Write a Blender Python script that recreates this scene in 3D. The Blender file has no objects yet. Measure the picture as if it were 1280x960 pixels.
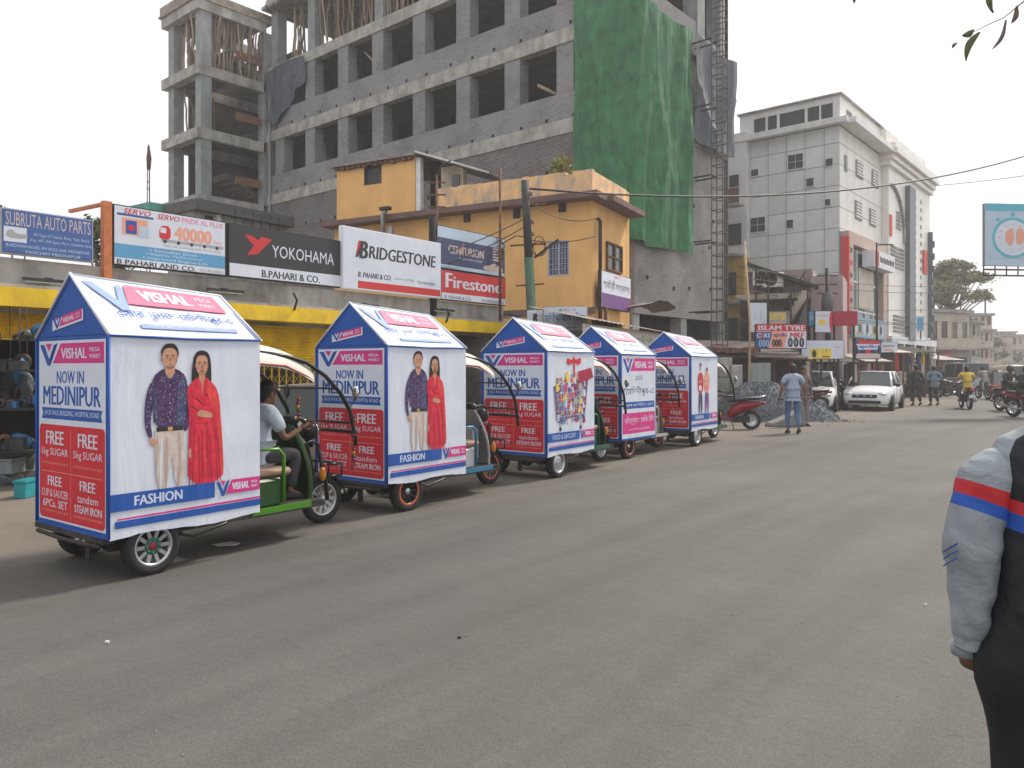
import bpy, bmesh, math, random
from mathutils import Vector, Matrix
random.seed(7)
R = math.radians
sin, cos, pi = math.sin, math.cos, math.pi
SC = bpy.context.scene
C = SC.collection
# ------------------------------------------------------------------ camera
CAM_H, FPX, YAW = 1.55, 967.0, R(40.3)
cam = bpy.data.cameras.new('camera'); camo = bpy.data.objects.new('camera', cam); C.objects.link(camo)
camo.location = (0, 0, CAM_H); camo.rotation_euler = (R(90), 0, YAW)
cam.sensor_width = 36; cam.lens = FPX/1280*36; cam.shift_y = -20/1280; cam.clip_end = 3000; cam.clip_start = .05
SC.camera = camo
# ------------------------------------------------------------------ light
SUN_AZ, SUN_EL = R(10), R(48)
w = bpy.data.worlds.new('World'); SC.world = w; w.use_nodes = True
nt = w.node_tree; nt.nodes.clear()
sky = nt.nodes.new('ShaderNodeTexSky'); sky.sky_type = 'NISHITA'; sky.sun_disc = False
sky.sun_elevation = SUN_EL; sky.sun_rotation = SUN_AZ; sky.dust_density = 6; sky.air_density = 1.0
mixn = nt.nodes.new('ShaderNodeMix'); mixn.data_type = 'RGBA'; mixn.inputs[0].default_value = .9
mixn.inputs[7].default_value = (8.9, 9.0, 9.3, 1)      # thick white overcast
bg = nt.nodes.new('ShaderNodeBackground'); bg.inputs[1].default_value = .1
out = nt.nodes.new('ShaderNodeOutputWorld')
nt.links.new(sky.outputs[0], mixn.inputs[6]); nt.links.new(mixn.outputs[2], bg.inputs[0]); nt.links.new(bg.outputs[0], out.inputs[0])
sl = bpy.data.lights.new('sun', 'SUN'); sl.energy = 3.6; sl.angle = R(10); sl.color = (1, .91, .80)
so = bpy.data.objects.new('sun', sl); C.objects.link(so)
sd = Vector((sin(SUN_AZ)*cos(SUN_EL), cos(SUN_AZ)*cos(SUN_EL), sin(SUN_EL)))
so.rotation_euler = sd.to_track_quat('Z', 'Y').to_euler(); so.location = (0, 0, 30)
SC.view_settings.view_transform = 'Standard'; SC.view_settings.look = 'None'; SC.view_settings.gamma = 1
SC.view_settings.exposure = 0.38
# ------------------------------------------------------------------ helpers
def W(px, d):
    a = (px-640)/FPX
    return Vector(((cos(YAW)*a - sin(YAW))*d, (sin(YAW)*a + cos(YAW))*d))
def Zt(py, d): return CAM_H + (460-py)*d/FPX
def G(px, py):                      # ground point seen at a pixel
    return W(px, CAM_H*FPX/(py-460))
class Fr:                           # a vertical plane's frame: x along, y into it, z up
    def __init__(s, o, ang):
        s.o = Vector(o); s.ang = R(ang); s.u = Vector((cos(s.ang), sin(s.ang))); s.v = Vector((-sin(s.ang), cos(s.ang)))
    def hit(s, px, v=0):
        r = W(px, 1); o = s.o + s.v*v
        den = r.x*s.u.y - r.y*s.u.x
        t = (o.x*s.u.y - o.y*s.u.x)/den
        return (r*t - o).dot(s.u), t
    def x(s, px, v=0): return s.hit(px, v)[0]
    def z(s, px, py, v=0): return Zt(py, s.hit(px, v)[1])
    def at(s, u, v=0): return s.o + s.u*u + s.v*v
_bang = {}
MATS = {}
def nd(t, k, **kw):
    n = t.nodes.new(k)
    for a, b in kw.items(): setattr(n, a, b)
    return n
def mat(name, col, rough=.7, metal=0, var=.12, vs=6, bump=0, bs=60, dirt=None, dscale=1.5, damt=.5, spec=.4, tint=None, cvar=0):
    """procedural surface: base colour, mottling, optional stains and bump"""
    if name in MATS: return MATS[name]
    m = bpy.data.materials.new(name); m.use_nodes = True; t = m.node_tree; L = t.links
    b = t.nodes['Principled BSDF']; b.inputs['Roughness'].default_value = rough; b.inputs['Metallic'].default_value = metal
    b.inputs['Specular IOR Level'].default_value = spec
    m.diffuse_color = (*col, 1)
    tc = nd(t, 'ShaderNodeTexCoord')
    src = None
    if var:
        n = nd(t, 'ShaderNodeTexNoise'); n.inputs['Scale'].default_value = vs; n.inputs['Detail'].default_value = 3
        L.new(tc.outputs['Object'], n.inputs['Vector'])
        mr = nd(t, 'ShaderNodeMapRange'); mr.inputs[1].default_value = .3; mr.inputs[2].default_value = .7
        mr.inputs[3].default_value = 1-var; mr.inputs[4].default_value = 1+var
        L.new(n.outputs[0], mr.inputs[0])
        mx = nd(t, 'ShaderNodeMix', data_type='RGBA', blend_type='MULTIPLY'); mx.inputs[0].default_value = 1
        mx.inputs[6].default_value = (*col, 1); L.new(mr.outputs[0], mx.inputs[7]); src = mx.outputs[2]
    if dirt:
        n2 = nd(t, 'ShaderNodeTexNoise'); n2.inputs['Scale'].default_value = dscale; n2.inputs['Detail'].default_value = 6; n2.inputs['Roughness'].default_value = .65
        mp = nd(t, 'ShaderNodeMapping'); mp.inputs['Scale'].default_value = (1, 1, .45)
        L.new(tc.outputs['Object'], mp.inputs[0]); L.new(mp.outputs[0], n2.inputs['Vector'])
        r2 = nd(t, 'ShaderNodeMapRange'); r2.inputs[1].default_value = .45; r2.inputs[2].default_value = .68; r2.inputs[4].default_value = damt
        L.new(n2.outputs[0], r2.inputs[0])
        mx2 = nd(t, 'ShaderNodeMix', data_type='RGBA'); mx2.inputs[6].default_value = (*col, 1); mx2.inputs[7].default_value = (*dirt, 1)
        if src: L.new(src, mx2.inputs[6])
        L.new(r2.outputs[0], mx2.inputs[0]); src = mx2.outputs[2]
    if cvar:      # piece-to-piece difference
        oi = nd(t, 'ShaderNodeObjectInfo'); mr = nd(t, 'ShaderNodeMapRange'); mr.inputs[3].default_value = 1-cvar; mr.inputs[4].default_value = 1+cvar
        L.new(oi.outputs['Random'], mr.inputs[0])
        mx3 = nd(t, 'ShaderNodeMix', data_type='RGBA', blend_type='MULTIPLY'); mx3.inputs[0].default_value = 1; mx3.inputs[6].default_value = (*col, 1)
        if src: L.new(src, mx3.inputs[6])
        L.new(mr.outputs[0], mx3.inputs[7]); src = mx3.outputs[2]
    if src: L.new(src, b.inputs['Base Color'])
    else: b.inputs['Base Color'].default_value = (*col, 1)
    if bump:
        n3 = nd(t, 'ShaderNodeTexNoise'); n3.inputs['Scale'].default_value = bs; n3.inputs['Detail'].default_value = 4
        L.new(tc.outputs['Object'], n3.inputs['Vector'])
        bp = nd(t, 'ShaderNodeBump'); bp.inputs['Strength'].default_value = bump; bp.inputs['Distance'].default_value = .02
        L.new(n3.outputs[0], bp.inputs['Height']); L.new(bp.outputs[0], b.inputs['Normal'])
    MATS[name] = m
    return m
def brickmat(name, c1, c2, mortar, bw=.25, bh=.085, ms=.012, patch=None, pamt=.8, stain=.35):
    m = bpy.data.materials.new(name); m.use_nodes = True; t = m.node_tree; L = t.links
    b = t.nodes['Principled BSDF']; b.inputs['Roughness'].default_value = .9; b.inputs['Specular IOR Level'].default_value = .2
    tc = nd(t, 'ShaderNodeTexCoord'); sx = nd(t, 'ShaderNodeSeparateXYZ'); L.new(tc.outputs['Object'], sx.inputs[0])
    ad = nd(t, 'ShaderNodeMath', operation='ADD'); L.new(sx.outputs[0], ad.inputs[0]); L.new(sx.outputs[1], ad.inputs[1])
    cb = nd(t, 'ShaderNodeCombineXYZ'); L.new(ad.outputs[0], cb.inputs[0]); L.new(sx.outputs[2], cb.inputs[1])
    br = nd(t, 'ShaderNodeTexBrick'); L.new(cb.outputs[0], br.inputs[0])
    br.inputs['Color1'].default_value = (*c1, 1); br.inputs['Color2'].default_value = (*c2, 1); br.inputs['Mortar'].default_value = (*mortar, 1)
    br.inputs['Scale'].default_value = 1; br.inputs['Mortar Size'].default_value = ms; br.inputs['Brick Width'].default_value = bw; br.inputs['Row Height'].default_value = bh
    n = nd(t, 'ShaderNodeTexNoise'); n.inputs['Scale'].default_value = .55; n.inputs['Detail'].default_value = 7; n.inputs['Roughness'].default_value = .7
    L.new(tc.outputs['Object'], n.inputs['Vector'])
    mr = nd(t, 'ShaderNodeMapRange'); mr.inputs[1].default_value = .3; mr.inputs[2].default_value = .7; mr.inputs[3].default_value = 1-stain; mr.inputs[4].default_value = 1+stain*.6
    L.new(n.outputs[0], mr.inputs[0])
    mx = nd(t, 'ShaderNodeMix', data_type='RGBA', blend_type='MULTIPLY'); mx.inputs[0].default_value = 1
    L.new(br.outputs[0], mx.inputs[6]); L.new(mr.outputs[0], mx.inputs[7]); src = mx.outputs[2]
    if patch:
        n2 = nd(t, 'ShaderNodeTexNoise'); n2.inputs['Scale'].default_value = .8; n2.inputs['Detail'].default_value = 5
        mp = nd(t, 'ShaderNodeMapping'); mp.inputs['Location'].default_value = (3, 1, 7); L.new(tc.outputs['Object'], mp.inputs[0]); L.new(mp.outputs[0], n2.inputs['Vector'])
        r2 = nd(t, 'ShaderNodeMapRange'); r2.inputs[1].default_value = .5; r2.inputs[2].default_value = .6; r2.inputs[4].default_value = pamt; L.new(n2.outputs[0], r2.inputs[0])
        m2 = nd(t, 'ShaderNodeMix', data_type='RGBA'); L.new(r2.outputs[0], m2.inputs[0]); L.new(src, m2.inputs[6]); m2.inputs[7].default_value = (*patch, 1); src = m2.outputs[2]
    L.new(src, b.inputs['Base Color'])
    bp = nd(t, 'ShaderNodeBump'); bp.inputs['Strength'].default_value = .8; bp.inputs['Distance'].default_value = .02; bp.invert = True
    L.new(br.outputs['Fac'], bp.inputs['Height']); L.new(bp.outputs[0], b.inputs['Normal'])
    return m
def glassmat(name, col, rough=.05, alpha=1.0):
    m = bpy.data.materials.new(name); m.use_nodes = True; b = m.node_tree.nodes['Principled BSDF']
    b.inputs['Base Color'].default_value = (*col, 1); b.inputs['Roughness'].default_value = rough
    b.inputs['Alpha'].default_value = alpha; b.inputs['Specular IOR Level'].default_value = .6
    return m
def clothmat(name, col, wscale=3.0, amt=.35, rough=.8, dist=.05, var=.06, trans=0, stretch=(1, 1, .35)):
    """fabric with soft wrinkles in the relief"""
    m = mat(name, col, rough, 0, var, 2.5); t = m.node_tree; L = t.links; b = t.nodes['Principled BSDF']
    tc = nd(t, 'ShaderNodeTexCoord'); mp = nd(t, 'ShaderNodeMapping'); mp.inputs['Scale'].default_value = stretch
    n = nd(t, 'ShaderNodeTexNoise'); n.inputs['Scale'].default_value = wscale; n.inputs['Detail'].default_value = 4; n.inputs['Distortion'].default_value = .6
    bp = nd(t, 'ShaderNodeBump'); bp.inputs['Strength'].default_value = amt; bp.inputs['Distance'].default_value = dist
    L.new(tc.outputs['Object'], mp.inputs[0]); L.new(mp.outputs[0], n.inputs['Vector']); L.new(n.outputs[0], bp.inputs['Height']); L.new(bp.outputs[0], b.inputs['Normal'])
    return m
class MB:
    def __init__(s): s.v = []; s.f = []; s.m = []; s.sm = []
    def add(s, vs, fs, mi=0, smooth=False):
        k = len(s.v); s.v += [tuple(p) for p in vs]
        for f in fs: s.f.append([k+i for i in f]); s.m.append(mi); s.sm.append(smooth)
        return s
    def box(s, x0, y0, z0, x1, y1, z1, mi=0):
        v = [(x, y, z) for z in (z0, z1) for y in (y0, y1) for x in (x0, x1)]
        return s.add(v, [(0, 2, 3, 1), (4, 5, 7, 6), (0, 1, 5, 4), (2, 6, 7, 3), (0, 4, 6, 2), (1, 3, 7, 5)], mi)
    def bar(s, a, b, wd, h=None, mi=0, up=(0, 0, 1)):
        a = Vector(a); b = Vector(b); d = (b-a).normalized(); h = h or wd
        up = Vector(up)
        if abs(d.dot(up)) > .98: up = Vector((1, 0, 0))
        x = d.cross(up).normalized(); y = x.cross(d)
        v = [p + x*(i*wd/2) + y*(j*h/2) for p in (a, b) for j in (-1, 1) for i in (-1, 1)]
        return s.add(v, [(0, 2, 3, 1), (4, 5, 7, 6), (0, 1, 5, 4), (2, 6, 7, 3), (0, 4, 6, 2), (1, 3, 7, 5)], mi)
    def tube(s, pts, r, n=8, mi=0, caps=True, smooth=True, flat=1):
        pts = [Vector(p) for p in pts]; rs = r if isinstance(r, (list, tuple)) else [r]*len(pts)
        k = []; ref = Vector((0, 0, 1))
        for i, p in enumerate(pts):
            d = (pts[min(i+1, len(pts)-1)] - pts[max(i-1, 0)]).normalized()
            if abs(d.dot(ref)) > .95: ref = Vector((1, 0, 0)) if abs(d.x) < .9 else Vector((0, 1, 0))
            x = d.cross(ref).normalized(); y = x.cross(d)
            for j in range(n):
                a = 2*pi*j/n; k.append(p + (x*cos(a) + y*sin(a)*flat)*rs[i])
        f = [(i*n+j, i*n+(j+1) % n, (i+1)*n+(j+1) % n, (i+1)*n+j) for i in range(len(pts)-1) for j in range(n)]
        if caps: f += [tuple(range(n))[::-1], tuple(range((len(pts)-1)*n, len(pts)*n))]
        return s.add(k, f, mi, smooth)
    def loft(s, rings, mi=0, caps=True, smooth=True, close=True):
        n = len(rings[0]); k = [p for r in rings for p in r]
        rng = range(n) if close else range(n-1)
        f = [(i*n+j, i*n+(j+1) % n, (i+1)*n+(j+1) % n, (i+1)*n+j) for i in range(len(rings)-1) for j in rng]
        if caps: f += [tuple(range(n))[::-1], tuple(range((len(rings)-1)*n, len(rings)*n))]
        return s.add(k, f, mi, smooth)
    def lathe(s, prof, c=(0, 0, 0), axis='y', n=24, mi=0, smooth=True, arc=None):
        k = []; c = Vector(c)
        for j in range(n):
            a = 2*pi*j/n
            for r, h in prof:
                p = {'y': (r*cos(a), h, r*sin(a)), 'z': (r*cos(a), r*sin(a), h), 'x': (h, r*cos(a), r*sin(a))}[axis]
                k.append(c+Vector(p))
        q = len(prof)
        f = [(j*q+i, j*q+i+1, ((j+1) % n)*q+i+1, ((j+1) % n)*q+i) for j in range(n) for i in range(q-1)]
        return s.add(k, f, mi, smooth)
    def ell(s, c, r, n=12, m=8, mi=0, rz=0, z0=-1.0, jit=0):
        c = Vector(c); r = Vector(r) if hasattr(r, '__len__') else Vector((r, r, r)); k = []
        for i in range(m+1):
            ph = -pi/2 + pi*i/m; ph = max(ph, math.asin(z0))
            for j in range(n):
                a = 2*pi*j/n; q = 1+random.uniform(-jit, jit)
                p = Vector((cos(ph)*cos(a)*r.x, cos(ph)*sin(a)*r.y, sin(ph)*r.z))*q
                k.append(c + Vector((p.x*cos(rz)-p.y*sin(rz), p.x*sin(rz)+p.y*cos(rz), p.z)))
        f = [(i*n+j, i*n+(j+1) % n, (i+1)*n+(j+1) % n, (i+1)*n+j) for i in range(m) for j in range(n)]
        return s.add(k, f, mi, True)
    def prism(s, pts, a, b, plane='xz', mi=0):
        """outline extruded along the third axis between a and b"""
        def P(p, q): return {'xz': (p[0], q, p[1]), 'yz': (q, p[0], p[1]), 'xy': (p[0], p[1], q)}[plane]
        n = len(pts)
        return s.add([P(p, a) for p in pts]+[P(p, b) for p in pts], [tuple(range(n)), tuple(range(n, 2*n))[::-1]] + [(i, i+n, (i+1) % n+n, (i+1) % n) for i in range(n)], mi)
    def xf(s, M, k=0):
        s.v = s.v[:k] + [tuple(M @ Vector(p)) for p in s.v[k:]]; return s
    def mesh(s, name, mats, bevel=0):
        me = bpy.data.meshes.new(name); me.from_pydata(s.v, [], s.f)
        for m in (mats if isinstance(mats, (list, tuple)) else [mats]): me.materials.append(m)
        me.polygons.foreach_set('material_index', s.m); me.polygons.foreach_set('use_smooth', s.sm)
        bm = bmesh.new(); bm.from_mesh(me)
        if bevel:
            bmesh.ops.remove_doubles(bm, verts=bm.verts, dist=1e-5)
            bmesh.ops.bevel(bm, geom=[e for e in bm.edges if len(e.link_faces) == 2 and e.calc_face_angle(0) > .5], offset=bevel, segments=1, affect='EDGES', clamp_overlap=True)
        if name not in NORECALC and not name.endswith('print'): bmesh.ops.recalc_face_normals(bm, faces=bm.faces)
        bm.to_mesh(me); bm.free(); me.update(); return me
    def build(s, name, mats, parent=None, loc=None, rz=0, bevel=0):
        return link(name, s.mesh(name, mats, bevel), parent, loc, rz)
NORECALC = ()
def link(name, me, parent=None, loc=None, rz=0):
    o = bpy.data.objects.new(name, me); C.objects.link(o)
    if parent: o.parent = parent
    if loc is not None: o.location = loc
    if rz: o.rotation_euler = (0, 0, rz)
    return o
def tag(o, label=None, cat=None, group=None, kind=None):
    if label: o['label'] = label
    if cat: o['category'] = cat
    if group: o['group'] = group
    if kind: o['kind'] = kind
    return o
def thing(name, label, cat, loc=(0, 0, 0), rz=0, group=None):
    o = bpy.data.objects.new(name, None); C.objects.link(o); o.empty_display_size = .2
    o.location = (loc[0], loc[1], loc[2] if len(loc) > 2 else 0); o.rotation_euler = (0, 0, rz)
    return tag(o, label, cat, group)
def tfr(name, label, cat, fr, group=None): return thing(name, label, cat, (fr.o.x, fr.o.y, 0), fr.ang, group)
def dup(o, parent=None):
    c = o.copy(); C.objects.link(c)
    if parent: c.parent = parent
    for ch in o.children: dup(ch, c)
    return c
CACHE = {}
def shared(key, fn):
    if key not in CACHE: CACHE[key] = fn()
    return CACHE[key]
# ------------------------------------------------------------------ lettering
_tx = {}
def glyphs(s, bold=0.0, shear=0):
    k = (s, bold, shear)
    if k not in _tx:
        cu = bpy.data.curves.new('t', 'FONT'); cu.body = s; cu.size = 1; cu.resolution_u = 2; cu.offset = bold; cu.shear = shear
        o = bpy.data.objects.new('t', cu); C.objects.link(o)
        me = o.evaluated_get(bpy.context.evaluated_depsgraph_get()).to_mesh()
        vs = [(v.co.x, v.co.y) for v in me.vertices]; fs = [tuple(p.vertices) for p in me.polygons]
        o.to_mesh_clear(); bpy.data.objects.remove(o); bpy.data.curves.remove(cu)
        _tx[k] = (vs, fs)
    return _tx[k]
def smooth(pts, n=2):
    for _ in range(n):
        q = []
        for i in range(len(pts)):
            a, b = pts[i], pts[(i+1) % len(pts)]
            q += [(a[0]*.75+b[0]*.25, a[1]*.75+b[1]*.25), (a[0]*.25+b[0]*.75, a[1]*.25+b[1]*.75)]
        pts = q
    return pts
class Pr:
    """flat print on a surface: origin o, directions eu, ev (metres), outward normal en"""
    def __init__(s, o, eu, ev, en, step=.0004):
        s.o, s.eu, s.ev, s.en = Vector(o), Vector(eu), Vector(ev), Vector(en); s.mb = MB(); s.st = step
    def P(s, u, v, l): return s.o + s.eu*u + s.ev*v + s.en*(s.st*l)
    def poly(s, pts, mi, l=1): s.mb.add([s.P(u, v, l) for u, v in pts], [tuple(range(len(pts)))], mi); return s
    def rect(s, u0, v0, u1, v1, mi, l=1): return s.poly([(u0, v0), (u1, v0), (u1, v1), (u0, v1)], mi, l)
    def rrect(s, u0, v0, u1, v1, r, mi, l=1):
        p = []
        for cx_, cy_, a0 in ((u1-r, v0+r, -90), (u1-r, v1-r, 0), (u0+r, v1-r, 90), (u0+r, v0+r, 180)):
            for a in (0, 30, 60, 90): p.append((cx_+r*cos(R(a0+a)), cy_+r*sin(R(a0+a))))
        return s.poly(p, mi, l)
    def sp(s, pts, mi, l=1, n=2): return s.poly(smooth(pts, n), mi, l)
    def disc(s, u, v, ru, rv, mi, l=1, n=20): return s.poly([(u+ru*cos(2*pi*i/n), v+rv*sin(2*pi*i/n)) for i in range(n)], mi, l)
    def ring(s, u, v, ru, rv, th, mi, l=1, n=32):
        k = []
        for i in range(n):
            a = 2*pi*i/n; k += [s.P(u+ru*cos(a), v+rv*sin(a), l), s.P(u+(ru-th)*cos(a), v+(rv-th)*sin(a), l)]
        s.mb.add(k, [(2*i, (2*i+2) % (2*n), (2*i+3) % (2*n), 2*i+1) for i in range(n)], mi); return s
    def text(s, t, u0, v0, u1, v1, mi, l=2, bold=.02, shear=0):
        vs, fs = glyphs(t, 0.0, shear)
        if not vs: return s
        xs = [p[0] for p in vs]; ys = [p[1] for p in vs]; a, b, c, d = min(xs), max(xs), min(ys), max(ys)
        e = bold*(v1-v0)*1.25            # weight: the letters are laid side by side a hair apart
        for k in ((-1, 0, 1) if bold >= .025 else (0,)):
            s.mb.add([s.P(u0+e+(x-a)/(b-a)*(u1-u0-2*e)+k*e, v0+(y-c)/(d-c)*(v1-v0), l+.3*k) for x, y in vs], fs, mi)
        return s
    def build(s, name, mats, parent): return link(name, s.mb.mesh('print', mats), parent)
# ================================================================== SURFACES
M = {}
M['conc'] = mat('concrete_weathered', (.36, .35, .33), .9, 0, .18, 3, .5, 40, dirt=(.09, .085, .08), dscale=1.1, damt=.75)
M['beam'] = mat('concrete_beam', (.42, .40, .36), .9, 0, .2, 2.5, .6, 25, dirt=(.17, .16, .15), dscale=1.8, damt=.8)
M['col'] = mat('column_concrete', (.30, .32, .32), .85, 0, .15, 3, .3, 40, dirt=(.16, .16, .15), dscale=1.4, damt=.6)
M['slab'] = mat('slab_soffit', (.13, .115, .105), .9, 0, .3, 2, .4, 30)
M['brick'] = brickmat('grey_brick', (.275, .275, .28), (.20, .198, .20), (.35, .34, .33), patch=(.30, .30, .305), pamt=.75)
M['brickr'] = brickmat('dark_brick', (.20, .175, .17), (.13, .115, .115), (.29, .28, .27), patch=(.19, .18, .18), pamt=.5)
M['brickl'] = brickmat('pale_brick', (.33, .32, .31), (.28, .27, .265), (.22, .215, .21), patch=(.33, .32, .31), pamt=.5)
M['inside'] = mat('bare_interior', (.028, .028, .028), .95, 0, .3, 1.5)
M['bamboo'] = mat('bamboo', (.33, .25, .17), .7, 0, .35, 3, cvar=.35)
M['ply'] = mat('form_planks', (.30, .26, .20), .85, 0, .35, 4, dirt=(.1, .09, .08), damt=.6)
M['yellow'] = mat('orange_yellow_paint', (.80, .46, .17), .85, 0, .06, 1.5, .25, 30, dirt=(.50, .27, .10), dscale=1.6, damt=.35)
M['yworn'] = mat('worn_yellow_paint', (.80, .50, .24), .85, 0, .12, 2, .3, 30, dirt=(.30, .29, .30), dscale=2.2, damt=.95)
M['maroon'] = mat('maroon_ledge_paint', (.17, .10, .09), .8, 0, .2, 3, dirt=(.08, .07, .06), damt=.5)
M['cream'] = mat('cream_paint', (.55, .48, .36), .85, 0, .12, 2, dirt=(.25, .22, .18), damt=.5)
M['black'] = mat('black_void', (.012, .012, .012), .9, 0, .3, 2)
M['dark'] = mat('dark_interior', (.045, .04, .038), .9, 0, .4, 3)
M['iron'] = mat('dark_iron', (.05, .045, .042), .6, .6, .3, 8)
M['rust'] = mat('rusty_iron', (.16, .08, .05), .8, .2, .4, 12)
M['orange'] = mat('orange_iron', (.50, .16, .06), .7, 0, .2, 8)
M['blueiron'] = mat('blue_grey_grille', (.34, .36, .45), .5, .1, .1, 8)
M['ybeam'] = mat('yellow_enamel', (.80, .53, .01), .5, 0, .1, 2, .15, 30, dirt=(.42, .27, .03), dscale=2.5, damt=.6)
M['beige'] = mat('beige_plaster', (.48, .38, .30), .85, 0, .1, 2, .2, 30, dirt=(.25, .2, .17), damt=.4)
M['tin'] = mat('corrugated_tin', (.26, .23, .22), .6, .3, .25, 3, dirt=(.12, .08, .06), damt=.7)
M['white'] = mat('white_board', (.72, .74, .78), .45, 0, .04, 2, dirt=(.5, .5, .5), damt=.25)
M['panel'] = mat('white_cladding', (.70, .71, .70), .35, 0, .05, 1.2, dirt=(.40, .40, .38), dscale=.9, damt=.5, cvar=.07)
M['panel_sunlit'] = mat('sunlit_cladding', (.80, .78, .72), .35, 0, .05, 1.2, dirt=(.55, .53, .48), dscale=.9, damt=.4, cvar=.05)  # same white cladding, with the street face's sunlight put into the colour
M['joint'] = mat('cladding_joint', (.16, .16, .16), .7, 0, 0)
M['wglass'] = glassmat('window_glass', (.05, .055, .06), .12)
M['bglass'] = glassmat('blue_glass', (.10, .15, .20), .15)
M['teal'] = mat('teal_paint', (.10, .34, .28), .8, 0, .2, 3, dirt=(.1, .12, .1))
M['mauve'] = mat('mauve_plaster', (.36, .28, .27), .9, 0, .15, 2, dirt=(.18, .15, .14), damt=.6)
M['red'] = mat('red_paint', (.62, .05, .04), .5, 0, .08, 3)
M['fade'] = mat('faded_paint', (.50, .44, .36), .85, 0, .15, 2, dirt=(.25, .23, .2), damt=.6)
# print inks
INK = dict(white=(.63, .67, .76), blue=(.012, .085, .37), magenta=(.62, .03, .22), red=(.60, .02, .035), navy=(.02, .09, .30), black=(.02, .02, .02), skin=(.52, .27, .17),
           hair=(.02, .014, .014), shirt=(.055, .025, .10), beige=(.56, .47, .42), kurta=(.62, .02, .05), kdark=(.36, .01, .035), gold=(.5, .3, .08), sred=(.66, .05, .05),
           skyb=(.10, .32, .55), cyan=(.10, .45, .55), grey=(.35, .36, .38), yell=(.80, .55, .04), tred=(.55, .03, .03), dred=(.38, .02, .06), green=(.05, .30, .10), paleb=(.45, .56, .68),
           navy2=(.05, .06, .14), salmon=(.75, .35, .25), purple=(.16, .06, .22), pink=(.75, .15, .25), brown=(.25, .13, .08), choc=(.10, .05, .04), lblue=(.25, .35, .62), dkgrey=(.03, .03, .035), fblue=(.055, .12, .33), shade=(.36, .17, .10), sh2=(.085, .04, .14), bei2=(.42, .34, .30), grnw=(.50, .52, .56))
INKN = list(INK); II = {k: i for i, k in enumerate(INKN)}
def inkm(): return [mat('ink_'+k, v, .55, 0, .05, 3) for k, v in INK.items()]
INKS = inkm()
PV = dict(kurta=(.22, 16), shirt=(.5, 14), beige=(.16, 12), skin=(.14, 22), hair=(.5, 40), sred=(.2, 16), kdark=(.5, 20))
FAB = [clothmat('fabric_'+k, v, 2.4, .6, .6, .05, PV.get(k, (.06, 3))[0]) for k, v in INK.items()]
for k, m_ in zip(INK, FAB):
    if k in PV:
        for n_ in m_.node_tree.nodes:
            if n_.type == 'TEX_NOISE' and n_.inputs['Detail'].default_value == 3: n_.inputs['Scale'].default_value = PV[k][1]

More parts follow.
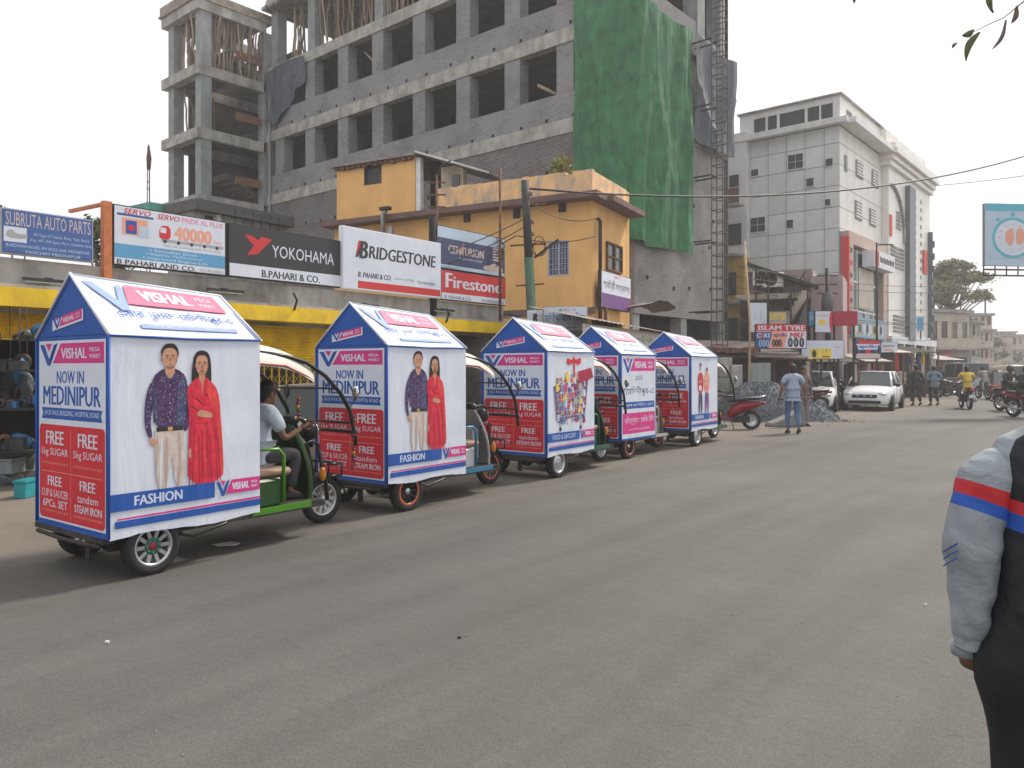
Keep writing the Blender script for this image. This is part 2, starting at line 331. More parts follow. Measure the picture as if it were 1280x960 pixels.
# ================================================================== GROUND
def ground_mat(name, asphalt):
    m = bpy.data.materials.new(name); m.use_nodes = True; t = m.node_tree; L = t.links; b = t.nodes['Principled BSDF']
    tc = nd(t, 'ShaderNodeTexCoord')
    def noise(sc, det=4, rough=.6, stretch=None):
        n = nd(t, 'ShaderNodeTexNoise'); n.inputs['Scale'].default_value = sc; n.inputs['Detail'].default_value = det; n.inputs['Roughness'].default_value = rough
        if stretch:
            mp = nd(t, 'ShaderNodeMapping'); mp.inputs['Rotation'].default_value = (0, 0, R(-5)); mp.inputs['Scale'].default_value = stretch
            L.new(tc.outputs['Object'], mp.inputs[0]); L.new(mp.outputs[0], n.inputs['Vector'])
        else: L.new(tc.outputs['Object'], n.inputs['Vector'])
        return n.outputs[0]
    def rng(s, a, b_, c, d):
        r = nd(t, 'ShaderNodeMapRange'); r.inputs[1].default_value = a; r.inputs[2].default_value = b_; r.inputs[3].default_value = c; r.inputs[4].default_value = d
        L.new(s, r.inputs[0]); return r.outputs[0]
    def mix(f, a, b_, mode='MIX'):
        x = nd(t, 'ShaderNodeMix', data_type='RGBA', blend_type=mode)
        if isinstance(f, float): x.inputs[0].default_value = f
        else: L.new(f, x.inputs[0])
        for i, q in ((6, a), (7, b_)):
            if isinstance(q, tuple): x.inputs[i].default_value = (*q, 1)
            else: L.new(q, x.inputs[i])
        return x.outputs[2]
    if asphalt:
        c = mix(rng(noise(.35, 6, .62), .35, .65, 0, 1), (.102, .098, .092), (.130, .125, .117))
        c = mix(rng(noise(1.0, 6, .6, (2.2, .16, 1)), .42, .70, 0, .75), c, (.084, .080, .074))      # tyre-worn streaks along the street
        c = mix(rng(noise(170, 2, .8), .38, .62, 0, 1), mix(1.0, c, (.74, .74, .74), 'MULTIPLY'), mix(1.0, c, (1.27, 1.26, 1.25), 'MULTIPLY'))
        c = mix(rng(noise(.16, 4, .55), .42, .62, 0, .8), c, mix(1.0, c, (.80, .80, .81), 'MULTIPLY'))      # broad worn patches
        c = mix(rng(noise(24, 5, .7), .35, .7, 0, .5), c, mix(1.0, c, (.78, .78, .78), 'MULTIPLY'))
        c = mix(rng(noise(55, 3), .62, .75, 0, .5), c, (.16, .152, .14))                              # light grit
        c = mix(rng(noise(3.1, 3), .72, .8, 0, .25), c, (.07, .068, .065))                            # small dark stains
        # dust drifting in from the verge (a band beside the road edge)
        sx = nd(t, 'ShaderNodeSeparateXYZ'); L.new(tc.outputs['Object'], sx.inputs[0])
        k = nd(t, 'ShaderNodeMath', operation='MULTIPLY_ADD'); L.new(sx.outputs[1], k.inputs[0]); k.inputs[1].default_value = .02; L.new(sx.outputs[0], k.inputs[2])
        n = nd(t, 'ShaderNodeMath', operation='MULTIPLY_ADD'); L.new(noise(.9, 5), n.inputs[0]); n.inputs[1].default_value = -2.6; L.new(k.outputs[0], n.inputs[2])
        c = mix(rng(n.outputs[0], -8.6, -6.9, .7, 0), c, (.165, .145, .12))
    else:
        c = mix(rng(noise(.5, 6, .65), .35, .65, 0, 1), (.145, .125, .103), (.20, .172, .142))
        c = mix(rng(noise(60, 3), .4, .7, 0, .8), c, mix(1.0, c, (.6, .6, .6), 'MULTIPLY'))
        c = mix(rng(noise(2.3, 5), .55, .7, 0, .6), c, (.15, .14, .13))
    L.new(c, b.inputs['Base Color']); b.inputs['Roughness'].default_value = .82; b.inputs['Specular IOR Level'].default_value = .3
    bp = nd(t, 'ShaderNodeBump'); bp.inputs['Strength'].default_value = .55; bp.inputs['Distance'].default_value = .006
    L.new(noise(180, 3), bp.inputs['Height']); bp2 = nd(t, 'ShaderNodeBump'); bp2.inputs['Strength'].default_value = .35; bp2.inputs['Distance'].default_value = .05
    L.new(noise(4, 4), bp2.inputs['Height']); L.new(bp.outputs[0], bp2.inputs['Normal']); L.new(bp2.outputs[0], b.inputs['Normal'])
    return m
g = MB(); g.add([(-1500, -600, 0), (900, -600, 0), (900, 2000, 0), (-1500, 2000, 0)], [(0, 1, 2, 3)])
tag(g.build('ground', ground_mat('dusty_earth', False)), kind='structure')
# road: ragged left edge that follows the street, bends left
edge = []
for i in range(240):
    y = -30 + i*1.0
    x = -7.6 - .011*y if y < 38 else -8.0 - .118*(y-38)
    edge.append((x + random.uniform(-.14, .14) + .25*sin(y*.7), y))
right = [(e[0] + 17 + (0 if e[1] < 200 else 0), e[1]) for e in edge[::6]]
rd = MB(); n = len(edge)
vs = [(x, y, .004) for x, y in edge] + [(x+18, y, .004) for x, y in edge]
rd.add(vs, [(i, n+i, n+i+1, i+1) for i in range(n-1)])
tag(rd.build('road', ground_mat('worn_asphalt', True)), kind='structure')
# small litter and pebbles on the road
mb = MB()
for i in range(260):
    x, y = random.uniform(-6.5, 4), random.uniform(1.2, 16)
    r = random.uniform(.003, .008)
    mb.ell((x, y, .004+r*.4), (r, r*random.uniform(.6, 1), r*.6), 5, 3, 0, random.uniform(0, 3), jit=.2)
tag(mb.build('road_grit', mat('grit', (.22, .2, .18), .9)), kind='stuff')
for px, py, s_, nm, lab, ct in ((283, 681, .13, 'paper_scrap', 'torn white paper scrap flat on the road under the first cart', 'litter'), (64, 629, .06, 'paper_scrap', 'tiny crumpled white scrap on dusty ground behind the first cart', 'litter'),
                       (574, 799, .012, 'litter_crumb', 'small dark crumb lying alone in the middle of the road', 'litter'), (134, 805, .015, 'litter_crumb', 'pale crumb on the road ahead of the camera below the first cart', 'litter'),
                       (1157, 758, .01, 'pebble', 'small pale pebble on the road beside the man in the striped jacket', 'pebble')):
    p = G(px, py); mb = MB()
    ol = [(s_*cos(a)*random.uniform(.6, 1.1), s_*.6*sin(a)*random.uniform(.7, 1.2)) for a in [i*2*pi/9 for i in range(9)]]
    mb.prism(ol, .001, .004 if s_ > .05 else .012, 'xy')
    col = (.05, .045, .04) if 'dark' in lab else (.62, .6, .58)
    tag(mb.build(nm, mat('scrap_'+nm+lab[:5].strip(), col, .8), None, (p.x, p.y, .005), YAW), lab, ct)

# ================================================================== BUILDING UNDER CONSTRUCTION
def putlogs(mb, pts, s=.12):
    for x, y, z, ax in pts:
        if ax == 'y': mb.box(x-s/2, y-.012, z-s/2, x+s/2, y+.1, z+s/2)
        else: mb.box(x-.1, y-s/2, z-s/2, x+.012, y+s/2, z+s/2)
GX, GY, GX2, GY2 = -13.7, 22.5, -35.8, 29.8
cb = thing('construction_building', 'unfinished grey brick and concrete building with rows of empty window openings and a green tarpaulin', 'building', (GX, GY, 0))
def L_(x, y): return (x-GX, y-GY)
piers = [-16.6+2.2, -16.6, -19.1, -21.7, -24.3, -27.0, -29.5, -32.1, -34.7]
lv = [10.15, 13.45, 16.75]            # underside of beams
PW = .76
# left face
for k, z in enumerate([10.0, 13.28, 16.6]):
    mb = MB(); mb.box(GX2-GX, -.02, z, 0, .35, z+.52); 
    tag(mb.build('floor_beam', M['beam'], cb))
for k, z in enumerate([10.52, 13.8]):
    mb = MB(); x1 = 0
    mb.box(GX2-GX, .04, z, 0, .3, z+.98); mb.build('spandrel_wall', M['brick'], cb)
    for i, px_ in enumerate(piers):
        if i == 0: continue
        mb = MB(); mb.box(px_-GX-PW/2, .03, z+.98, px_-GX+PW/2, .55, [13.28, 16.6][k]); mb.build('brick_pier', M['brick'], cb)
    mb = MB(); mb.box(-2.1, .05, z+.98, 0, .3, [13.28, 16.6][k]); mb.build('corner_wall', M['brick'], cb)
mb = MB(); mb.box(GX2-GX, .04, 3.4, -2.5, .3, 8.6); mb.build('lower_wall', M['brickr'], cb)
mb = MB(); mb.box(GX2-GX, .02, 8.6, 0, .3, 10.0); mb.build('lower_spandrel', M['brickr'], cb)
mb = MB(); mb.box(-2.5, .03, 3.4, 0, .3, 8.6); mb.build('lower_corner_wall', M['brickl'], cb)
# interior : slabs, cross walls, inner columns
mb = MB()
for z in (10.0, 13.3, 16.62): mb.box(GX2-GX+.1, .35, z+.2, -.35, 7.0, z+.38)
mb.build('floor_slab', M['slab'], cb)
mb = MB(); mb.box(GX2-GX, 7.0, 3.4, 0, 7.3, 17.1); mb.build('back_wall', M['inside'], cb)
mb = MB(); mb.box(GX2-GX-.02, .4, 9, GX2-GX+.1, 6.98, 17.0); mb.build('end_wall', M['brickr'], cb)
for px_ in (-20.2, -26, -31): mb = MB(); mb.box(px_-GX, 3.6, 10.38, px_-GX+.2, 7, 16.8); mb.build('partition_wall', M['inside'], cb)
for px_ in piers[1:]:
    for z in (10.38, 13.68):
        mb = MB(); mb.box(px_-GX+.9, 1.9, z, px_-GX+1.35, 2.3, z+2.9); mb.build('inner_column', M['col'], cb)
# right (street) face
mb = MB(); mb.box(-.3, .3, 3.4, -.03, 7.28, 10.0); mb.build('street_side_wall', M['brickl'], cb)
mb = MB(); mb.box(-.3, .3, 10.5, -.035, 7.28, 13.4); mb.build('street_side_wall', M['brick'], cb)
for z in (10.0, 13.4): mb = MB(); mb.box(-.34, -.02+.36, z, .02, 7.3, z+(.5 if z == 10 else .45)); mb.build('floor_beam', M['beam'], cb)
mb = MB(); mb.box(-.3, .35, 13.85, -.03, 4.6, 14.75); mb.build('parapet_wall', M['brick'], cb)
for y in (4.6, 6.6): mb = MB(); mb.box(-.62, y, 13.8, 0, y+.62, 24); mb.build('column', M['col'], cb)
mb = MB(); mb.box(-.7, 4.4, 16.9, .1, 7.3, 17.4); mb.build('floor_beam', M['beam'], cb)
mb = MB(); mb.box(-.25, 5.2, 13.85, -.05, 6.6, 14.4); mb.build('parapet_wall', M['brick'], cb)
mb = MB(); mb.box(-14, 1.2, 16.9, -.7, 7.0, 17.1); mb.build('floor_slab', M['slab'], cb)
# ground floor columns and dark opening
for y in (0, 3.4, 6.7):
    mb = MB(); mb.box(-.5, y, 0, -.06, y+.45, 3.4); mb.build('column', M['col'], cb)
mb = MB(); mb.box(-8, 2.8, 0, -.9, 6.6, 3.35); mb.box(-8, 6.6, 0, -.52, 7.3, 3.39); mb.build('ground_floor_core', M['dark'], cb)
mb = MB()
pl = []
for k, z in enumerate((10.62, 13.95, 8.7)):
    for i in range(17): pl.append((-1.3-i*1.25+random.uniform(-.1, .1), .05 if k < 2 else .03, z+random.uniform(-.03, .03), 'y'))
for z in (4.6, 6.1, 7.5, 9.2, 10.7, 12.1):
    for i in range(4): pl.append((-.02, 1.0+i*1.6+random.uniform(-.2, .2), z+random.uniform(-.2, .2), 'x'))
putlogs(mb, pl, .13); tag(mb.build('putlog_hole', M['black'], cb), kind='stuff')
# top storey: columns, planked slab and bamboo props
def prop_mesh(seed):
    random.seed(seed); mb = MB(); p = [(0, 0, 0)]
    for i in range(1, 6): p.append((random.uniform(-.05, .05), random.uniform(-.05, .05), i/5))
    mb.tube(p, .045, 6); return mb.mesh('bamboo', M['bamboo'])
props = [prop_mesh(i) for i in range(5)]; random.seed(11)
def prop(x, y, z0, h, parent=cb, lean=.18):
    o = link('bamboo_prop', random.choice(props), parent, (x, y, z0)); o.scale = (1, 1, h); o.rotation_euler = (random.uniform(-lean, lean)*.5, random.uniform(-lean, lean)*.8, random.uniform(0, 6))
ZT = 17.12
for i in range(140):
    x = random.uniform(-22, -6.2) if i > 8 else random.uniform(-6, -2)
    prop(x, random.choice((.35, .7, 1.1, 1.8, 3.0)) + random.uniform(-.1, .1), ZT, 3.0)
for px_ in (-16.6, -21.7, -27.0, -32.1, -35.3):
    mb = MB(); mb.box(px_-GX-.28, .1, ZT, px_-GX+.28, .65, 20.1); mb.build('column', M['col'], cb)
mb = MB(); mb.box(GX2-GX, -.35, 20.05, 0, 7.4, 20.2); mb.build('form_deck', M['ply'], cb)
mb = MB(); mb.box(GX2-GX, -.1, 20.2, 0, 7.3, 20.65); mb.build('roof_beam', M['beam'], cb)
for i in range(44):
    mb = MB(); x = -21.9+i*.5; mb.box(x, -.42-random.uniform(0, .25), 19.97, x+.09, 1.2, 20.05); mb.build('plank', M['ply'], cb)
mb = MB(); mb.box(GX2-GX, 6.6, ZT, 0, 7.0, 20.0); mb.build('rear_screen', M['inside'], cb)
# stair bay that stands out to the camera at the left end
bx0, bx1, by0, by1 = -39.3-GX, -35.8-GX, 18.9-GY, .3
for z in (9.5, 12.75, 15.85, 19.0):
    mb = MB(); mb.box(bx0-.25, by0-.2, z, bx1, by0+.25, z+.5); mb.box(bx1-.25, by0+.25, z, bx1, by1-.35, z+.5); mb.box(bx0-.2, by0+.25, z, bx0+.25, by1+2.5, z+.5)
    mb.build('edge_beam', M['beam'], cb)
    mb = MB(); mb.box(bx0+.25, by0+.25, z+.3, bx1-.25, by0+2.1, z+.46); mb.build('landing_slab', M['slab'], cb)
for x, y in ((bx0+.1, by0), (bx1-.62, by0), (bx0+.1, by1+1.6), (bx1-.55, by0+3.4)):
    mb = MB(); mb.box(x, y+.01, 0, x+.55, y+.56, 19.0); mb.build('column', M['col'], cb)
for k, z in enumerate((9.96, 13.2, 16.3)):
    mb = MB(); a, b_ = (by0+2.0, by0+5.6) if k % 2 else (by0+5.6, by0+2.0)
    for j in range(10):
        y = a+(b_-a)*j/10; yy = a+(b_-a)*(j+1)/10
        mb.box(bx0+.9, min(y, yy), z+j*.165-.15+(0), bx1-1.2, max(y, yy), z+j*.165+.165)
    mb.build('stair_flight', M['slab'], cb)
    mb = MB(); mb.box(bx1-.2, by0+1.9, z+.9, bx1-.1, by0+3.3, z+1.3); mb.build('stair_rail_plank', mat('reddish_plank', (.20, .095, .055), .8, 0, .3), cb)
mb = MB(); mb.box(bx0+.4, by0+5.8, 9.5, bx1-.6, by0+6.0, 19); mb.build('stair_rear_wall', M['inside'], cb)
mb = MB(); mb.box(bx0+.02, by0+1.1, 9.7, bx0+.2, by1+2.4, 18.3); mb.build('stair_side_wall', mat('brown_wall', (.10, .075, .06), .9, 0, .4, 1.5), cb)
mb = MB(); mb.box(bx0-.35, by0-.3, 19.5, bx1+.05, by1, 19.6); mb.build('form_deck', M['ply'], cb)
mb = MB(); mb.box(bx0-.3, by0-.25, 19.6, bx1, by0+.0, 20.05); mb.box(bx1-.3, by0, 19.6, bx1, by1, 19.95); mb.build('parapet_shuttering', M['ply'], cb)
for i in range(58):
    x, y = (random.uniform(bx0+.6, bx1-.5), by0+random.uniform(.1, 1.4)) if i % 2 else (bx1-random.uniform(.1, .6), random.uniform(by0+.8, by1))
    prop(x, y, 16.4, 2.6)
for i in range(12): prop(bx0+random.uniform(.6, 1.2), by0+random.uniform(.4, 2.5), 13.3, 2.5)
for i in range(6): mb = MB(); x = random.uniform(bx0, bx1); mb.tube([(x, by0+.3, 19.9), (x+random.uniform(-.1, .1), by0+.3, 21+random.random()*.5)], .02, 5); mb.build('rebar', M['rust'], cb)
mb = MB(); mb.tube([(-21.7, -.12, 9.3), (-21.7, -.12, 16.2), (-20.9, -.12, 16.2)], .05, 8); mb.build('drain_pipe', mat('white_pvc', (.7, .7, .7), .4), cb)
for x0, z0, x1, z1 in ((-14.2, 14.9, -12.9, 13.9+2.2), (-14.9, 16.3, -13.2, 14.85)):
    mb = MB(); mb.tube([(x0, .6, z0), (x1, .25, z1)], .04, 6); mb.build('loose_pole', M['bamboo'], cb)
mb = MB(); mb.tube([(-3.9, -.3, 11.9), (-3.0, 1.3, 11.3)], .06, 8); mb.build('loose_pole', M['bamboo'], cb)

def sheet(name, label, cat, path, ztop, zbot, nz, mat_, fold=.10, freq=3.0, group=None, seed=1, slump=.12, loc=(0, 0)):
    """hanging tarpaulin: path = list of (x,y) along the top; ztop/zbot functions of s in 0..1"""
    n = 90; pts = []; tot = [0]
    for a, b in zip(path, path[1:]): tot.append(tot[-1]+math.dist(a, b))
    nor = []
    for i in range(n+1):
        d = tot[-1]*i/n; k = max(j for j in range(len(path)-1) if tot[j] <= d+1e-6); f = (d-tot[k])/(tot[k+1]-tot[k])
        a, b = path[k], path[k+1]; pts.append((a[0]+(b[0]-a[0])*f, a[1]+(b[1]-a[1])*f)); L2 = math.dist(a, b); nor.append(((b[1]-a[1])/L2, -(b[0]-a[0])/L2))
    vs = []
    rr = random.Random(seed); ph = [rr.uniform(0, 6) for _ in range(6)]; am = [rr.uniform(.4, 1) for _ in range(6)]
    for j in range(nz+1):
        q = j/nz
        for i in range(n+1):
            s = i/n; z = ztop(s)+(zbot(s)-ztop(s))*q
            d = 0
            for k in range(6): d += am[k]*(1-2*abs(sin(.5*(s*freq*(k+1.3)*3.1+ph[k]+q*(1.8*k-3.4)+sin(q*5+k)*.5)))**.7)/(1+k*.5)
            sag = .35*sin(q*11+s*7+ph[2])*sin(s*5+ph[1]) * (1-q)
            d = fold*(d+sag)*(0.35+.65*min(1, q*2.2)) + slump + fold*1.2
            vs.append((pts[i][0]+nor[i][0]*d-loc[0], pts[i][1]+nor[i][1]*d-loc[1], z))
    mb = MB(); mb.add(vs, [(j*(n+1)+i, j*(n+1)+i+1, (j+1)*(n+1)+i+1, (j+1)*(n+1)+i) for j in range(nz) for i in range(n)], 0, True)
    o = mb.build(name, mat_, None, (loc[0], loc[1], 0)); return tag(o, label, cat, group)
tarp_g = clothmat('green_tarp', (.022, .15, .052), 2.2, 1.0, .5, .3, .35, stretch=(1, 1, .25))
tarp_d = clothmat('slate_tarp', (.085, .10, .12), 1.8, .7, .6, .12, .2, stretch=(1, 1, .4))
fL = Fr((0, GY), 0); fS = Fr((GX, 0), 90)
xl = W(716, 1); gx0 = -16.05
sheet('green_tarpaulin', 'large green tarpaulin hung in folds round the corner of the unfinished building', 'tarpaulin',
      [(gx0, GY), (GX+.12, GY-.12), (GX, 26.25)], lambda s: (14.9-.9*min(1, s/.38)) if s < .38 else 14.0-.15*sin((s-.38)*5)+.1*(s-.38), lambda s: 6.0-.35*s+.1*sin(s*9), 70, tarp_g, .17, 2.4, seed=3, slump=.12, loc=(GX, GY))
sheet('slate_tarpaulin', 'small slate grey tarpaulin slung in a triangle over window openings beside the bamboo props', 'tarpaulin',
      [(-35.7, GY), (-32.3, GY)], lambda s: 16.75+.12*sin(s*3)+.1*s, lambda s: 14.0+abs(s-.22)*2.0 if s > .22 else 14.0+(.22-s)*2, 36, tarp_d, .13, 1.6, seed=5, loc=(-34, GY))
sheet('dark_tarpaulin', 'dark grey tarpaulin hanging behind the steel hoist at the street end of the unfinished building', 'tarpaulin',
      [(GX, 26.4), (GX, 29.9), (GX-.6, 30.6)], lambda s: 14.1-.25*sin(s*3.1), lambda s: 10.4-.7*sin(s*2.2+.3)+.5*s, 40, tarp_d, .14, 1.6, seed=8, slump=.2, loc=(GX, 28))
# steel hoist tower
t_, hy = 0, 0
HM = mat('hoist_steel', (.12, .10, .09), .7, .3, .3, 6)
ht = thing('hoist_tower', 'tall narrow steel lattice hoist standing against the street face of the unfinished building', 'hoist', (-12.75, 26.35))
for x in (0, .42):
    for y in (0, .42):
        mb = MB(); mb.bar((x, y, 0), (x, y, 17.5), .032); mb.build('post', HM, ht)
rm = MB(); rm.bar((0, 0, 0), (.42, 0, 0), .03); rm.bar((0, .42, 0), (.42, .42, 0), .03); rm.bar((0, 0, 0), (0, .42, 0), .03); rm.bar((.42, 0, 0), (.42, .42, 0), .03)
rm = rm.mesh('rung', HM)
for i in range(42): link('rung', rm, ht, (0, 0, .35+i*.41))
for z in (3.6, 6.2, 8.6, 11.2, 13.6):
    for y in (-.05, .45): mb = MB(); mb.box(-.9, y, z, -.03, y+.04, z+.05); mb.build('wall_tie', M['iron'], ht)

# ================================================================== YELLOW HOUSE
yo = W(740, 21.0); YF = Fr((yo.x, yo.y), 11.9)      # x<0 runs to the left
yh = tfr('yellow_house', 'two storey orange yellow house with a maroon ledge, grilled window and worn parapet', 'house', YF)
LL = YF.x(418)
def window(parent, x, z, w, h, y, d=.08, bars=(3, 4), fm='blueiron', glass='wglass', ornate=False, frame=.05):
    mb = MB(); 
    for a in ((x, z, x+w, z+frame), (x, z+h-frame, x+w, z+h), (x, z+frame, x+frame, z+h-frame), (x+w-frame, z+frame, x+w, z+h-frame)): mb.box(a[0], y-d, a[1], a[2], y+.02, a[3])
    o = mb.build('window', M[fm], parent)
    mb = MB(); mb.box(x+frame, y-.012, z+frame, x+w-frame, y+.01, z+h-frame); mb.build('pane', M[glass], o)
    if bars:
        mb = MB(); iw, ih = w-2*frame, h-2*frame
        for i in range(1, bars[0]+1): mb.box(x+frame+iw*i/(bars[0]+1)-.01, y-d*.7, z+frame, x+frame+iw*i/(bars[0]+1)+.01, y-d*.5, z+h-frame)
        for i in range(1, bars[1]+1): mb.box(x+frame, y-d*.72, z+frame+ih*i/(bars[1]+1)-.01, x+w-frame, y-d*.72+.012, z+frame+ih*i/(bars[1]+1)+.01)
        if ornate:
            for i in range(bars[0]+1):
                for j in range(bars[1]+1):
                    cx, cz = x+frame+iw*(i+.5)/(bars[0]+1), z+frame+ih*(j+.5)/(bars[1]+1); r = min(iw/(bars[0]+1), ih/(bars[1]+1))*.3
                    mb.tube([(cx+r*cos(a), y-d*.62, cz+r*sin(a)) for a in [k*pi/4 for k in range(9)]], .006, 4)
        mb.build('grille', M[fm], o)
    return o
def wall_open(mb, x0, x1, z0, z1, y0, y1, holes, mi=0):
    """wall between y0 (front) and y1 with rectangular openings (x,z,w,h) left out"""
    xs = sorted({x0, x1, *[h[0] for h in holes], *[h[0]+h[2] for h in holes]}); zs = sorted({z0, z1, *[h[1] for h in holes], *[h[1]+h[3] for h in holes]})
    for a, b in zip(xs, xs[1:]):
        run = None
        for c, d in zip(zs, zs[1:]):
            mx, mz = (a+b)/2, (c+d)/2
            solid = not any(h[0] < mx < h[0]+h[2] and h[1] < mz < h[1]+h[3] for h in holes)
            if solid: run = (run[0], d) if run else (c, d)
            if (not solid) and run: mb.box(a, y0, run[0], b, y1, run[1], mi); run = None
        if run: mb.box(a, y0, run[0], b, y1, run[1], mi)
wx = YF.x(684.5); ww = YF.x(711.5)-wx; wz = YF.z(698, 345); wh = YF.z(698, 301)-wz
mb = MB(); wall_open(mb, LL, 0, 0, 6.1, 0, .25, [(wx, wz, ww, wh)]); mb.build('wall', M['yellow'], yh)
window(yh, wx, wz, ww, wh, .12, .12, (5, 5), ornate=True)
mb = MB(); mb.box(wx+ww*.47, .02, wz, wx+ww*.55, .05, wz+wh); mb.build('shutter_strip', M['blueiron'], yh)
mb = MB(); mb.box(LL-.15, -.5, 6.1, .35, .3, 6.26); mb.box(.0, .3, 6.1, .52, 2.9, 6.26); mb.build('ledge', M['maroon'], yh)
mb = MB(); mb.box(LL-.1, -.06, 3.02, .1, -.001, 3.2); mb.build('floor_band', M['maroon'], yh)
xr0, xr1 = YF.x(521), YF.x(528)
mb = MB(); random.seed(5)
xs_ = [YF.x(545)+i*(0-YF.x(545))/26 for i in range(27)]
for a, b in zip(xs_, xs_[1:]): mb.box(a, .02, 6.26, b, .2, 6.97+random.uniform(-.015, .015)-(.07 if random.random() < .08 else 0))
mb.build('parapet', M['yworn'], yh)
mb = MB(); mb.box(-.2, .2, 6.26, 0, 2.7, 6.93); mb.build('parapet_return', M['yworn'], yh)
# side wall to the street
sx = 0
mb = MB(); mb.box(-.2, .25, 0, 0, 2.75, 6.1); mb.build('street_wall', M['yellow'], yh)
mb = MB(); mb.box(LL, 2.7, 0, 0, 2.95, 6.9); mb.build('rear_wall', M['yellow'], yh)
mb = MB(); mb.box(LL, .2, 6.0, -.2, 2.7, 6.09); mb.build('roof_slab', M['conc'], yh)
# window in the street wall
SF = Fr(YF.at(0, 0), 101.9)
wy0, wy1 = SF.x(757), SF.x(776); wz0, wz1 = SF.z(766, 340), SF.z(766, 305)
mb = MB()
for a in ((wy0, wz0, wy1, wz0+.05), (wy0, wz1-.05, wy1, wz1), (wy0, wz0+.05, wy0+.05, wz1-.05), (wy1-.05, wz0+.05, wy1, wz1-.05), ((wy0+wy1)/2-.03, wz0+.05, (wy0+wy1)/2+.03, wz1-.05), (wy0+.05, (wz0+wz1)/2-.02, (wy0+wy1)/2-.03, (wz0+wz1)/2+.02), ((wy0+wy1)/2+.03, (wz0+wz1)/2-.02, wy1-.05, (wz0+wz1)/2+.02)):
    mb.box(.002, a[0], a[1], .07, a[2], a[3])
wo = mb.build('window', M['rust'], yh); mb = MB(); mb.box(.003, wy0+.05, wz0+.05, .02, wy1-.05, wz1-.05); mb.build('pane', M['wglass'], wo)
for px_, py_ in ((703, 259), (646, 267), (584, 272)):
    u = YF.x(px_); z = YF.z(px_, py_); mb = MB(); mb.box(u-.12, -.012, z-.14, u+.12, .05, z+.14); mb.build('vent', M['dark'], yh)
# upper room
u0, u1 = YF.x(421), YF.x(519); wxa = YF.x(455); wxb = YF.x(477)
mb = MB(); wall_open(mb, u0, u1, 6.27, 8.05, .0, .2, [(wxa, 7.38, wxb-wxa, .72)]); mb.build('upper_room_wall', M['yellow'], yh)
mb = MB(); mb.box(u0, .2, 6.27, u0+.2, 2.6, 8.05); mb.box(u1-.2, 1.2, 6.27, u1, 2.6, 8.05); mb.build('upper_room_wall', M['yellow'], yh)
window(yh, wxa, 7.38, wxb-wxa, .72, .1, .1, (6, 1), 'iron')
mb = MB(); mb.box(u0-.15, -.18, 8.06, u1+.1, 2.8, 8.13); mb.build('upper_roof', M['tin'], yh)
for i in range(14):
    mb = MB(); x = u0+i*(u1-u0)/14; mb.box(x, -.12, 7.96+random.uniform(-.03, .02), x+.17, .0, 8.055); mb.build('rafter_tile', M['rust'], yh)
mb = MB(); mb.box(u1+.01, .03, 6.27, u1+.17, .2, 8.02); mb.build('white_door_post', mat('white_post', (.7, .7, .72), .7), yh)
mb = MB(); mb.box(u1+.18, .55, 6.27, u1+.62, .7, 8.0); mb.build('doorway', M['black'], yh)
mb = MB(); mb.box(u1+.62, .5, 6.27, YF.x(568), .7, 7.75); mb.build('cream_wall', M['cream'], yh)
mb = MB(); mb.box(YF.x(555), .44, 6.9, YF.x(564), .5, 7.45); mb.build('small_window', M['wglass'], yh)
xa, xb = u1+.1, YF.x(608)
mb = MB(); nn = 26
vs = []
for i in range(nn+1):
    f = i/nn; x = xa+(xb-xa)*f; z = 8.12-f*(8.12-6.98)*.75+.03*(i % 2)
    for y in (-.15, 2.2): vs.append((x, y+f*.3, z)); vs.append((x, y+f*.3, z-.03))
mb.add(vs, [(4*i, 4*i+4, 4*i+6, 4*i+2) for i in range(nn)]+[(4*i+1, 4*i+3, 4*i+7, 4*i+5) for i in range(nn)]+[(4*i, 4*i+1, 4*i+5, 4*i+4) for i in range(nn)])
mb.build('lean_to_roof', M['tin'], yh)
mb = MB(); mb.tube([(xa, -.18, 8.15), (xb, .12, 7.28)], .035, 6); mb.build('roof_edge_pipe', mat('pale_pipe', (.6, .6, .6), .5), yh)
# pipes, flue
fx = YF.x(495)
mb = MB(); mb.tube([(fx, -.65, 5.3), (fx, -.65, 6.25), (fx+.12, -.65, 6.3)], .07, 8); mb.tube([(fx+.25, -.6, 5.2), (fx+.25, -.6, 5.85)], .09, 8); mb.build('flue_pipe', mat('galvanised', (.3, .3, .3), .5, .6, .2), yh)
mb = MB(); mb.box(fx-.1, -.72, 6.35, fx+.25, -.55, 6.45); mb.build('flue_cap', M['iron'], yh)
gx = YF.x(748)
mb = MB(); mb.tube([(.14, .25, 2.9), (.14, .25, 5.55), (.07, .25, 5.65)], .055, 8); mb.build('drain_pipe', M['iron'], yh)
mb = MB(); mb.tube([(.2, .5, 2.4), (.2, .5, 3.4)], .05, 8); mb.build('drain_pipe', M['rust'], yh)
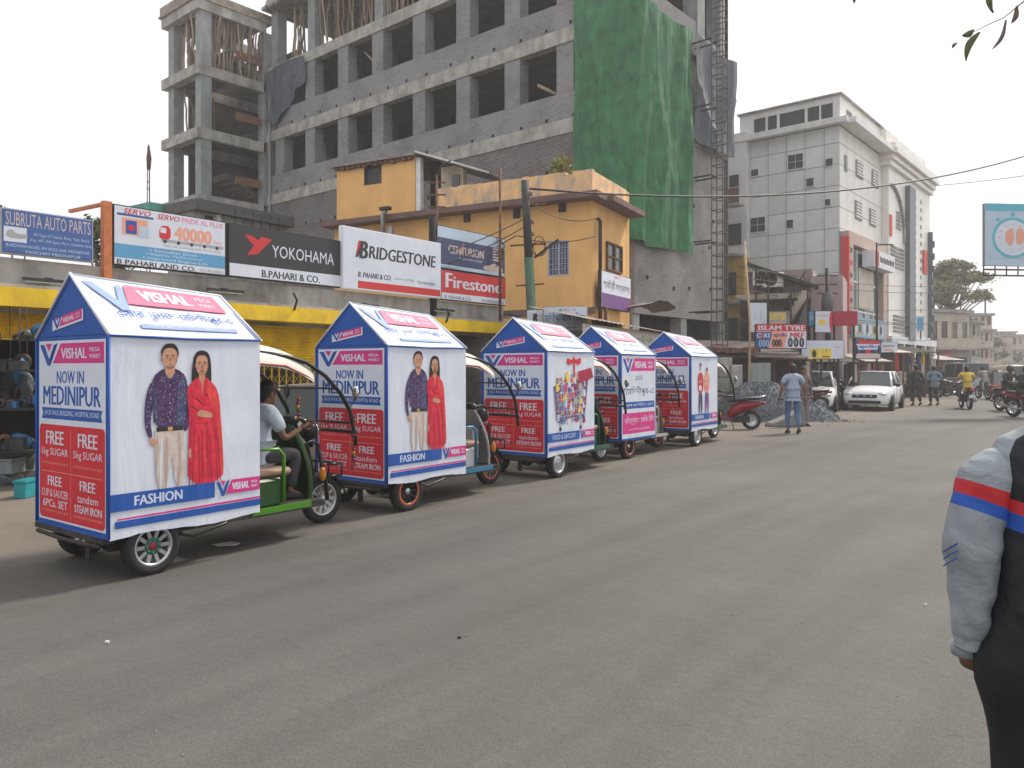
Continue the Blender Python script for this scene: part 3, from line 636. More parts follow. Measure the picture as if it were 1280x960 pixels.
# roof plants
def leafy(name, label, cat, loc, r, n, m, stem=True, lo=.05, hi=.1, squash=1.0, seed=1):
    rr = random.Random(seed); t = thing(name, label, cat, loc); mb = MB()
    for i in range(n):
        d = Vector((rr.gauss(0, 1), rr.gauss(0, 1), rr.gauss(0, 1))).normalized()*r*rr.random()**.4; d.z *= squash
        a = Vector((rr.gauss(0, 1), rr.gauss(0, 1), rr.gauss(0, 1))).normalized()*rr.uniform(lo, hi); b = a.cross(Vector((rr.gauss(0, 1), rr.gauss(0, 1), rr.gauss(0, 1)))).normalized()*a.length*.5
        mb.add([d-a, d+b, d+a, d-b], [(0, 1, 2, 3)])
    tag(mb.build('leaves', m, t, (0, 0, r*squash)), kind='stuff')
    if stem:
        mb = MB()
        for i in range(5): mb.tube([(0, 0, 0), (rr.uniform(-.3, .3)*r, rr.uniform(-.3, .3)*r, r), (rr.uniform(-.6, .6)*r, rr.uniform(-.6, .6)*r, 1.5*r*squash)], [.02, .014, .006], 5)
        mb.build('stem', M['bamboo'], t)
    return t
LEAF = mat('leaf_green', (.09, .13, .03), .6, 0, .4, 6); LEAFY = mat('leaf_yellowish', (.22, .22, .04), .6, 0, .4, 6)
p = YF.at(YF.x(695), .35); leafy('roof_weed', 'yellow green weed growing on top of the worn yellow parapet', 'plant', (p.x, p.y, 6.85), .35, 420, LEAFY, lo=.03, hi=.09, seed=4)
# ================================================================== TYRE SHOP ROW
s0 = W(0, 10.5); S = Fr((s0.x, s0.y), 92.4)
UE = S.x(641); U0 = -7.0
sh = tfr('shop_building', 'long low shop row with yellow rolling shutters and a grey parapet carrying tyre signboards', 'shop', S)
mb = MB(); mb.box(U0, .30, 2.72, UE, .65, 3.10); mb.box(U0, .15, 2.685, UE, .30, 2.72); mb.build('parapet', M['conc'], sh)
mb = MB(); mb.box(U0, .12, 2.56, UE, .5, 2.68); mb.build('sunshade', M['beige'], sh)
mb = MB(); mb.box(U0, 0.0, 2.40, UE, .12, 2.665); mb.build('fascia', M['ybeam'], sh)
mb = MB(); mb.box(U0, .12, 2.40, UE, .45, 2.44); mb.build('soffit', M['ybeam'], sh)
mb = MB(); mb.box(U0, .5, 2.35, UE, .95, 2.55); mb.box(UE-.3, .65, 0, UE, 5, 2.7); mb.box(U0, 4.8, 0, UE, 5.0, 2.7); mb.box(U0, .95, 2.5, UE, 5, 2.68); mb.build('wall', M['conc'], sh)
mb = MB(); mb.box(U0, -.35, 0, UE, .9, .16); mb.box(U0, .9, 0, UE, 5, .14); mb.build('plinth', mat('plinth_dark', (.13, .12, .11), .9, 0, .25, 3), sh)
bay = 2.75; nb = int((UE-U0)/bay)+1
sm = MB()
for i in range(14): z = .0+i*.07; sm.add([(0, 0, z), (bay-.3, 0, z), (bay-.3, -.03, z+.035), (0, -.03, z+.035), (bay-.3, 0, z+.07), (0, 0, z+.07)], [(0, 1, 2, 3), (3, 2, 4, 5)])
sm.box(0, -.04, -.06, bay-.3, .03, 0)
shut = sm.mesh('shutter', M['ybeam'])
gm = MB()
for i in range(15):
    x = .08+i*(bay-.46)/14; gm.box(x-.012, -.012, .05, x+.012, .012, 1.9)
for k in range(6):
    for i in range(14):
        x = .08+i*(bay-.46)/14; dx = (bay-.46)/14; z = .15+k*.3
        gm.bar((x, 0, z), (x+dx, 0, z+.26), .012, .006); gm.bar((x, .01, z+.26), (x+dx, .01, z), .012, .006)
gate_me = gm.mesh('gate', M['ybeam'])
for i in range(nb):
    u = U0+i*bay
    mb = MB(); mb.box(u-.15, .45, .16, u+.15, .75, 2.38); mb.build('pillar', M['ybeam'] if i % 2 else M['beige'], sh)
    if u+bay > UE+.5: continue
    o = link('rolling_shutter', shut, sh, (u+.15, .62, 1.98 if i < 3 else 1.66)); o.scale = (1, 1, .42 if i < 3 else .78)
    if i >= 3: link('folding_gate', gate_me, sh, (u+.15, .62, .16)).scale = (1, 1, .8)
    if i in (4, 6):
        mb = MB(); mb.box(u+.2, 1.6, .16, u+bay-.2, 1.7, 2.4); mb.build('inner_shutter', M['inside'], sh)
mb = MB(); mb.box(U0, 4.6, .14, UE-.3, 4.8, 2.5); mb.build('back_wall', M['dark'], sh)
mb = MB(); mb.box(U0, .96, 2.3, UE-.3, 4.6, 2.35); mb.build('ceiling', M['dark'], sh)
for px_, py_ in ((367, 377), (444, 395), (557, 394)):
    u = S.x(px_); z = S.z(px_, py_); mb = MB(); mb.tube([(u, -.02, z-.16), (u, -.1, z+.02), (u-.12, -.16, z+.14)], .022, 6); mb.build('conduit', M['iron'], sh)
for px_, py_ in ((54, 352), (273, 364), (448, 382), (546, 388), (632, 395)):
    u = S.x(px_, .45); z = S.z(px_, py_, .45)
    z = max(z, 2.79)
    mb = MB(); mb.box(u-.35, .20, z-.02, u+.35, .24, z+.02); mb.box(u-.05, .24, z-.04, u+.05, .30, z+.04); t = mb.build('lamp_bracket', M['iron'], sh)
    mb = MB(); mb.tube([(u-.32, .22, z-.035), (u+.32, .22, z-.035)], .014, 6); mb.build('tube_lamp', mat('tube_glass', (.4, .48, .46), .3), t)

# ------------------------------------------------------------------ signboards
def board(name, label, fr, px0, px1, zt, zb, v, face, cat='signboard', group=None, th=.1, frame='iron', posts=True, postz=None, ry=.0, base=None, frm=.02):
    u0, u1 = fr.x(px0, v), fr.x(px1, v); w_ = u1-u0; h = zt-zb; b = fr.at(u0, v)
    t = thing(name, label, cat, (b.x, b.y, zb), fr.ang, group)
    mb = MB(); mb.box(0, 0, 0, w_, th, h, 0); fmat = M[frame] if frame in M else INKS[II[frame]]
    mb.build('frame', fmat, t)
    mb = MB(); mb.box(frm, -.012, frm, w_-frm, -.001, h-frm); mb.build('panel', INKS[II[face]], t)
    if posts:
        mb = MB()
        for x in (w_*.12, w_*.88): mb.box(x-.02, th, .05, x+.02, th+.12, h*.9)
        mb.build('post', M['iron'], t)
    p = Pr((0, -.012, 0), (1, 0, 0), (0, 0, 1), (0, -1, 0), .0008)
    return t, p, w_, h
def fin(p, t, name='printed_lettering'): return p.build(name, INKS, t)
VS = .22
def zz(pxs, pys, v=VS): return sum(S.z(a, b, v) for a, b in zip(pxs, pys))/len(pxs)
# 1 blue auto parts
t, p, w_, h = board('signboard', 'faded blue AUTO PARTS signboard with a small white truck picture', S, 1, 116.5, zz((1, 116), (260, 274)), zz((1, 116), (317, 327)), VS, 'blue', frame='grey')
p.rect(.03, .03, w_-.03, h-.03, II['fblue'], 1); p.text('SUBRUTA AUTO PARTS', .05, h*.63, w_-.04, h*.93, II['beige'], 2, .02)
p.rect(.03, h*.27, w_*.26, h*.60, II['white'], 2); p.sp([(.06, h*.34), (.06, h*.5), (.14, h*.55), (.18, h*.45), (.33, h*.47), (.33, h*.36)], II['grey'], 3, 1)
p.text('All Type of Chassis, Body, Tata, Bosch', w_*.33, h*.43, w_*.95, h*.52, II['paleb'], 2); p.text('Eng, 407, 709 Spare Parts Available Here', w_*.30, h*.31, w_*.98, h*.39, II['paleb'], 2)
p.text('BURDWAN ROAD, PH 03222-2640, MIDNAPORE', .06, h*.15, w_-.06, h*.23, II['paleb'], 2); p.text('PASCHIM MEDINIPUR', w_*.25, h*.04, w_*.85, h*.11, II['paleb'], 2); fin(p, t)
# 2 engine oil board
t, p, w_, h = board('signboard', 'white and blue engine oil signboard with a red lorry and big 40000 numerals', S, 141, 282, zz((141, 282), (257, 275)), zz((141, 282), (331, 345)), VS, 'white', frame='iron')
p.text('SERVO', w_*.08, h*.87, w_*.31, h*.96, II['tred'], 2, .03, .3); p.rect(w_*.03, h*.83, w_*.33, h*.865, II['navy'], 2); p.text('SERVO', w_*.36, h*.86, w_*.56, h*.95, II['tred'], 2, .03, .3); p.text('PRIDE XL PLUS', w_*.58, h*.86, w_*.97, h*.95, II['pink'], 2, .01)
p.rect(w_*.07, h*.52, w_*.28, h*.8, II['salmon'], 2); p.rect(w_*.10, h*.54, w_*.19, h*.76, II['blue'], 3); p.rect(w_*.21, h*.50, w_*.29, h*.69, II['paleb'], 3); p.disc(w_*.145, h*.64, w_*.03, h*.05, II['red'], 4)
p.sp([(w_*.38, h*.52), (w_*.38, h*.68), (w_*.40, h*.76), (w_*.48, h*.76), (w_*.48, h*.52)], II['red'], 2, 1); p.rect(w_*.39, h*.63, w_*.44, h*.72, II['white'], 3)
p.text('40000', w_*.51, h*.54, w_*.86, h*.78, II['salmon'], 2, .05); p.text('kms', w_*.88, h*.56, w_*.96, h*.63, II['salmon'], 2)
p.rect(w_*.40, h*.48, w_*.97, h*.53, II['grey'], 2)
for k in range(5): p.disc(w_*(.43+k*.12), h*.49, w_*.015, h*.03, II['black'], 3, 10)
p.text('OLD OIL CHANGE FREE WITH PACK', w_*.42, h*.40, w_*.95, h*.44, II['grey'], 2, 0)
p.rect(.02, h*.13, w_-.02, h*.36, II['skyb'], 1)
for k, s_ in enumerate(('• Smoother Drive', '• Superior Performance', '• Improved Engine Life')): p.text(s_, w_*(.30-.03*k), h*(.285-.07*k), w_*(.72+.05*k), h*(.335-.07*k), II['white'], 2)
p.text('B PAHARI AND CO.', w_*.03, h*.025, w_*.71, h*.105, II['black'], 2, .03); p.text('9434620803', w_*.74, h*.03, w_*.98, h*.09, II['grey'], 2); fin(p, t)
mb = MB(); mb.box(-.14, -.02, -.35, -.02, .1, h+.02); mb.bar((-.1, .05, h-.02), (-.25, .9, h-.05), .05); mb.build('side_post', M['orange'], t)
# 3 black tyre board
t, p, w_, h = board('signboard', 'black and white YOKOHAMA tyre signboard with a red angular emblem', S, 284.5, 426, zz((284, 425), (278, 301)), zz((287, 424), (345, 360)), VS, 'dkgrey', frame='iron')
p.rect(.03, .02, w_-.02, h*.255, II['white'], 1)
p.poly([(w_*.13, h*.82), (w_*.20, h*.82), (w_*.235, h*.745), (w_*.27, h*.83), (w_*.36, h*.80), (w_*.235, h*.48), (w_*.15, h*.44), (w_*.205, h*.63)], II['tred'], 2)
p.text('YOKOHAMA', w_*.355, h*.46, w_*.93, h*.70, II['white'], 2, .02); p.text('B.PAHARI & CO.', w_*.27, h*.05, w_*.79, h*.19, II['dkgrey'], 2, .035); fin(p, t)
# 4 white tyre board
t, p, w_, h = board('signboard', 'white BRIDGESTONE tyre signboard with a red stripe along its lower edge', S, 427.5, 551, zz((427, 551), (283, 304)), zz((427, 551), (361, 374)), VS-.06, 'white', frame='white')
p.poly([(w_*.12, h*.56), (w_*.175, h*.56), (w_*.20, h*.80), (w_*.145, h*.80)], II['tred'], 2); p.poly([(w_*.115, h*.53), (w_*.14, h*.53), (w_*.20, h*.80), (w_*.18, h*.80)], II['dkgrey'], 3)
p.text('B', w_*.15, h*.52, w_*.235, h*.80, II['dkgrey'], 4, .05, .15); p.text('RIDGESTONE', w_*.24, h*.54, w_*.94, h*.745, II['dkgrey'], 2, .035, .12)
p.text('B. PAHARI & CO.', w_*.14, h*.215, w_*.46, h*.30, II['dkgrey'], 2, .03, .2); p.text('কেরানীটোলা মেিদনীপুর', w_*.49, h*.225, w_*.70, h*.285, II['grey'], 2); p.text('TEL-9434620803', w_*.73, h*.22, w_*.93, h*.27, II['dkgrey'], 2)
p.rect(w_*.14, h*.035, w_-.03, h*.155, II['tred'], 1); fin(p, t)
# 5 double board
zt5, zm5, zb5 = zz((543, 630), (281, 297)), zz((551, 632), (333, 350)), zz((551, 632), (374, 383))
t, p, w_, h = board('signboard', 'navy and white battery signboard mounted above the red tyre signboard', S, 546, 631, zt5, zm5+.01, VS, 'paleb', frame='iron')
p.rect(.02, h*.1, w_-.02, h*.72, II['navy2'], 1); p.text('CENTURION', w_*.15, h*.38, w_*.66, h*.58, II['beige'], 2, .03); p.poly([(w_*.3, h*.35), (w_*.34, h*.5), (w_*.33, h*.52), (w_*.37, h*.7), (w_*.35, h*.5), (w_*.365, h*.48)], II['salmon'], 3)
p.text('BATTERY POWER YOU TRUST', w_*.3, h*.27, w_*.64, h*.32, II['white'], 2); 
for k in range(5): p.rect(w_*.80, h*(.38+.07*k), w_*(.93-.01*k), h*(.42+.07*k), II['beige'], 2)
p.sp([(w_*.66, h*.1), (w_*.66, h*.22), (w_*.75, h*.24), (w_*.8, h*.31), (w_*.9, h*.3), (w_*.96, h*.2), (w_*.96, h*.1)], II['beige'], 2, 1); p.text('B. PAHARI & CO.', w_*.05, h*.02, w_*.3, h*.07, II['dkgrey'], 2); fin(p, t)
t, p, w_, h = board('signboard', 'red Firestone tyre signboard in white blackletter below the navy battery signboard', S, 551, 632, zm5-.01, zb5, VS-.02, 'white', frame='iron')
p.rect(.02, h*.24, w_-.02, h-.02, II['tred'], 1); p.text('F', w_*.06, h*.42, w_*.16, h*.90, II['white'], 2, .06); p.text('irestone', w_*.17, h*.42, w_*.92, h*.80, II['white'], 2, .05)
p.text('B. PAHARI & CO.', w_*.05, h*.05, w_*.44, h*.16, II['dkgrey'], 2, .02); p.text('PH-9434620803', w_*.6, h*.05, w_*.96, h*.15, II['dkgrey'], 2, .02); fin(p, t)

# things kept under the first bay's awning (left of the first cart)
def at_px(px, d, z=0): q = W(px, d); return (q.x, q.y, z)
gt = clothmat('plastic_grey', (.10, .115, .12), 6, .9, .3, .05, .3); gtb = clothmat('plastic_blue', (.03, .14, .32), 6, .9, .3, .05, .3); dkp = clothmat('dark_plastic', (.03, .035, .04), 6, .9, .4, .05, .3)
def bag(px, py, w_, h_, d, m, lab, cat='bag', nm='plastic_bag'):
    q = W(px, d); z = Zt(py, d); t = thing(nm, lab, cat, (q.x, q.y, z), YAW); mb = MB()
    rings = []
    for i in range(9):
        f = i/8; r = w_/2*(.12+sin(pi*min(1, (1-f)*.93+.07))**.6*.95) * (1 if f < .95 else .3)
        rings.append([(r*cos(a)*(1+.22*sin(5*a+i*1.3)), r*.7*sin(a)*(1+.2*cos(4*a+i)), h_/2-h_*(1-f)) for a in [k*pi/8 for k in range(16)]])
    mb.loft(rings); mb.build('sack', m, t); mb = MB(); mb.tube([(0, 0, h_/2), (.01, 0, h_/2+.05), (0, 0, max(h_/2+.06, min(2.40-z, h_/2+1.6)) if z > .8 else h_/2+.06)], .006, 5); mb.build('string', M['iron'], t); return t
bag(24, 465, .18, .44, 10.65, gtb, 'blue plastic sack of parts hanging highest beside the first cart')
bag(33, 482, .17, .38, 10.6, gt, 'silver grey plastic sack hanging just under the blue sack')
bag(12, 475, .21, .6, 10.65, dkp, 'black sack hanging in the shop mouth beside the blue sack')
bag(8, 598, .34, .24, 10.3, gt, 'grey bundle lying low in the shop mouth')
mb = MB()
for k in range(9):
    mb.tube([(.045*cos(a)+.007*k, .03*sin(a*2)+.005*k, .20*sin(a)+.01*sin(k*2)) for a in [i*2*pi/14 for i in range(15)]], .012, 5)
q = at_px(33, 10.45, .16+.22); tag(mb.build('rope_coil', mat('pale_rope', (.14, .17, .14), .9, 0, .3), None, q, YAW), 'coil of pale green rope hanging beside the first cart below the sacks', 'rope')
def crate(px, py0, py1, w_, d, m, lab, nm='storage_box'):
    q = W(px, d); z0 = .16 if d > 9.9 else 0; h_ = max(.12, Zt(py0, d)-z0); t = thing(nm, lab, 'box', (q.x, q.y, z0), YAW)
    mb = MB(); mb.box(-w_/2, -.15, 0, w_/2, .15, h_); mb.build('body', m, t, bevel=.008); mb = MB(); mb.box(-w_/2-.01, -.16, h_+.001, w_/2+.01, .16, h_+.03); mb.build('lid', m, t); return t
crate(34, 602, 622, .14, 9.3, mat('teal_plastic', (.02, .25, .28), .4), 'teal plastic box on the ground before the shop step beside the first cart')
crate(16, 575, 590, .16, 10.25, mat('grey_plastic', (.2, .23, .25), .4), 'small grey plastic tub on the step in the shop mouth', 'plastic_tub')
t = thing('display_rack', 'dark metal rack of spare parts standing in the open shop bay', 'rack', at_px(14, 10.2, .15), YAW)
for z in (.3, .85, 1.35):
    mb = MB(); mb.box(-.7, -.2, z, .6, .3, z+.03); mb.build('shelf', M['iron'], t)
for x in (-.7, .57):
    for y in (-.2, .27): mb = MB(); mb.box(x, y, 0, x+.03, y+.03, 1.9); mb.build('upright', M['iron'], t)
random.seed(21)
for i in range(60):
    z = random.choice((.33, .88, 1.38, 1.75)); x = random.uniform(-.65, .5); mb = MB(); r = random.uniform(.05, .12)
    mm = random.choice((dkp, gt, dkp, gtb, M['rust'], M['iron']))
    if i % 3: mb.lathe([(r*.5, -.03), (r, -.03), (r, .03), (r*.5, .03), (r*.5, -.03)], (x, random.uniform(-.1, .15), z+r), 'y', 14)
    else: mb.box(x-r, -.1, z, x+r, .1, z+r*1.4)
    mb.build('spare_part', mm, t)
# ================================================================== LOW BLOCKS BEHIND THE SHOPS
q = W(243, 26); BF = Fr((q.x, q.y), 95)
t = tfr('rear_outbuilding', 'low grey plastered outbuilding with a dark stained ledge behind the oil signboard', 'building', BF)
b = BF.x(360)
mb = MB(); mb.box(0, 0, 0, b, 1.6, 6.85); mb.build('wall', M['conc'], t); mb = MB(); mb.box(-.1, -.25, 6.85, b+.1, 1.7, 7.22); mb.build('parapet', mat('dark_ledge', (.12, .115, .11), .9, 0, .2, 2), t)
mb = MB(); mb.box(-.05, 1.0, 6.6, -.01, 3.3, 7.0); mb.build('teal_ledge', M['teal'], t)
mb = MB(); mb.box(-.6, 1.71, 6.75, .5, 3.3, 7.25); mb.build('teal_slab', M['teal'], t)
mb = MB(); mb.box(BF.x(256), -.02, 6.0, BF.x(266), .1, 6.75); mb.build('window', M['black'], t)
mb = MB(); mb.box(BF.x(270), -.06, 5.6, BF.x(275), -.002, 6.84); mb.build('white_pipe_box', mat('white_post', (.7, .7, .72)), t)
for k in range(6): x = BF.x(288+k*11); mb = MB(); mb.tube([(x, -.28, 7.1), (x+.1, -.12, 6.4), (x-.1+.05*k, -.1, 5.6)], .018, 5); mb.build('hanging_cable', M['iron'], t)
q = W(186, 40); t = thing('lattice_mast', 'thin distant radio mast with reddish head rising above the signboards', 'mast', (q.x, q.y, 0))
mb = MB()
for a in range(3): mb.tube([(.16*cos(a*2.1), .16*sin(a*2.1), 0), (.05*cos(a*2.1), .05*sin(a*2.1), 13.0)], .025, 5)
for k in range(34): z = .3+k*.37; r = .16-.11*z/13; mb.tube([(r*cos(k*2.1), r*sin(k*2.1), z), (r*cos(k*2.1+2.1), r*sin(k*2.1+2.1), z+.3)], .014, 4)
mb.build('lattice', M['rust'], t)
mb = MB(); mb.tube([(0, 0, 11.8), (.03, 0, 12.4), (-.02, 0, 13.1)], [.09, .13, .03], 7); mb.build('mast_head', M['rust'], t)
# tree behind, between the first two boards
def tree(name, label, loc, h, cr, nclump, nleaf, m, trunk=.18, seed=1, squash=.6, lo=.08, hi=.16, base=.45, spread=1.0):
    rr = random.Random(seed); t = thing(name, label, 'tree', loc)
    mb = MB(); top = Vector((rr.uniform(-.1, .1)*h, rr.uniform(-.1, .1)*h, h*base))
    mb.tube([(0, 0, 0), top*.5+Vector((.05*h, 0, 0)), top], [trunk, trunk*.8, trunk*.6], 9)
    cl = []
    for i in range(nclump):
        a = rr.uniform(0, 2*pi); e = rr.uniform(-.15, 1); q = Vector((cos(a)*cos(e*1.3)*cr*spread, sin(a)*cos(e*1.3)*cr*spread, h*base+(h-h*base)*(.25+.75*max(0, sin(e*1.4)))))*1
        q = Vector((q.x*rr.uniform(.5, 1), q.y*rr.uniform(.5, 1), q.z)); cl.append(q)
        mid = top.lerp(q, .5)+Vector((0, 0, -.06*h)); mb.tube([top, mid, q], [trunk*.4, trunk*.22, trunk*.06], 5)
    mb.build('trunk', mat('bark', (.16, .12, .09), .9, 0, .3, 5), t)
    mb = MB(); per = nleaf//nclump
    for q in cl:
        r = cr*rr.uniform(.2, .4)
        for i in range(per):
            d = Vector((rr.gauss(0, .5), rr.gauss(0, .5), rr.gauss(0, .5)*squash))*r; c_ = q+d
            a = Vector((rr.gauss(0, 1), rr.gauss(0, 1), rr.gauss(0, .6))).normalized()*rr.uniform(lo, hi); b = a.cross(Vector((rr.gauss(0, 1), rr.gauss(0, 1), rr.gauss(0, 1)))).normalized()*a.length*.45
            mb.add([c_-a, c_+b, c_+a, c_-b], [(0, 1, 2, 3)])
    tag(mb.build('crown', m, t), kind='stuff'); return t
q = W(127, 24); tree('tree', 'bushy green tree showing between the blue and the white signboards', (q.x, q.y, 0), 6.0, 1.3, 16, 3800, LEAF, seed=5, lo=.06, hi=.14)
q = W(2, 22); tree('tree', 'dark tree top just above the corner of the blue auto parts signboard', (q.x-.6, q.y, 0), 6.1, 1.2, 12, 1800, LEAF, seed=6)

# ================================================================== UTILITY POLE AND WIRES
pb = W(664, 19.3)
up = thing('utility_pole', 'leaning green and black utility pole hung with tangled cables before the orange yellow house', 'utility pole', (pb.x, pb.y, 0))
tp = W(656, 19.3)-pb; H_ = Zt(226, 19.3)
def PP(z): f = (z-3.1)/(H_-3.1); return Vector((tp.x*f, tp.y*f, z))
mb = MB(); mb.tube([PP(0), PP(4.3)], [.13, .12], 10); mb.build('lower_shaft', mat('pole_green', (.05, .13, .08), .7, 0, .25, 4, dirt=(.15, .14, .12)), up)
mb = MB(); mb.tube([PP(4.3), PP(H_)], [.11, .10], 10); mb.build('upper_shaft', mat('pole_black', (.05, .05, .05), .8, 0, .3, 4), up)
for z, ln in ((5.6, .5), (4.6, .45), (3.6, .35)):
    b = PP(z); mb = MB(); mb.bar(b-Vector((ln*cos(YAW), ln*sin(YAW), 0)), b+Vector((ln*cos(YAW), ln*sin(YAW), .05)), .04); mb.build('cross_arm', M['rust'], up)
mb = MB(); b = PP(4.5); r_ = Vector((cos(YAW), sin(YAW), 0))
for k in range(7):
    c_ = b+r_*random.choice((-.75, .3))+Vector((0, 0, random.uniform(-.2, .1)))
    mb.tube([c_+r_*.12*cos(a)*(1+.1*k)+Vector((0, -.05, .30*sin(a)*(1-.08*k))) for a in [i*2*pi/12 for i in range(13)]], .012, 5)
mb.bar(b+r_*.15+Vector((0, 0, -.2)), b+r_*.75+Vector((0, 0, .25)), .06)
mb.tube([b-r_*.75+Vector((0, 0, .1)), b-r_*.3+Vector((0, 0, .35)), b+Vector((0, 0, .3))], .014, 5)
mb.build('cable_coil', M['iron'], up)
for z in (5.9, 5.2, 4.9): mb = MB(); b = PP(z)+r_*.14; mb.lathe([(.001, -.06), (.05, -.05), (.03, 0), (.05, .04), (.001, .06)], b, 'z', 8); mb.build('insulator', mat('porcelain', (.2, .17, .15), .3), up)
def wire(lab, a, b, sag, r=.012, nm='overhead_cable', grp=None, n=22, seed=0):
    a = Vector(a); b = Vector(b); mb = MB()
    mb.tube([(b-a)*(i/n)-Vector((0, 0, sag*4*(i/n)*(1-i/n))) for i in range(n+1)], r, 5)
    return tag(mb.build(nm, M['iron'], None, a), lab, 'cable', grp)
def V3(px, py, d): q = W(px, d); return Vector((q.x, q.y, Zt(py, d)))
wire('thick black cable running from the utility pole across the green tarpaulin and the white building', V3(662, 236, 19.4), V3(1400, 150, 34), 1.3, .028)
wire('thin cable drooping from the utility pole past the drain pipe of the orange yellow house', V3(662, 252, 19.4), V3(748, 272, 20.4), .25, .012)
wire('thin cable from the utility pole over the grilled window to the house corner', V3(664, 300, 19.4), V3(745, 295, 20.6), .1, .012)
wire('slack cable running from the utility pole behind the navy signboard', V3(662, 270, 19.3), V3(560, 315, 17.5), .05, .014)
wire('second slack cable running from the utility pole behind the navy signboard', V3(662, 280, 19.3), V3(560, 330, 17.6), .05, .014)
wire('lone high cable crossing the white sky beyond the white building', V3(1080, 236, 60), V3(1420, 196, 40), .4, .02)
for k in range(6):
    wire('slack service cable in the bundle crossing the front of the white building', V3(925+random.uniform(-10, 10), 333+k*13, 29), V3(1240, 350+k*13+random.uniform(-4, 4), 58), random.uniform(.2, .9), .016, grp='service cables in front of the white building')
# masts on the shop roof
for px_, y0, y1, lab in ((546, 218, 300, 'rusty aerial mast with crossbars standing behind the white tyre signboard'), (625, 210, 300, 'plain rusty pipe mast standing behind the navy signboard')):
    q = W(px_, 19); z0, z1 = Zt(y1, 19), Zt(y0, 19); t = thing('aerial_mast', lab, 'mast', (q.x, q.y, 2.7))
    mb = MB(); mb.tube([(0, 0, 0), (0, 0, z1-2.7)], .035, 7); mb.build('shaft', M['rust'], t)
    if px_ < 600:
        for k in range(4): mb = MB(); z = z1-2.9-k*.3; mb.bar(-r_*.22+Vector((0, 0, z)), r_*.22+Vector((0, 0, z)), .035); mb.build('crossbar', M['rust'], t)
        mb = MB(); mb.tube([(0, 0, z1-2.9), Vector((0, 0, z1-2.5))+r_*.1, Vector((0, 0, z1-2.35))+r_*.35], .02, 5); mb.build('lamp_arm', M['iron'], t)
mb = MB(); q = W(541, 17.6)
tag(mb.tube([(0, 0, 2.7), (0, 0, 5.0)], .09, 8).build('black_post', M['black'], None, (q.x, q.y, 0)), 'short black post between the white and the navy signboards', 'post')

# ================================================================== SIGNS BELOW THE YELLOW HOUSE
SW = SF
q = W(677, 18.9); A1 = Fr((q.x, q.y), 40)
t, p, w_, h = board('signboard', 'small white signboard with a red and black letter B at the utility pole foot', A1, 659, 678.5, Zt(388, 18.9), Zt(411, 18.9), 0, 'white', frame='white', posts=False)
p.text('B', w_*.33, h*.32, w_*.66, h*.82, II['black'], 2, .06, .2); p.poly([(w_*.36, h*.6), (w_*.44, h*.82), (w_*.38, h*.82)], II['red'], 3); p.text('BRIDGESTONE', w_*.14, h*.14, w_*.86, h*.25, II['black'], 2); fin(p, t)
mb = MB(); mb.bar((w_/2, .12, -2.9), (w_/2, .12, 0), .05); mb.build('stand', M['iron'], t)
q = W(705, 19.5); A2 = Fr((q.x, q.y), 30)
t, p, w_, h = board('signboard', 'white pump service signboard in blue Bengali letters below the grilled window', A2, 679, 734, Zt(383, 19.5), Zt(424, 19.5), 0, 'white', frame='grey', posts=False)
p.text('মেিদনীপুর পাম্প সািভর্স', w_*.03, h*.45, w_*.96, h*.82, II['blue'], 2, .02); p.text('পাম্প মেরামত করা হয়', w_*.1, h*.3, w_*.75, h*.38, II['dkgrey'], 2); p.text('ফোন', w_*.45, h*.86, w_*.75, h*.93, II['red'], 2)
p.sp([(w_*.76, h*.05), (w_*.76, h*.15), (w_*.82, h*.17), (w_*.84, h*.28), (w_*.88, h*.17), (w_*.94, h*.1), (w_*.94, h*.05)], II['green'], 2, 1); p.sp([(w_*.35, h*.86), (w_*.4, h*.95), (w_*.45, h*.86)], II['green'], 2, 1); fin(p, t)
for x in (0, w_-.05): mb = MB(); mb.box(x, .11, -2.3, x+.05, .16, 0); mb.build('stand', M['iron'], t)
SG = Fr(YF.at(.22, 0), 101.9)
a0, a1 = SG.x(751.5), SG.x(788); 
t, p, w_, h = board('signboard', 'white signboard in grey Bengali letters with a purple panel below, on the yellow house', SG, 751.5, 788, SG.z(768, 342), SG.z(768, 387), 0, 'white', frame='iron', posts=False)
p.rect(.02, .02, w_-.02, h*.40, II['purple'], 1); p.text('সাবিত্রী বস্ত্রালয়', w_*.05, h*.48, w_*.95, h*.78, II['dkgrey'], 2, .01); p.text('প্রোঃ', w_*.4, h*.84, w_*.62, h*.93, II['red'], 2); fin(p, t)
t = tfr('shop_canopy', 'rusty tin canopy over painted shop signs at the foot of the orange yellow house', 'canopy', Fr(YF.at(.25, .2), 101.9))
K = Fr(YF.at(.25, .2), 101.9)
ka, kb = K.x(741, -1.2), K.x(838, -1.2); mb = MB()
nn = 40
vs = []
for i in range(nn+1):
    x = ka+(kb-ka)*i/nn; o_ = .02*(i % 2)
    vs += [(x, -1.25, 2.62+o_-.08*i/nn), (x, .4, 2.98+o_-.08*i/nn)]
mb.add(vs, [(2*i, 2*i+2, 2*i+3, 2*i+1) for i in range(nn)]); mb.build('roof_sheet', M['tin'], t)
mb = MB(); mb.box(ka, -1.0, 1.7, kb, -.95, 2.55); mb.build('sign_fascia', M['fade'], t)
mb = MB(); mb.box(ka, -.94, 0, kb, .35, 2.4); mb.build('shop_wall', M['dark'], t)
p = Pr((ka, -1.0, 1.7), (1, 0, 0), (0, 0, 1), (0, -1, 0), .003); w_ = kb-ka; h = .85
p.rect(.1, .1, w_*.33, h*.9, II['white']); p.text('ছাপা হয়', w_*.06, h*.35, w_*.3, h*.8, II['salmon'], 2)
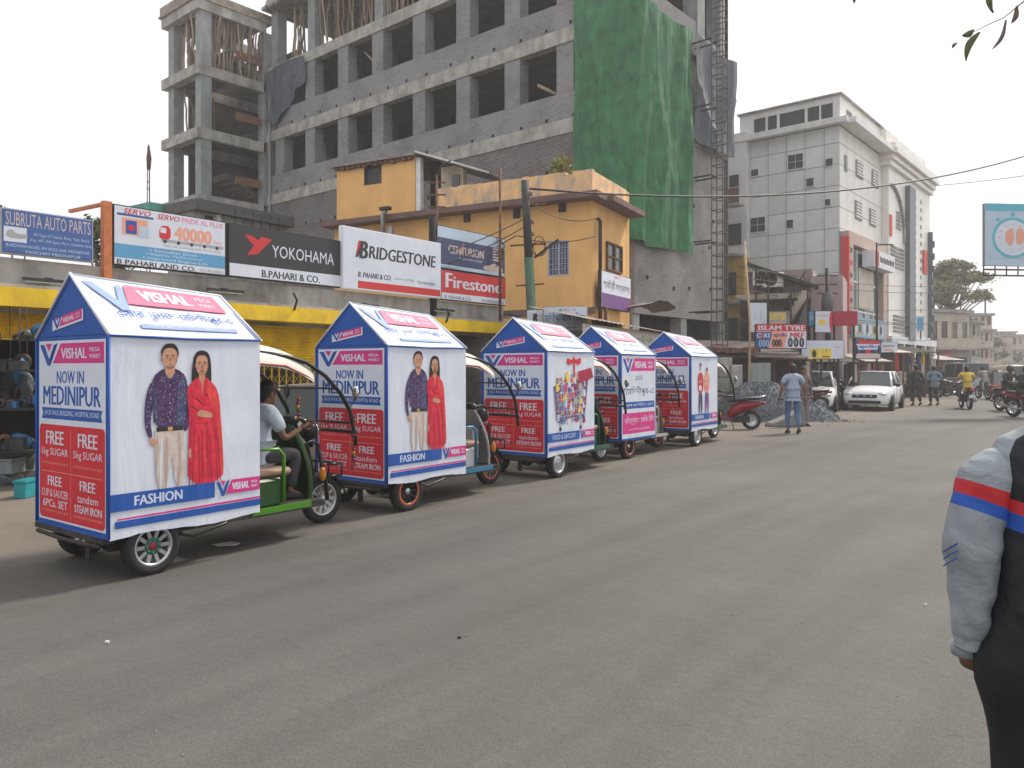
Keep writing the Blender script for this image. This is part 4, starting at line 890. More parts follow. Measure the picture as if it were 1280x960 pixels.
p.rect(w_*.36, .05, w_*.97, h*.95, II['beige']); p.text('জয় মা কালী স্টোরস', w_*.4, h*.45, w_*.95, h*.85, II['green'], 2, .02); p.text('এখানে সব পাওয়া যায়', w_*.42, h*.15, w_*.9, h*.35, II['brown'], 2); fin(p, t)
mb = MB(); mb.box(ka+.02, -.99, .0, ka+.1, -.92, 1.7); mb.box(kb-.1, -.99, 0, kb, -.92, 1.7); mb.build('post', M['iron'], t)
mb = MB(); q = YF.at(.1, 2.9); rr = random.Random(4)
rw = [[(x, y, -.16*x*x-.12*y+rr.uniform(-.03, .03)) for y in (-.5, -.3, 0, .3)] for x in (-.9, -.6, -.3, 0, .3, .6, .95)]; mb.loft(rw, caps=False, close=False, smooth=False); mb.loft([[(x, y, z-.05) for x, y, z in r] for r in rw], caps=False, close=False, smooth=False)
tag(mb.build('torn_awning', M['tin'], None, (q.x+.45, q.y+.2, 3.5), R(95)), 'small torn dark awning jutting from the corner beside the pale brick wall', 'awning')

# ================================================================== UNDER / BEHIND THE UNFINISHED BUILDING'S STREET SIDE
q = W(865, 27.5); RF = Fr((q.x, q.y), 40)
t = tfr('rubble_wall', 'rough reddish brick wall with broken top below the unfinished building', 'wall', RF)
a, b = RF.x(838), RF.x(905); red_b = brickmat('red_brick', (.24, .085, .055), (.17, .06, .045), (.14, .12, .11), stain=.5)
mb = MB(); random.seed(3); x = a
while x < b: mb.box(x, 0, 0, x+.35, .3, 2.2+random.uniform(-.25, .3)); x += .352
mb.build('brickwork', red_b, t)
q = W(925, 27); RD = Fr((q.x, q.y), 38)
t = tfr('tin_shed', 'dark tin roofed shed with red tiled edge behind the gravel heap', 'shed', RD)
a, b = RD.x(888), RD.x(1003)
mb = MB(); mb.box(a, 0.6, 0, b, 3, 2.15); mb.build('wall', M['dark'], t)
mb = MB(); mb.add([(a-.2, -.6, 1.95), (b, -.6, 1.85), (b, 3, 2.5), (a-.2, 3, 2.6), (a-.2, -.6, 2.0), (b, -.6, 1.9), (b, 3, 2.55), (a-.2, 3, 2.65)], [(0, 1, 2, 3), (4, 5, 6, 7), (0, 1, 5, 4)]); mb.build('roof', mat('burnt_tin', (.10, .08, .075), .9, 0, .4, 4), t)
mb = MB(); x = a; 
while x < RD.x(940): mb.box(x, -.75+random.uniform(-.05, .05), 2.05+random.uniform(-.04, .04), x+.17, .9, 2.12+random.uniform(0, .15)); x += .18
mb.build('roof_tile', M['rust'], t)
for px_ in (905, 918):
    q = W(px_, 24.5); mb = MB(); mb.box(-.22, -.15, 0, .22, .15, Zt(447 if px_ == 905 else 456, 24.5)-.002)
    tag(mb.build('concrete_post', M['conc'], None, (q.x, q.y, 0), YAW, bevel=.02), 'taller square concrete gate post nearer the parked scooter' if px_ == 905 else 'shorter square concrete gate post nearer the grey gate', 'post')
q = W(951, 25.5); t = thing('metal_gate', 'pale grey sheet metal gate panel behind the gravel heap', 'gate', (q.x, q.y, 0), YAW)
for k in range(3): mb = MB(); mb.box(-.33+k*.222, 0, .2, -.33+k*.222+.215, .03, 1.72); mb.build('panel', mat('gate_sheet', (.25, .29, .28), .5, .2, .1, 4, cvar=.1), t)
mb = MB(); mb.box(-.37, -.03, .1, -.335, .05, 1.8); mb.box(.335, -.03, .1, .37, .05, 1.8); mb.box(-.335, -.02, 1.0, .335, -.002, 1.05); mb.build('gate_frame', M['iron'], t)
q = W(936, 24.6); mb = MB(); mb.tube([(0, 0, 0), (.03, .02, 3), (.15*-1, 0, 5.6)], [.045, .04, .03], 7)
tag(mb.build('bamboo_pole', M['bamboo'], None, (q.x, q.y, 0)), 'long crooked bamboo pole standing behind the gravel heap', 'pole')

# narrow yellow building between the unfinished and the white ones
q = W(905, 41.2); NF = Fr((q.x, q.y), 0)
t = tfr('narrow_building', 'narrow yellow ochre building wedged between the unfinished building and the white one', 'building', NF)
a, b = NF.x(896), NF.x(930)
mb = MB(); mb.box(a, 0, 0, b, 6, 7.4); mb.build('lower_wall', mat('ochre', (.50, .33, .08), .85, 0, .15, 2, dirt=(.3, .2, .08)), t)
mb = MB(); mb.box(a, .3, 7.4, b, 6, 14.0); mb.build('upper_wall', M['panel'], t)
for z in (4.9, 7.4, 10.0): mb = MB(); mb.box(a, -.7, z, b, -.001, z+.12); mb.build('balcony_slab', M['conc'], t)
for x_, z_, w2, h2 in ((.5, 5.4, .6, 1.2), (.35, 8.1, .9, 1.1), (.6, 11.2, .5, .6), (.5, 3.0, .7, 1.2)): window(t, a+x_, z_, w2, h2, -.03 if z_ < 7.4 else .28, .05, (2, 1), 'iron')
mb = MB(); mb.box(a, -.65, 10.12, b, -.6, 10.9); mb.build('balcony_rail', M['rust'], t)

# ================================================================== WHITE PANELLED BUILDING
WX, WY = -12.3, 39.4
wb = thing('white_building', 'tall white panelled building with scattered dark windows and a glazed strip under its roof', 'building', (WX, WY, 0))
LW = -5.15; f1 = Fr((WX, WY), 0)
# sloping lower edge of the cladding
mb = MB(); mb.box(LW, .08, 2.5, -.09, 7.3, 13.6); mb.box(-6, 7.3, 2.5, -.12, 18.3, 13.5); mb.build('core', M['joint'], wb)
def panel_me(w_, h_): 
    return shared(('pan', round(w_, 3), round(h_, 3)), lambda: MB().box(0, 0, 0, w_, .05, h_).mesh('cladding', M['panel'], .008))
xsL = [f1.x(p_) for p_ in (926.5, 938, 960, 983, 1006, 1030, 1053.5)]; xsL[0] = LW; xsL[-1] = 0
zr = [3.15, 4.15, 5.2, 6.25, 7.35, 8.45, 9.5, 10.55, 11.6, 12.65, 13.5]
for i in range(6):
    for j in range(len(zr)-1):
        if zr[j+1] < 6.4-.62*(i+.3): continue
        o = link('cladding_panel', panel_me(xsL[i+1]-xsL[i]-.025, zr[j+1]-zr[j]-.025), wb, (xsL[i]+.0125, .02, zr[j]+.0125))
def wpx(pxa, pxb, pya, pyb):
    x0, x1 = f1.x(pxa), f1.x(pxb); tt = f1.hit((pxa+pxb)/2)[1]; return x0, Zt(pyb, tt), x1-x0, Zt(pya, tt)-Zt(pyb, tt)
for bx_ in ((984, 1005, 192, 212), (1031, 1042, 197.5, 208.5), (938, 949, 211, 221), (1007, 1018, 222, 234), (1030, 1039, 248, 258), (937, 957.5, 271, 291), (982, 992.5, 274, 286)):
    x, z, w2, h2 = wpx(*bx_); window(wb, x, z, w2, h2, .012, .05, (1, 1) if w2 > .6 else None, 'panel', frame=.04)
# top storey
mb = MB(); mb.box(LW-.15, -.42, 13.52, .45, -.0, 13.78); mb.box(.0, .0, 13.52, .75, 7.3, 13.78); mb.build('sill_ledge', M['panel'], wb)
hol = [(f1.x(a_), 13.95, f1.x(b_)-f1.x(a_), .72) for a_, b_ in ((942, 957), (959, 971), (974, 1006), (1009, 1024), (1026, 1041))]
mb = MB(); wall_open(mb, LW, 0, 13.78, 15.0, 0, .15, hol); mb.build('top_wall', M['panel'], wb)
for hh in hol: mb = MB(); mb.box(hh[0], .08, hh[1], hh[0]+hh[2], .1, hh[1]+hh[3]); mb.build('top_window', M['wglass'], wb)
mb = MB(); mb.box(LW-.12, -.12, 15.0, .12, 7.4, 15.08); mb.build('roof_edge', M['conc'], wb)
hs = [(1.0, 13.95, 1.0, .6), (2.9, 13.95, 1.0, .6), (4.6, 13.95, 1.2, .6)]
mb = MB(); wall_open(mb, .15, 7.3, 13.78, 15.0, 0, .12, hs); mb.xf(Matrix(((0, -1, 0, 0), (1, 0, 0, 0), (0, 0, 1, 0), (0, 0, 0, 1)))); mb.build('top_wall', M['panel_sunlit'], wb)
for hh in hs: mb = MB(); mb.box(-.1, hh[0], hh[1], -.08, hh[0]+hh[2], hh[1]+hh[3]); mb.build('top_window', M['wglass'], wb)
# street face, first part
f2 = Fr((WX, WY), 90)
def panel2(w_, h_): return shared(('panw', round(w_, 3), round(h_, 3)), lambda: MB().box(0, 0, 0, w_, .05, h_).mesh('cladding', M['panel_sunlit'], .008))
for i in range(6):
    for j in range(len(zr)-1):
        if zr[j] < 8.4 and i > 0: continue
        o = link('cladding_panel', panel2(1.195, zr[j+1]-zr[j]-.025), wb, (-.02, .06+i*1.21, zr[j]+.0125)); o.rotation_euler = (0, 0, R(90))
def swin(y, z, w2, h2, fm='conc', louv=True):
    mb = MB(); mb.box(-.01, y, z, .03, y+w2, z+h2); o = mb.build('window', M[fm], wb); mb = MB(); mb.box(.031, y+.06, z+.06, .036, y+w2-.06, z+h2-.06); mb.build('pane', M['wglass'], o)
    if louv:
        mb = MB()
        for k in range(int(h2/.16)): mb.box(.037, y+.07, z+.1+k*.16, .06, y+w2-.07, z+.17+k*.16)
        mb.build('louvre', M['panel_sunlit'], o)
for a_, b_, c_, d_ in ((1070, 1078.5, 199, 220), (1090, 1097.5, 211, 232), (1069, 1077, 250, 273), (1087, 1094.5, 260, 281)):
    y0, t0 = f2.hit(a_); y1, t1 = f2.hit(b_); z1, z0 = Zt(c_, t0), Zt(d_, t0); swin(y0, z0, y1-y0, z1-z0)
y0 = f2.x(1056); swin(y0, 11.4, .35, .8, louv=False)
# red framed shopfront on the street face
arch = [(.2, 0), (.2, 8.3), (6.9, 8.3), (6.9, 0), (6.2, 0), (6.2, 7.7), (.9, 7.7), (.9, 0)]
mb = MB(); mb.prism(arch, .03, .38, 'yz'); mb.build('shopfront_arch', mat('salmon_clad', (.50, .36, .30), .5, 0, .1), wb)
mb = MB(); mb.box(.03, .02, 3.2, .42, .19, 8.0); mb.box(.05, 1.2, 2.4, .44, 6.1, 3.0); mb.build('red_trim', M['red'], wb)
mb = MB(); mb.box(.04, .91, 0, .1, 6.19, 7.69); mb.build('shopfront_glass', M['bglass'], wb)
for z in (4.4, 5.9): mb = MB(); mb.box(.1, .95, z, .16, 6.1, z+.09); mb.build('mullion', M['panel_sunlit'], wb)
for y in (2.2, 3.6, 5.0): mb = MB(); mb.box(.1, y, .1, .17, y+.08, 7.6); mb.build('mullion', M['panel_sunlit'], wb)
mb = MB(); mb.box(.17, 2.4, 4.6, .2, 4.9, 6.7); mb.build('display_panel', mat('cream_print', (.62, .55, .45), .5), wb)
mb = MB(); mb.box(.3, 2.6, 6.75, .9, 6.4, 7.6); o = mb.build('shop_sign_box', M['white'], wb)
p = Pr((.9, 2.6, 6.75), (0, 1, 0), (0, 0, 1), (1, 0, 0), .004); p.rect(.05, .05, .8, .8, II['tred']); [p.rect(1.0+.3*k, .3, 1.22+.3*k, .6-.05*(k%2), II['dkgrey'], 2) for k in range(9)]; p.build('printed_lettering', INKS, o)
p = Pr((.38, .2, 3.4), (0, 1, 0), (0, 0, 1), (1, 0, 0), .004)
for k in range(6): p.sp([(.15, 3.8-k*.62), (.5, 3.85-k*.62), (.55, 4.15-k*.62), (.35, 4.0-k*.62), (.15, 4.2-k*.62)], II['tred' if k % 2 else 'dkgrey'], 2)
p.build('printed_lettering', INKS, wb)
mb = MB(); mb.box(.42, .3, 3.05, .5, 6.1, 4.1); o = mb.build('painted_fascia', mat('fascia_blue', (.25, .42, .50), .5, 0, .2), wb)
p = Pr((.5, .3, 3.05), (0, 1, 0), (0, 0, 1), (1, 0, 0), .004)
for k in range(7): p.sp([(k*.8+.1, .1), (k*.8+.3, .9), (k*.8+.7, .7), (k*.8+.6, .15)], II[('yell', 'salmon', 'paleb', 'white')[k % 4]], 1)
[p.disc(.6+.62*k, .5, .2, .24, II[('white', 'dkgrey')[k % 2]], 3) for k in range(8)]; p.build('printed_lettering', INKS, o)
mb = MB(); mb.box(-.05, 0, 2.4, .02, .9, 8.3); mb.build('corner_strip', mat('blue_strip', (.2, .32, .42), .5), wb)
# section two, with cornice, blue pilaster, louvres
q0, q1 = 7.35, 17.2
mb = MB(); mb.box(-.1, q0, 3.0, .35, q1, 12.9); mb.build('second_wall', M['panel_sunlit'], wb)
mb = MB()
for k, (ex, z) in enumerate(((.2, 12.9), (.35, 13.2), (.55, 13.5), (.45, 13.8))): mb.box(-.1, q0-.3-ex*.2, z, .35+ex, q1+.1, z+.28)
mb.build('cornice', M['panel_sunlit'], wb)
mb = MB(); mb.box(-4, q0-.3, 14.08, .3, q1-1, 14.9); mb.build('attic_block', M['panel_sunlit'], wb)
mb = MB(); mb.box(.35, 10.9, 3.2, .62, 12.3, 12.4); mb.build('blue_pilaster', mat('slate_clad', (.10, .125, .15), .4, 0, .1), wb)
arcp = [(y_, 9.6+2.6*sin(max(0, min(1, (y_-7.6)/2.9))*pi/2+0)) for y_ in (7.6, 8.0, 8.5, 9.0, 9.6, 10.2, 10.5)]
mb = MB(); pts = [(7.7+2.8*sin(a_), 8.9+3.0*cos(a_)) for a_ in [k*pi/16 for k in range(9)]]
mb.tube([(.42, a_, b_) for a_, b_ in pts], .09, 6); mb.build('arched_moulding', M['conc'], wb)
for z0, z1, ya, yb in ((7.3, 8.7, 7.7, 10.5), (3.6, 4.9, 8.3, 10.6), (9.6, 10.9, 8.9, 9.9)):
    for k in range(int((z1-z0)/.22)): mb = MB(); mb.box(.352, ya, z0+k*.22, .42, yb, z0+k*.22+.11); mb.build('louvre', M['conc'], wb)
mb = MB()
for c_ in range(2):
    for k in range(16): mb.box(.352, 13.1+c_*1.5, 4.0+k*.53, .37, 13.5+c_*1.5, 4.25+k*.53)
tag(mb.build('small_window', M['wglass'], wb), kind='stuff')
for y_, z_, h_ in ((15.2, 7.6, 1.5),): mb = MB(); mb.box(.37, y_, z_, .45, y_+.9, z_+h_); mb.build('red_banner', M['red'], wb)
mb = MB(); mb.box(.352, 7.5, 9.0, .40, 7.95, 10.2); o = mb.build('red_banner', M['red'], wb)
pf = [(0.35, 17.2), (.9, 17.2), (.95, 17.5), (.35, 17.6)]
mb = MB(); mb.box(.36, 16.6, 3.5, .6, 16.9, 10.4)
for k in range(8): mb.box(.6, 16.65, 3.8+k*.8, .72, 16.85, 4.2+k*.8)
mb.build('side_fin', mat('slate_clad', (.13, .19, .25)), wb)
# ground storey of the white building: dark shop mouths and awning
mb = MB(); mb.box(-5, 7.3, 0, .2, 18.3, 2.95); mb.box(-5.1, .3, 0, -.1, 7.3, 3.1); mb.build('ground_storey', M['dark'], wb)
for k in range(5): mb = MB(); mb.box(.2, 7.4+k*2.6, 0, .5, 7.7+k*2.6, 2.95); mb.build('column', M['panel_sunlit'], wb)
mb = MB(); mb.box(.35, 7.3, 2.95, .55, 18.2, 3.35); mb.build('shop_fascia', M['white'], wb)
# ================================================================== STAIR BLOCK WITH AIR CONDITIONERS
q = W(966, 31.5); ST = Fr((q.x, q.y), 14)
t = tfr('stair_building', 'low mauve building with an outside staircase and two air conditioners under the white panelled wall', 'building', ST)
xa, xm, xb = ST.x(925), ST.x(1011), ST.x(1052)
mb = MB(); mb.box(xa, 1.6, 0, xm, 5, 5.7); mb.build('wall', M['mauve'], t)
mb = MB(); mb.box(xm, .8, 0, xb, 4, 5.3); mb.build('pink_wall', mat('pink_plaster', (.42, .33, .33), .85, 0, .12, 2, dirt=(.25, .2, .2)), t)
mb = MB(); mb.box(xa-.2, .2, 4.38, xm-.2, 1.59, 4.6); mb.build('balcony_slab', M['fade'], t)
mb = MB(); mb.box(xa, -.1, 0, xa+.25, .9, 4.3); mb.build('side_wall', M['dark'], t)
mb = MB(); a = Vector((xa+1.3, .4, 2.55)); b = Vector((xm-.1, .4, 4.55)); mb.bar(a, b, .9, .22); mb.build('stair_flight', M['fade'], t)
for k in range(10):
    c_ = a.lerp(b, (k+.5)/10); mb = MB(); mb.box(c_.x-.13, -.04, c_.z+.0, c_.x+.13, .84, c_.z+.2); mb.build('step', M['fade'], t)
    mb = MB(); mb.box(c_.x-.012, -.02, c_.z+.2, c_.x+.012, .01, c_.z+.85); mb.build('baluster', M['iron'], t)
mb = MB(); mb.bar(a+Vector((0, -.4, .9)), b+Vector((0, -.4, .9)), .05); mb.build('handrail', M['iron'], t)
mb = MB(); mb.prism([(xa+2.0, 0), (xm-.1, 0), (xm-.1, 4.35), (xa+2.0, 2.7)], .3, 1.0); mb.build('under_stair_wall', mat('grey_wall', (.2, .19, .185), .9, 0, .15, 2), t)
mb = MB(); mb.prism([(xa+.1, 5.9), (xm+.3, 4.75), (xm+.3, 4.9), (xa+.1, 6.05)], .7, 2.4); mb.build('sloping_roof', M['dark'], t)
for px_ in (947, 962, 990, 1011):
    x = ST.x(px_); mb = MB(); mb.box(x-.035, -.45, 0, x+.035, -.38, Zt(336 if px_ < 970 else 360, 31)); mb.build('frame_post', M['iron'], t)
for px_, py_ in ((953.5, 347), (966, 350)):
    x, z = ST.x(px_, .9), Zt(py_, 32.4); ac = thing('air_conditioner', 'white air conditioner outdoor unit ' + ('on the mauve wall, nearer the narrow yellow building' if px_ < 960 else 'on the slab, nearer the white panels, with a dark fan'), 'air conditioner', (*ST.at(x, .9), z-.3), ST.ang)
    mb = MB(); mb.box(-.42, 0, 0, .42, .3, .62); mb.build('casing', M['panel_sunlit'], ac, bevel=.03)
    mb = MB(); mb.lathe([(.02, -.02), (.24, -.02), (.26, -.005), (.24, 0)], (-.08, 0, .31), 'y', 24); mb.build('fan_grille', M['iron'], ac)
    mb = MB(); mb.box(-.3, .02, -.35, -.26, .65, 0); mb.box(.26, .02, -.35, .3, .65, 0); mb.build('bracket', M['iron'], ac)

# ================================================================== SIGNS ON THE FAR PAVEMENT
def sb(name, label, px0, px1, py0, py1, d, ang=40.3, face='white', **k):
    q = W(px0, d); f = Fr((q.x, q.y), ang); return board(name, label, f, px0, px1, Zt(py0, d), Zt(py1, d), 0, face, posts=False, **k)
def stands(t, w_, z, n=2):
    for i in range(n): mb = MB(); x = w_*(.1+.8*i/(n-1)); mb.box(x-.03, .1, -z, x+.03, .16, 0); mb.build('stand', M['iron'], t)
t, p, w_, h = sb('signboard', 'red white and blue ISLAM TYRE signboard picturing a row of black tyres', 944, 1008.5, 405, 436, 27.2, 36, frame='iron')
hh = h
p.rect(.02, h*.70, w_-.02, h-.02, II['tred']); p.text('ISLAM TYRE', w_*.06, h*.745, w_*.97, h*.94, II['white'], 2, .05)
p.poly([(.02, .02), (w_*.26, .02), (w_*.33, h*.68), (.02, h*.68)], II['navy'], 2); p.text('CEAT', w_*.03, h*.44, w_*.30, h*.63, II['white'], 3, .05); p.rect(w_*.115, h*.44, w_*.165, h*.64, II['red'], 4)
p.poly([(w_*.27, .02), (w_*.56, .02), (w_*.63, h*.68), (w_*.33, h*.68)], II['salmon'], 1); p.text('apollo', w_*.35, h*.44, w_*.62, h*.64, II['purple'], 2, .04); p.text('MRF', w_*.66, h*.43, w_*.96, h*.65, II['red'], 2, .05, .2)
for k in range(3): p.ring(w_*(.68+.11*k), h*.25, w_*.048, h*.19, .07, II['black'], 2); p.disc(w_*(.68+.11*k), h*.25, w_*.02, h*.09, II['paleb'], 2)
for k in range(3): p.ring(w_*(.10+.07*k), h*.22, w_*.03, h*.14, .03, II['paleb'], 3); p.ring(w_*(.36+.06*k), h*.23, w_*.035, h*.15, .05, II['black'], 3)
fin(p, t); stands(t, w_, 2.2)
t, p, w_, h = sb('signboard', 'pale weathered white board hanging upright above one end of the red tyre signboard', 936, 959, 378, 416, 28.2, face='white'); p.sp([(w_*.3, h*.4), (w_*.35, h*.8), (w_*.4, h*.4)], II['paleb'], 1); p.sp([(w_*.6, h*.3), (w_*.65, h*.9), (w_*.75, h*.5)], II['paleb'], 1); p.sp([(w_*.7, h*.2), (w_*.9, h*.6), (w_*.85, h*.2)], II['paleb'], 1); fin(p, t); stands(t, w_, 2.8)
t, p, w_, h = sb('signboard', 'small faded signboard in yellow letters behind the frame posts above the ISLAM TYRE board', 960.5, 984, 389, 406, 29, 33, face='grey'); p.text('SLAM TYRE', w_*.06, h*.35, w_*.92, h*.88, II['yell'], 2, .04); p.rect(w_*.1, h*.1, w_*.8, h*.22, II['salmon'], 2); fin(p, t); stands(t, w_, 3.2)
t, p, w_, h = sb('signboard', 'small blue signboard edge showing beside the white and red signboard', 1010.5, 1020, 389, 408, 29, face='skyb'); p.text('SM', w_*.15, h*.4, w_*.85, h*.65, II['white'], 2); fin(p, t); stands(t, w_, 3.2)
t, p, w_, h = sb('signboard', 'white signboard with a red curved edge and a yellow square', 1018.5, 1041, 388.5, 416, 28.5, face='white'); p.sp([(w_*.98, .02), (w_*.98, h*.98), (w_*.86, h*.98), (w_*.78, h*.55), (w_*.86, .02)], II['red'], 1); p.rect(w_*.22, h*.35, w_*.56, h*.6, II['yell'], 1); p.rect(w_*.15, h*.75, w_*.7, h*.8, II['salmon'], 1); p.rect(w_*.1, h*.83, w_*.66, h*.86, II['paleb'], 1); fin(p, t); stands(t, w_, 2.8)
t, p, w_, h = sb('signboard', 'plain crimson shop signboard beside the white signboard with the yellow square', 1041.5, 1072, 389, 407, 28.6, 40, face='dred', frame='dred'); stands(t, w_, 3)
t, p, w_, h = sb('signboard', 'long whitewashed board with two yellow posters, one showing a tyre, below the ISLAM TYRE board', 1001, 1055, 425, 449, 27.8, 38, face='white')
p.rect(w_*.21, h*.03, w_*.43, h*.55, II['yell'], 1); p.rect(w_*.45, h*.03, w_*.70, h*.55, II['yell'], 1); p.ring(w_*.31, h*.28, w_*.05, h*.2, .05, II['black'], 2); p.disc(w_*.31, h*.28, w_*.03, h*.12, II['dkgrey'], 2); p.poly([(w_*.58, h*.4), (w_*.61, h*.4), (w_*.60, h*.53)], II['black'], 2); p.rect(w_*.5, h*.1, w_*.66, h*.16, II['dkgrey'], 2); p.rect(w_*.76, h*.6, w_*.93, h*.66, II['salmon'], 2); fin(p, t); stands(t, w_, 1.9, 3)
t, p, w_, h = sb('signboard', 'blue apollo tyre signboard with a red header and pictured tyres', 1069, 1101, 425, 449, 31, 40, face='blue')
p.rect(w_*.1, h*.80, w_*.95, h*.97, II['red']); p.rect(.03, h*.5, w_-.03, h*.79, II['white']); p.text('apollo', w_*.14, h*.53, w_*.84, h*.76, II['blue'], 2, .05); p.rect(.03, .03, w_-.03, h*.3, II['beige']); 
for k in (.05, .92): p.ring(w_*k, h*.5, w_*.05, h*.25, .06, II['black'], 3)
p.poly([(w_*.1, h*.32), (w_*.9, h*.32), (w_*.7, h*.48), (w_*.3, h*.48)], II['black'], 2); p.rect(w_*.4, h*.3, w_*.6, h*.5, II['red'], 3); fin(p, t); stands(t, w_, 2)
t, p, w_, h = sb('signboard', 'sky blue signboard box high on the far corner of the white building', 1134, 1155, 395, 413, 48, 60, face='paleb'); p.rect(w_*.06, h*.08, w_*.94, h*.9, II['skyb']); p.sp([(w_*.2, h*.3), (w_*.3, h*.8), (w_*.4, h*.3)], II['paleb'], 2); fin(p, t); stands(t, w_, 4.1)
t, p, w_, h = sb('signboard', 'tall narrow signboard, blue above and red below, on the cream house corner', 1158, 1166, 403.5, 433, 56, 40, face='skyb'); p.rect(.03, .03, w_-.03, h*.5, II['red']); p.rect(w_*.3, h*.75, w_*.7, h*.85, II['white'], 2); fin(p, t); stands(t, w_, 2.9)
t, p, w_, h = sb('signboard', 'yellow signboard under the corner of the white building top shop', 1146, 1157, 380, 393, 50, 60, face='yell', frame='yell'); stands(t, w_, 5)
t, p, w_, h = sb('signboard', 'pale shop signboard with rows of faint lettering over the dark shop mouth', 1101, 1122, 427, 441, 36, 50, face='white'); p.rect(w_*.1, h*.5, w_*.8, h*.7, II['grey']); p.rect(w_*.2, h*.2, w_*.7, h*.35, II['salmon']); fin(p, t); stands(t, w_, 2)
t, p, w_, h = sb('signboard', 'dim blue shop signboard inside the dark shop mouth behind the two walking men', 1136, 1152, 447, 455, 44, 50, face='navy'); p.rect(w_*.2, h*.4, w_*.8, h*.65, II['paleb']); fin(p, t); stands(t, w_, 1.7)
t, p, w_, h = sb('signboard', 'bright orange red hanging sign in front of the cream house', 1182, 1189, 436, 447, 60, 40, face='red', frame='orange'); stands(t, w_, 2)
# street furniture behind
for px_, d, y0, r, lab in ((1034, 30.5, 335, .11, 'dark transformer pole with fittings in front of the white panelled wall'), (1096, 33.5, 303, .06, 'thin dark pipe pole in front of the red framed shopfront'), (1212, 62, 398, .08, 'slim pole beside the far flats'), (1225, 84, 405, .09, 'far hazy pole at the bend of the street')):
    q = W(px_, d); z1 = Zt(y0, d); t = thing('street_pole', lab, 'pole', (q.x, q.y, 0)); mb = MB(); mb.tube([(0, 0, 0), (0, 0, z1)], [r, r*.7], 8); mb.build('shaft', M['iron'], t)
    if r > .1:
        mb = MB(); mb.lathe([(.01, 0), (.2, .02), (.23, .5), (.2, .9), (.01, .95)], (0, 0, z1-1.9), 'z', 10); mb.build('transformer', mat('transformer_grey', (.09, .09, .09), .6), t)
        for k in range(3): mb = MB(); mb.bar(-r_*.4+Vector((0, 0, z1-.3-k*.35)), r_*.4+Vector((0, 0, z1-.3-k*.35)), .05); mb.build('cross_arm', M['iron'], t)
    else: mb = MB(); mb.bar(Vector((0, 0, z1-.1)), r_*.7+Vector((0, 0, z1-.1)), .05); mb.build('arm', M['iron'], t)
# market stalls and shop clutter
def stall(px0, px1, d, ztop, lab, roofm, ang=40.3, dp=1.5):
    q = W(px0, d); f = Fr((q.x, q.y), ang); x1 = f.x(px1); t = thing('market_stall', lab, 'stall', (q.x, q.y, 0), f.ang)
    mb = MB(); mb.add([(0, -.7, ztop-.25), (x1, -.7, ztop-.25), (x1, dp, ztop+.1), (0, dp, ztop+.1), (0, -.7, ztop-.22), (x1, -.7, ztop-.22), (x1, dp, ztop+.13), (0, dp, ztop+.13)], [(0, 1, 2, 3), (4, 5, 6, 7), (0, 1, 5, 4)]); mb.build('awning', roofm, t)
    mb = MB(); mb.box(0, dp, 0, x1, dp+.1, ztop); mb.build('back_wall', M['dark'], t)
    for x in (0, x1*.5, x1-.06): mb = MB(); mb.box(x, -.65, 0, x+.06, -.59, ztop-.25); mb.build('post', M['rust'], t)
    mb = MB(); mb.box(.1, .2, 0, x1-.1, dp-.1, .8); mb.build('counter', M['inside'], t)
    rr = random.Random(int(px0))
    cols = ['dkgrey', 'paleb', 'tred', 'beige', 'skyb', 'brown', 'grey', 'yell']
    for i in range(int(x1/.16)):
        mb = MB(); r = rr.uniform(.06, .15); x = .15+i*.16
        mb.ell((x, .3+rr.uniform(-.1, .1), .8+r*1.1), (r, r, r*1.3), 7, 5, jit=.15); mb.build('goods', INKS[II[rr.choice(cols)]], t)
        if i % 2: mb = MB(); mb.box(x-.06, -.4+rr.uniform(-.1, .1), ztop-.95+rr.uniform(-.2, .1), x+.07, -.3, ztop-.3); mb.build('hanging_goods', INKS[II[rr.choice(cols)]], t)
    return t
stall(961, 1008, 27.9, 2.1, 'dark tyre repair stall under the ISLAM TYRE signboard', M['tin'], 36)
stall(1010, 1066, 29.5, 2.0, 'dim repair stall behind the second white car below the whitewashed board', M['dark'], 38)
stall(1070, 1104, 32.5, 2.05, 'dark stall with pale railings behind the front white car', M['tin'], 48)
stall(1106, 1128, 36.5, 2.5, 'clothes stall with yellow and white garments beyond the front white car', M['fade'], 52)
stall(1128, 1162, 41, 2.6, 'deep dark shop mouth behind the two walking men', M['inside'], 55)
stall(1163, 1195, 50, 2.3, 'stall with a grey sloping awning in front of the cream house', M['tin'], 60)
# tyres stacked
tym = MB(); tym.lathe([(.19, -.07), (.26, -.09), (.31, -.06), (.31, .06), (.26, .09), (.19, .07), (.19, -.07)], n=20); tyre_me = tym.mesh('tyre', mat('tyre_rubber', (.018, .018, .019), .75, 0, .2, 10))
spots = [(962+i*6.2, 27.6) for i in range(9)]
for i, (px_, d) in enumerate(spots):
    q = W(px_, d)
    for k in range(2 if i % 3 else 1):
        o = link('tyre', tyre_me, None, (q.x, q.y, .31+k*.6), YAW+random.uniform(-.2, .2)); tag(o, 'black tyre stood on edge in the row under the ISLAM TYRE signboard', 'tyre', 'tyres lined up under the tyre signboard')

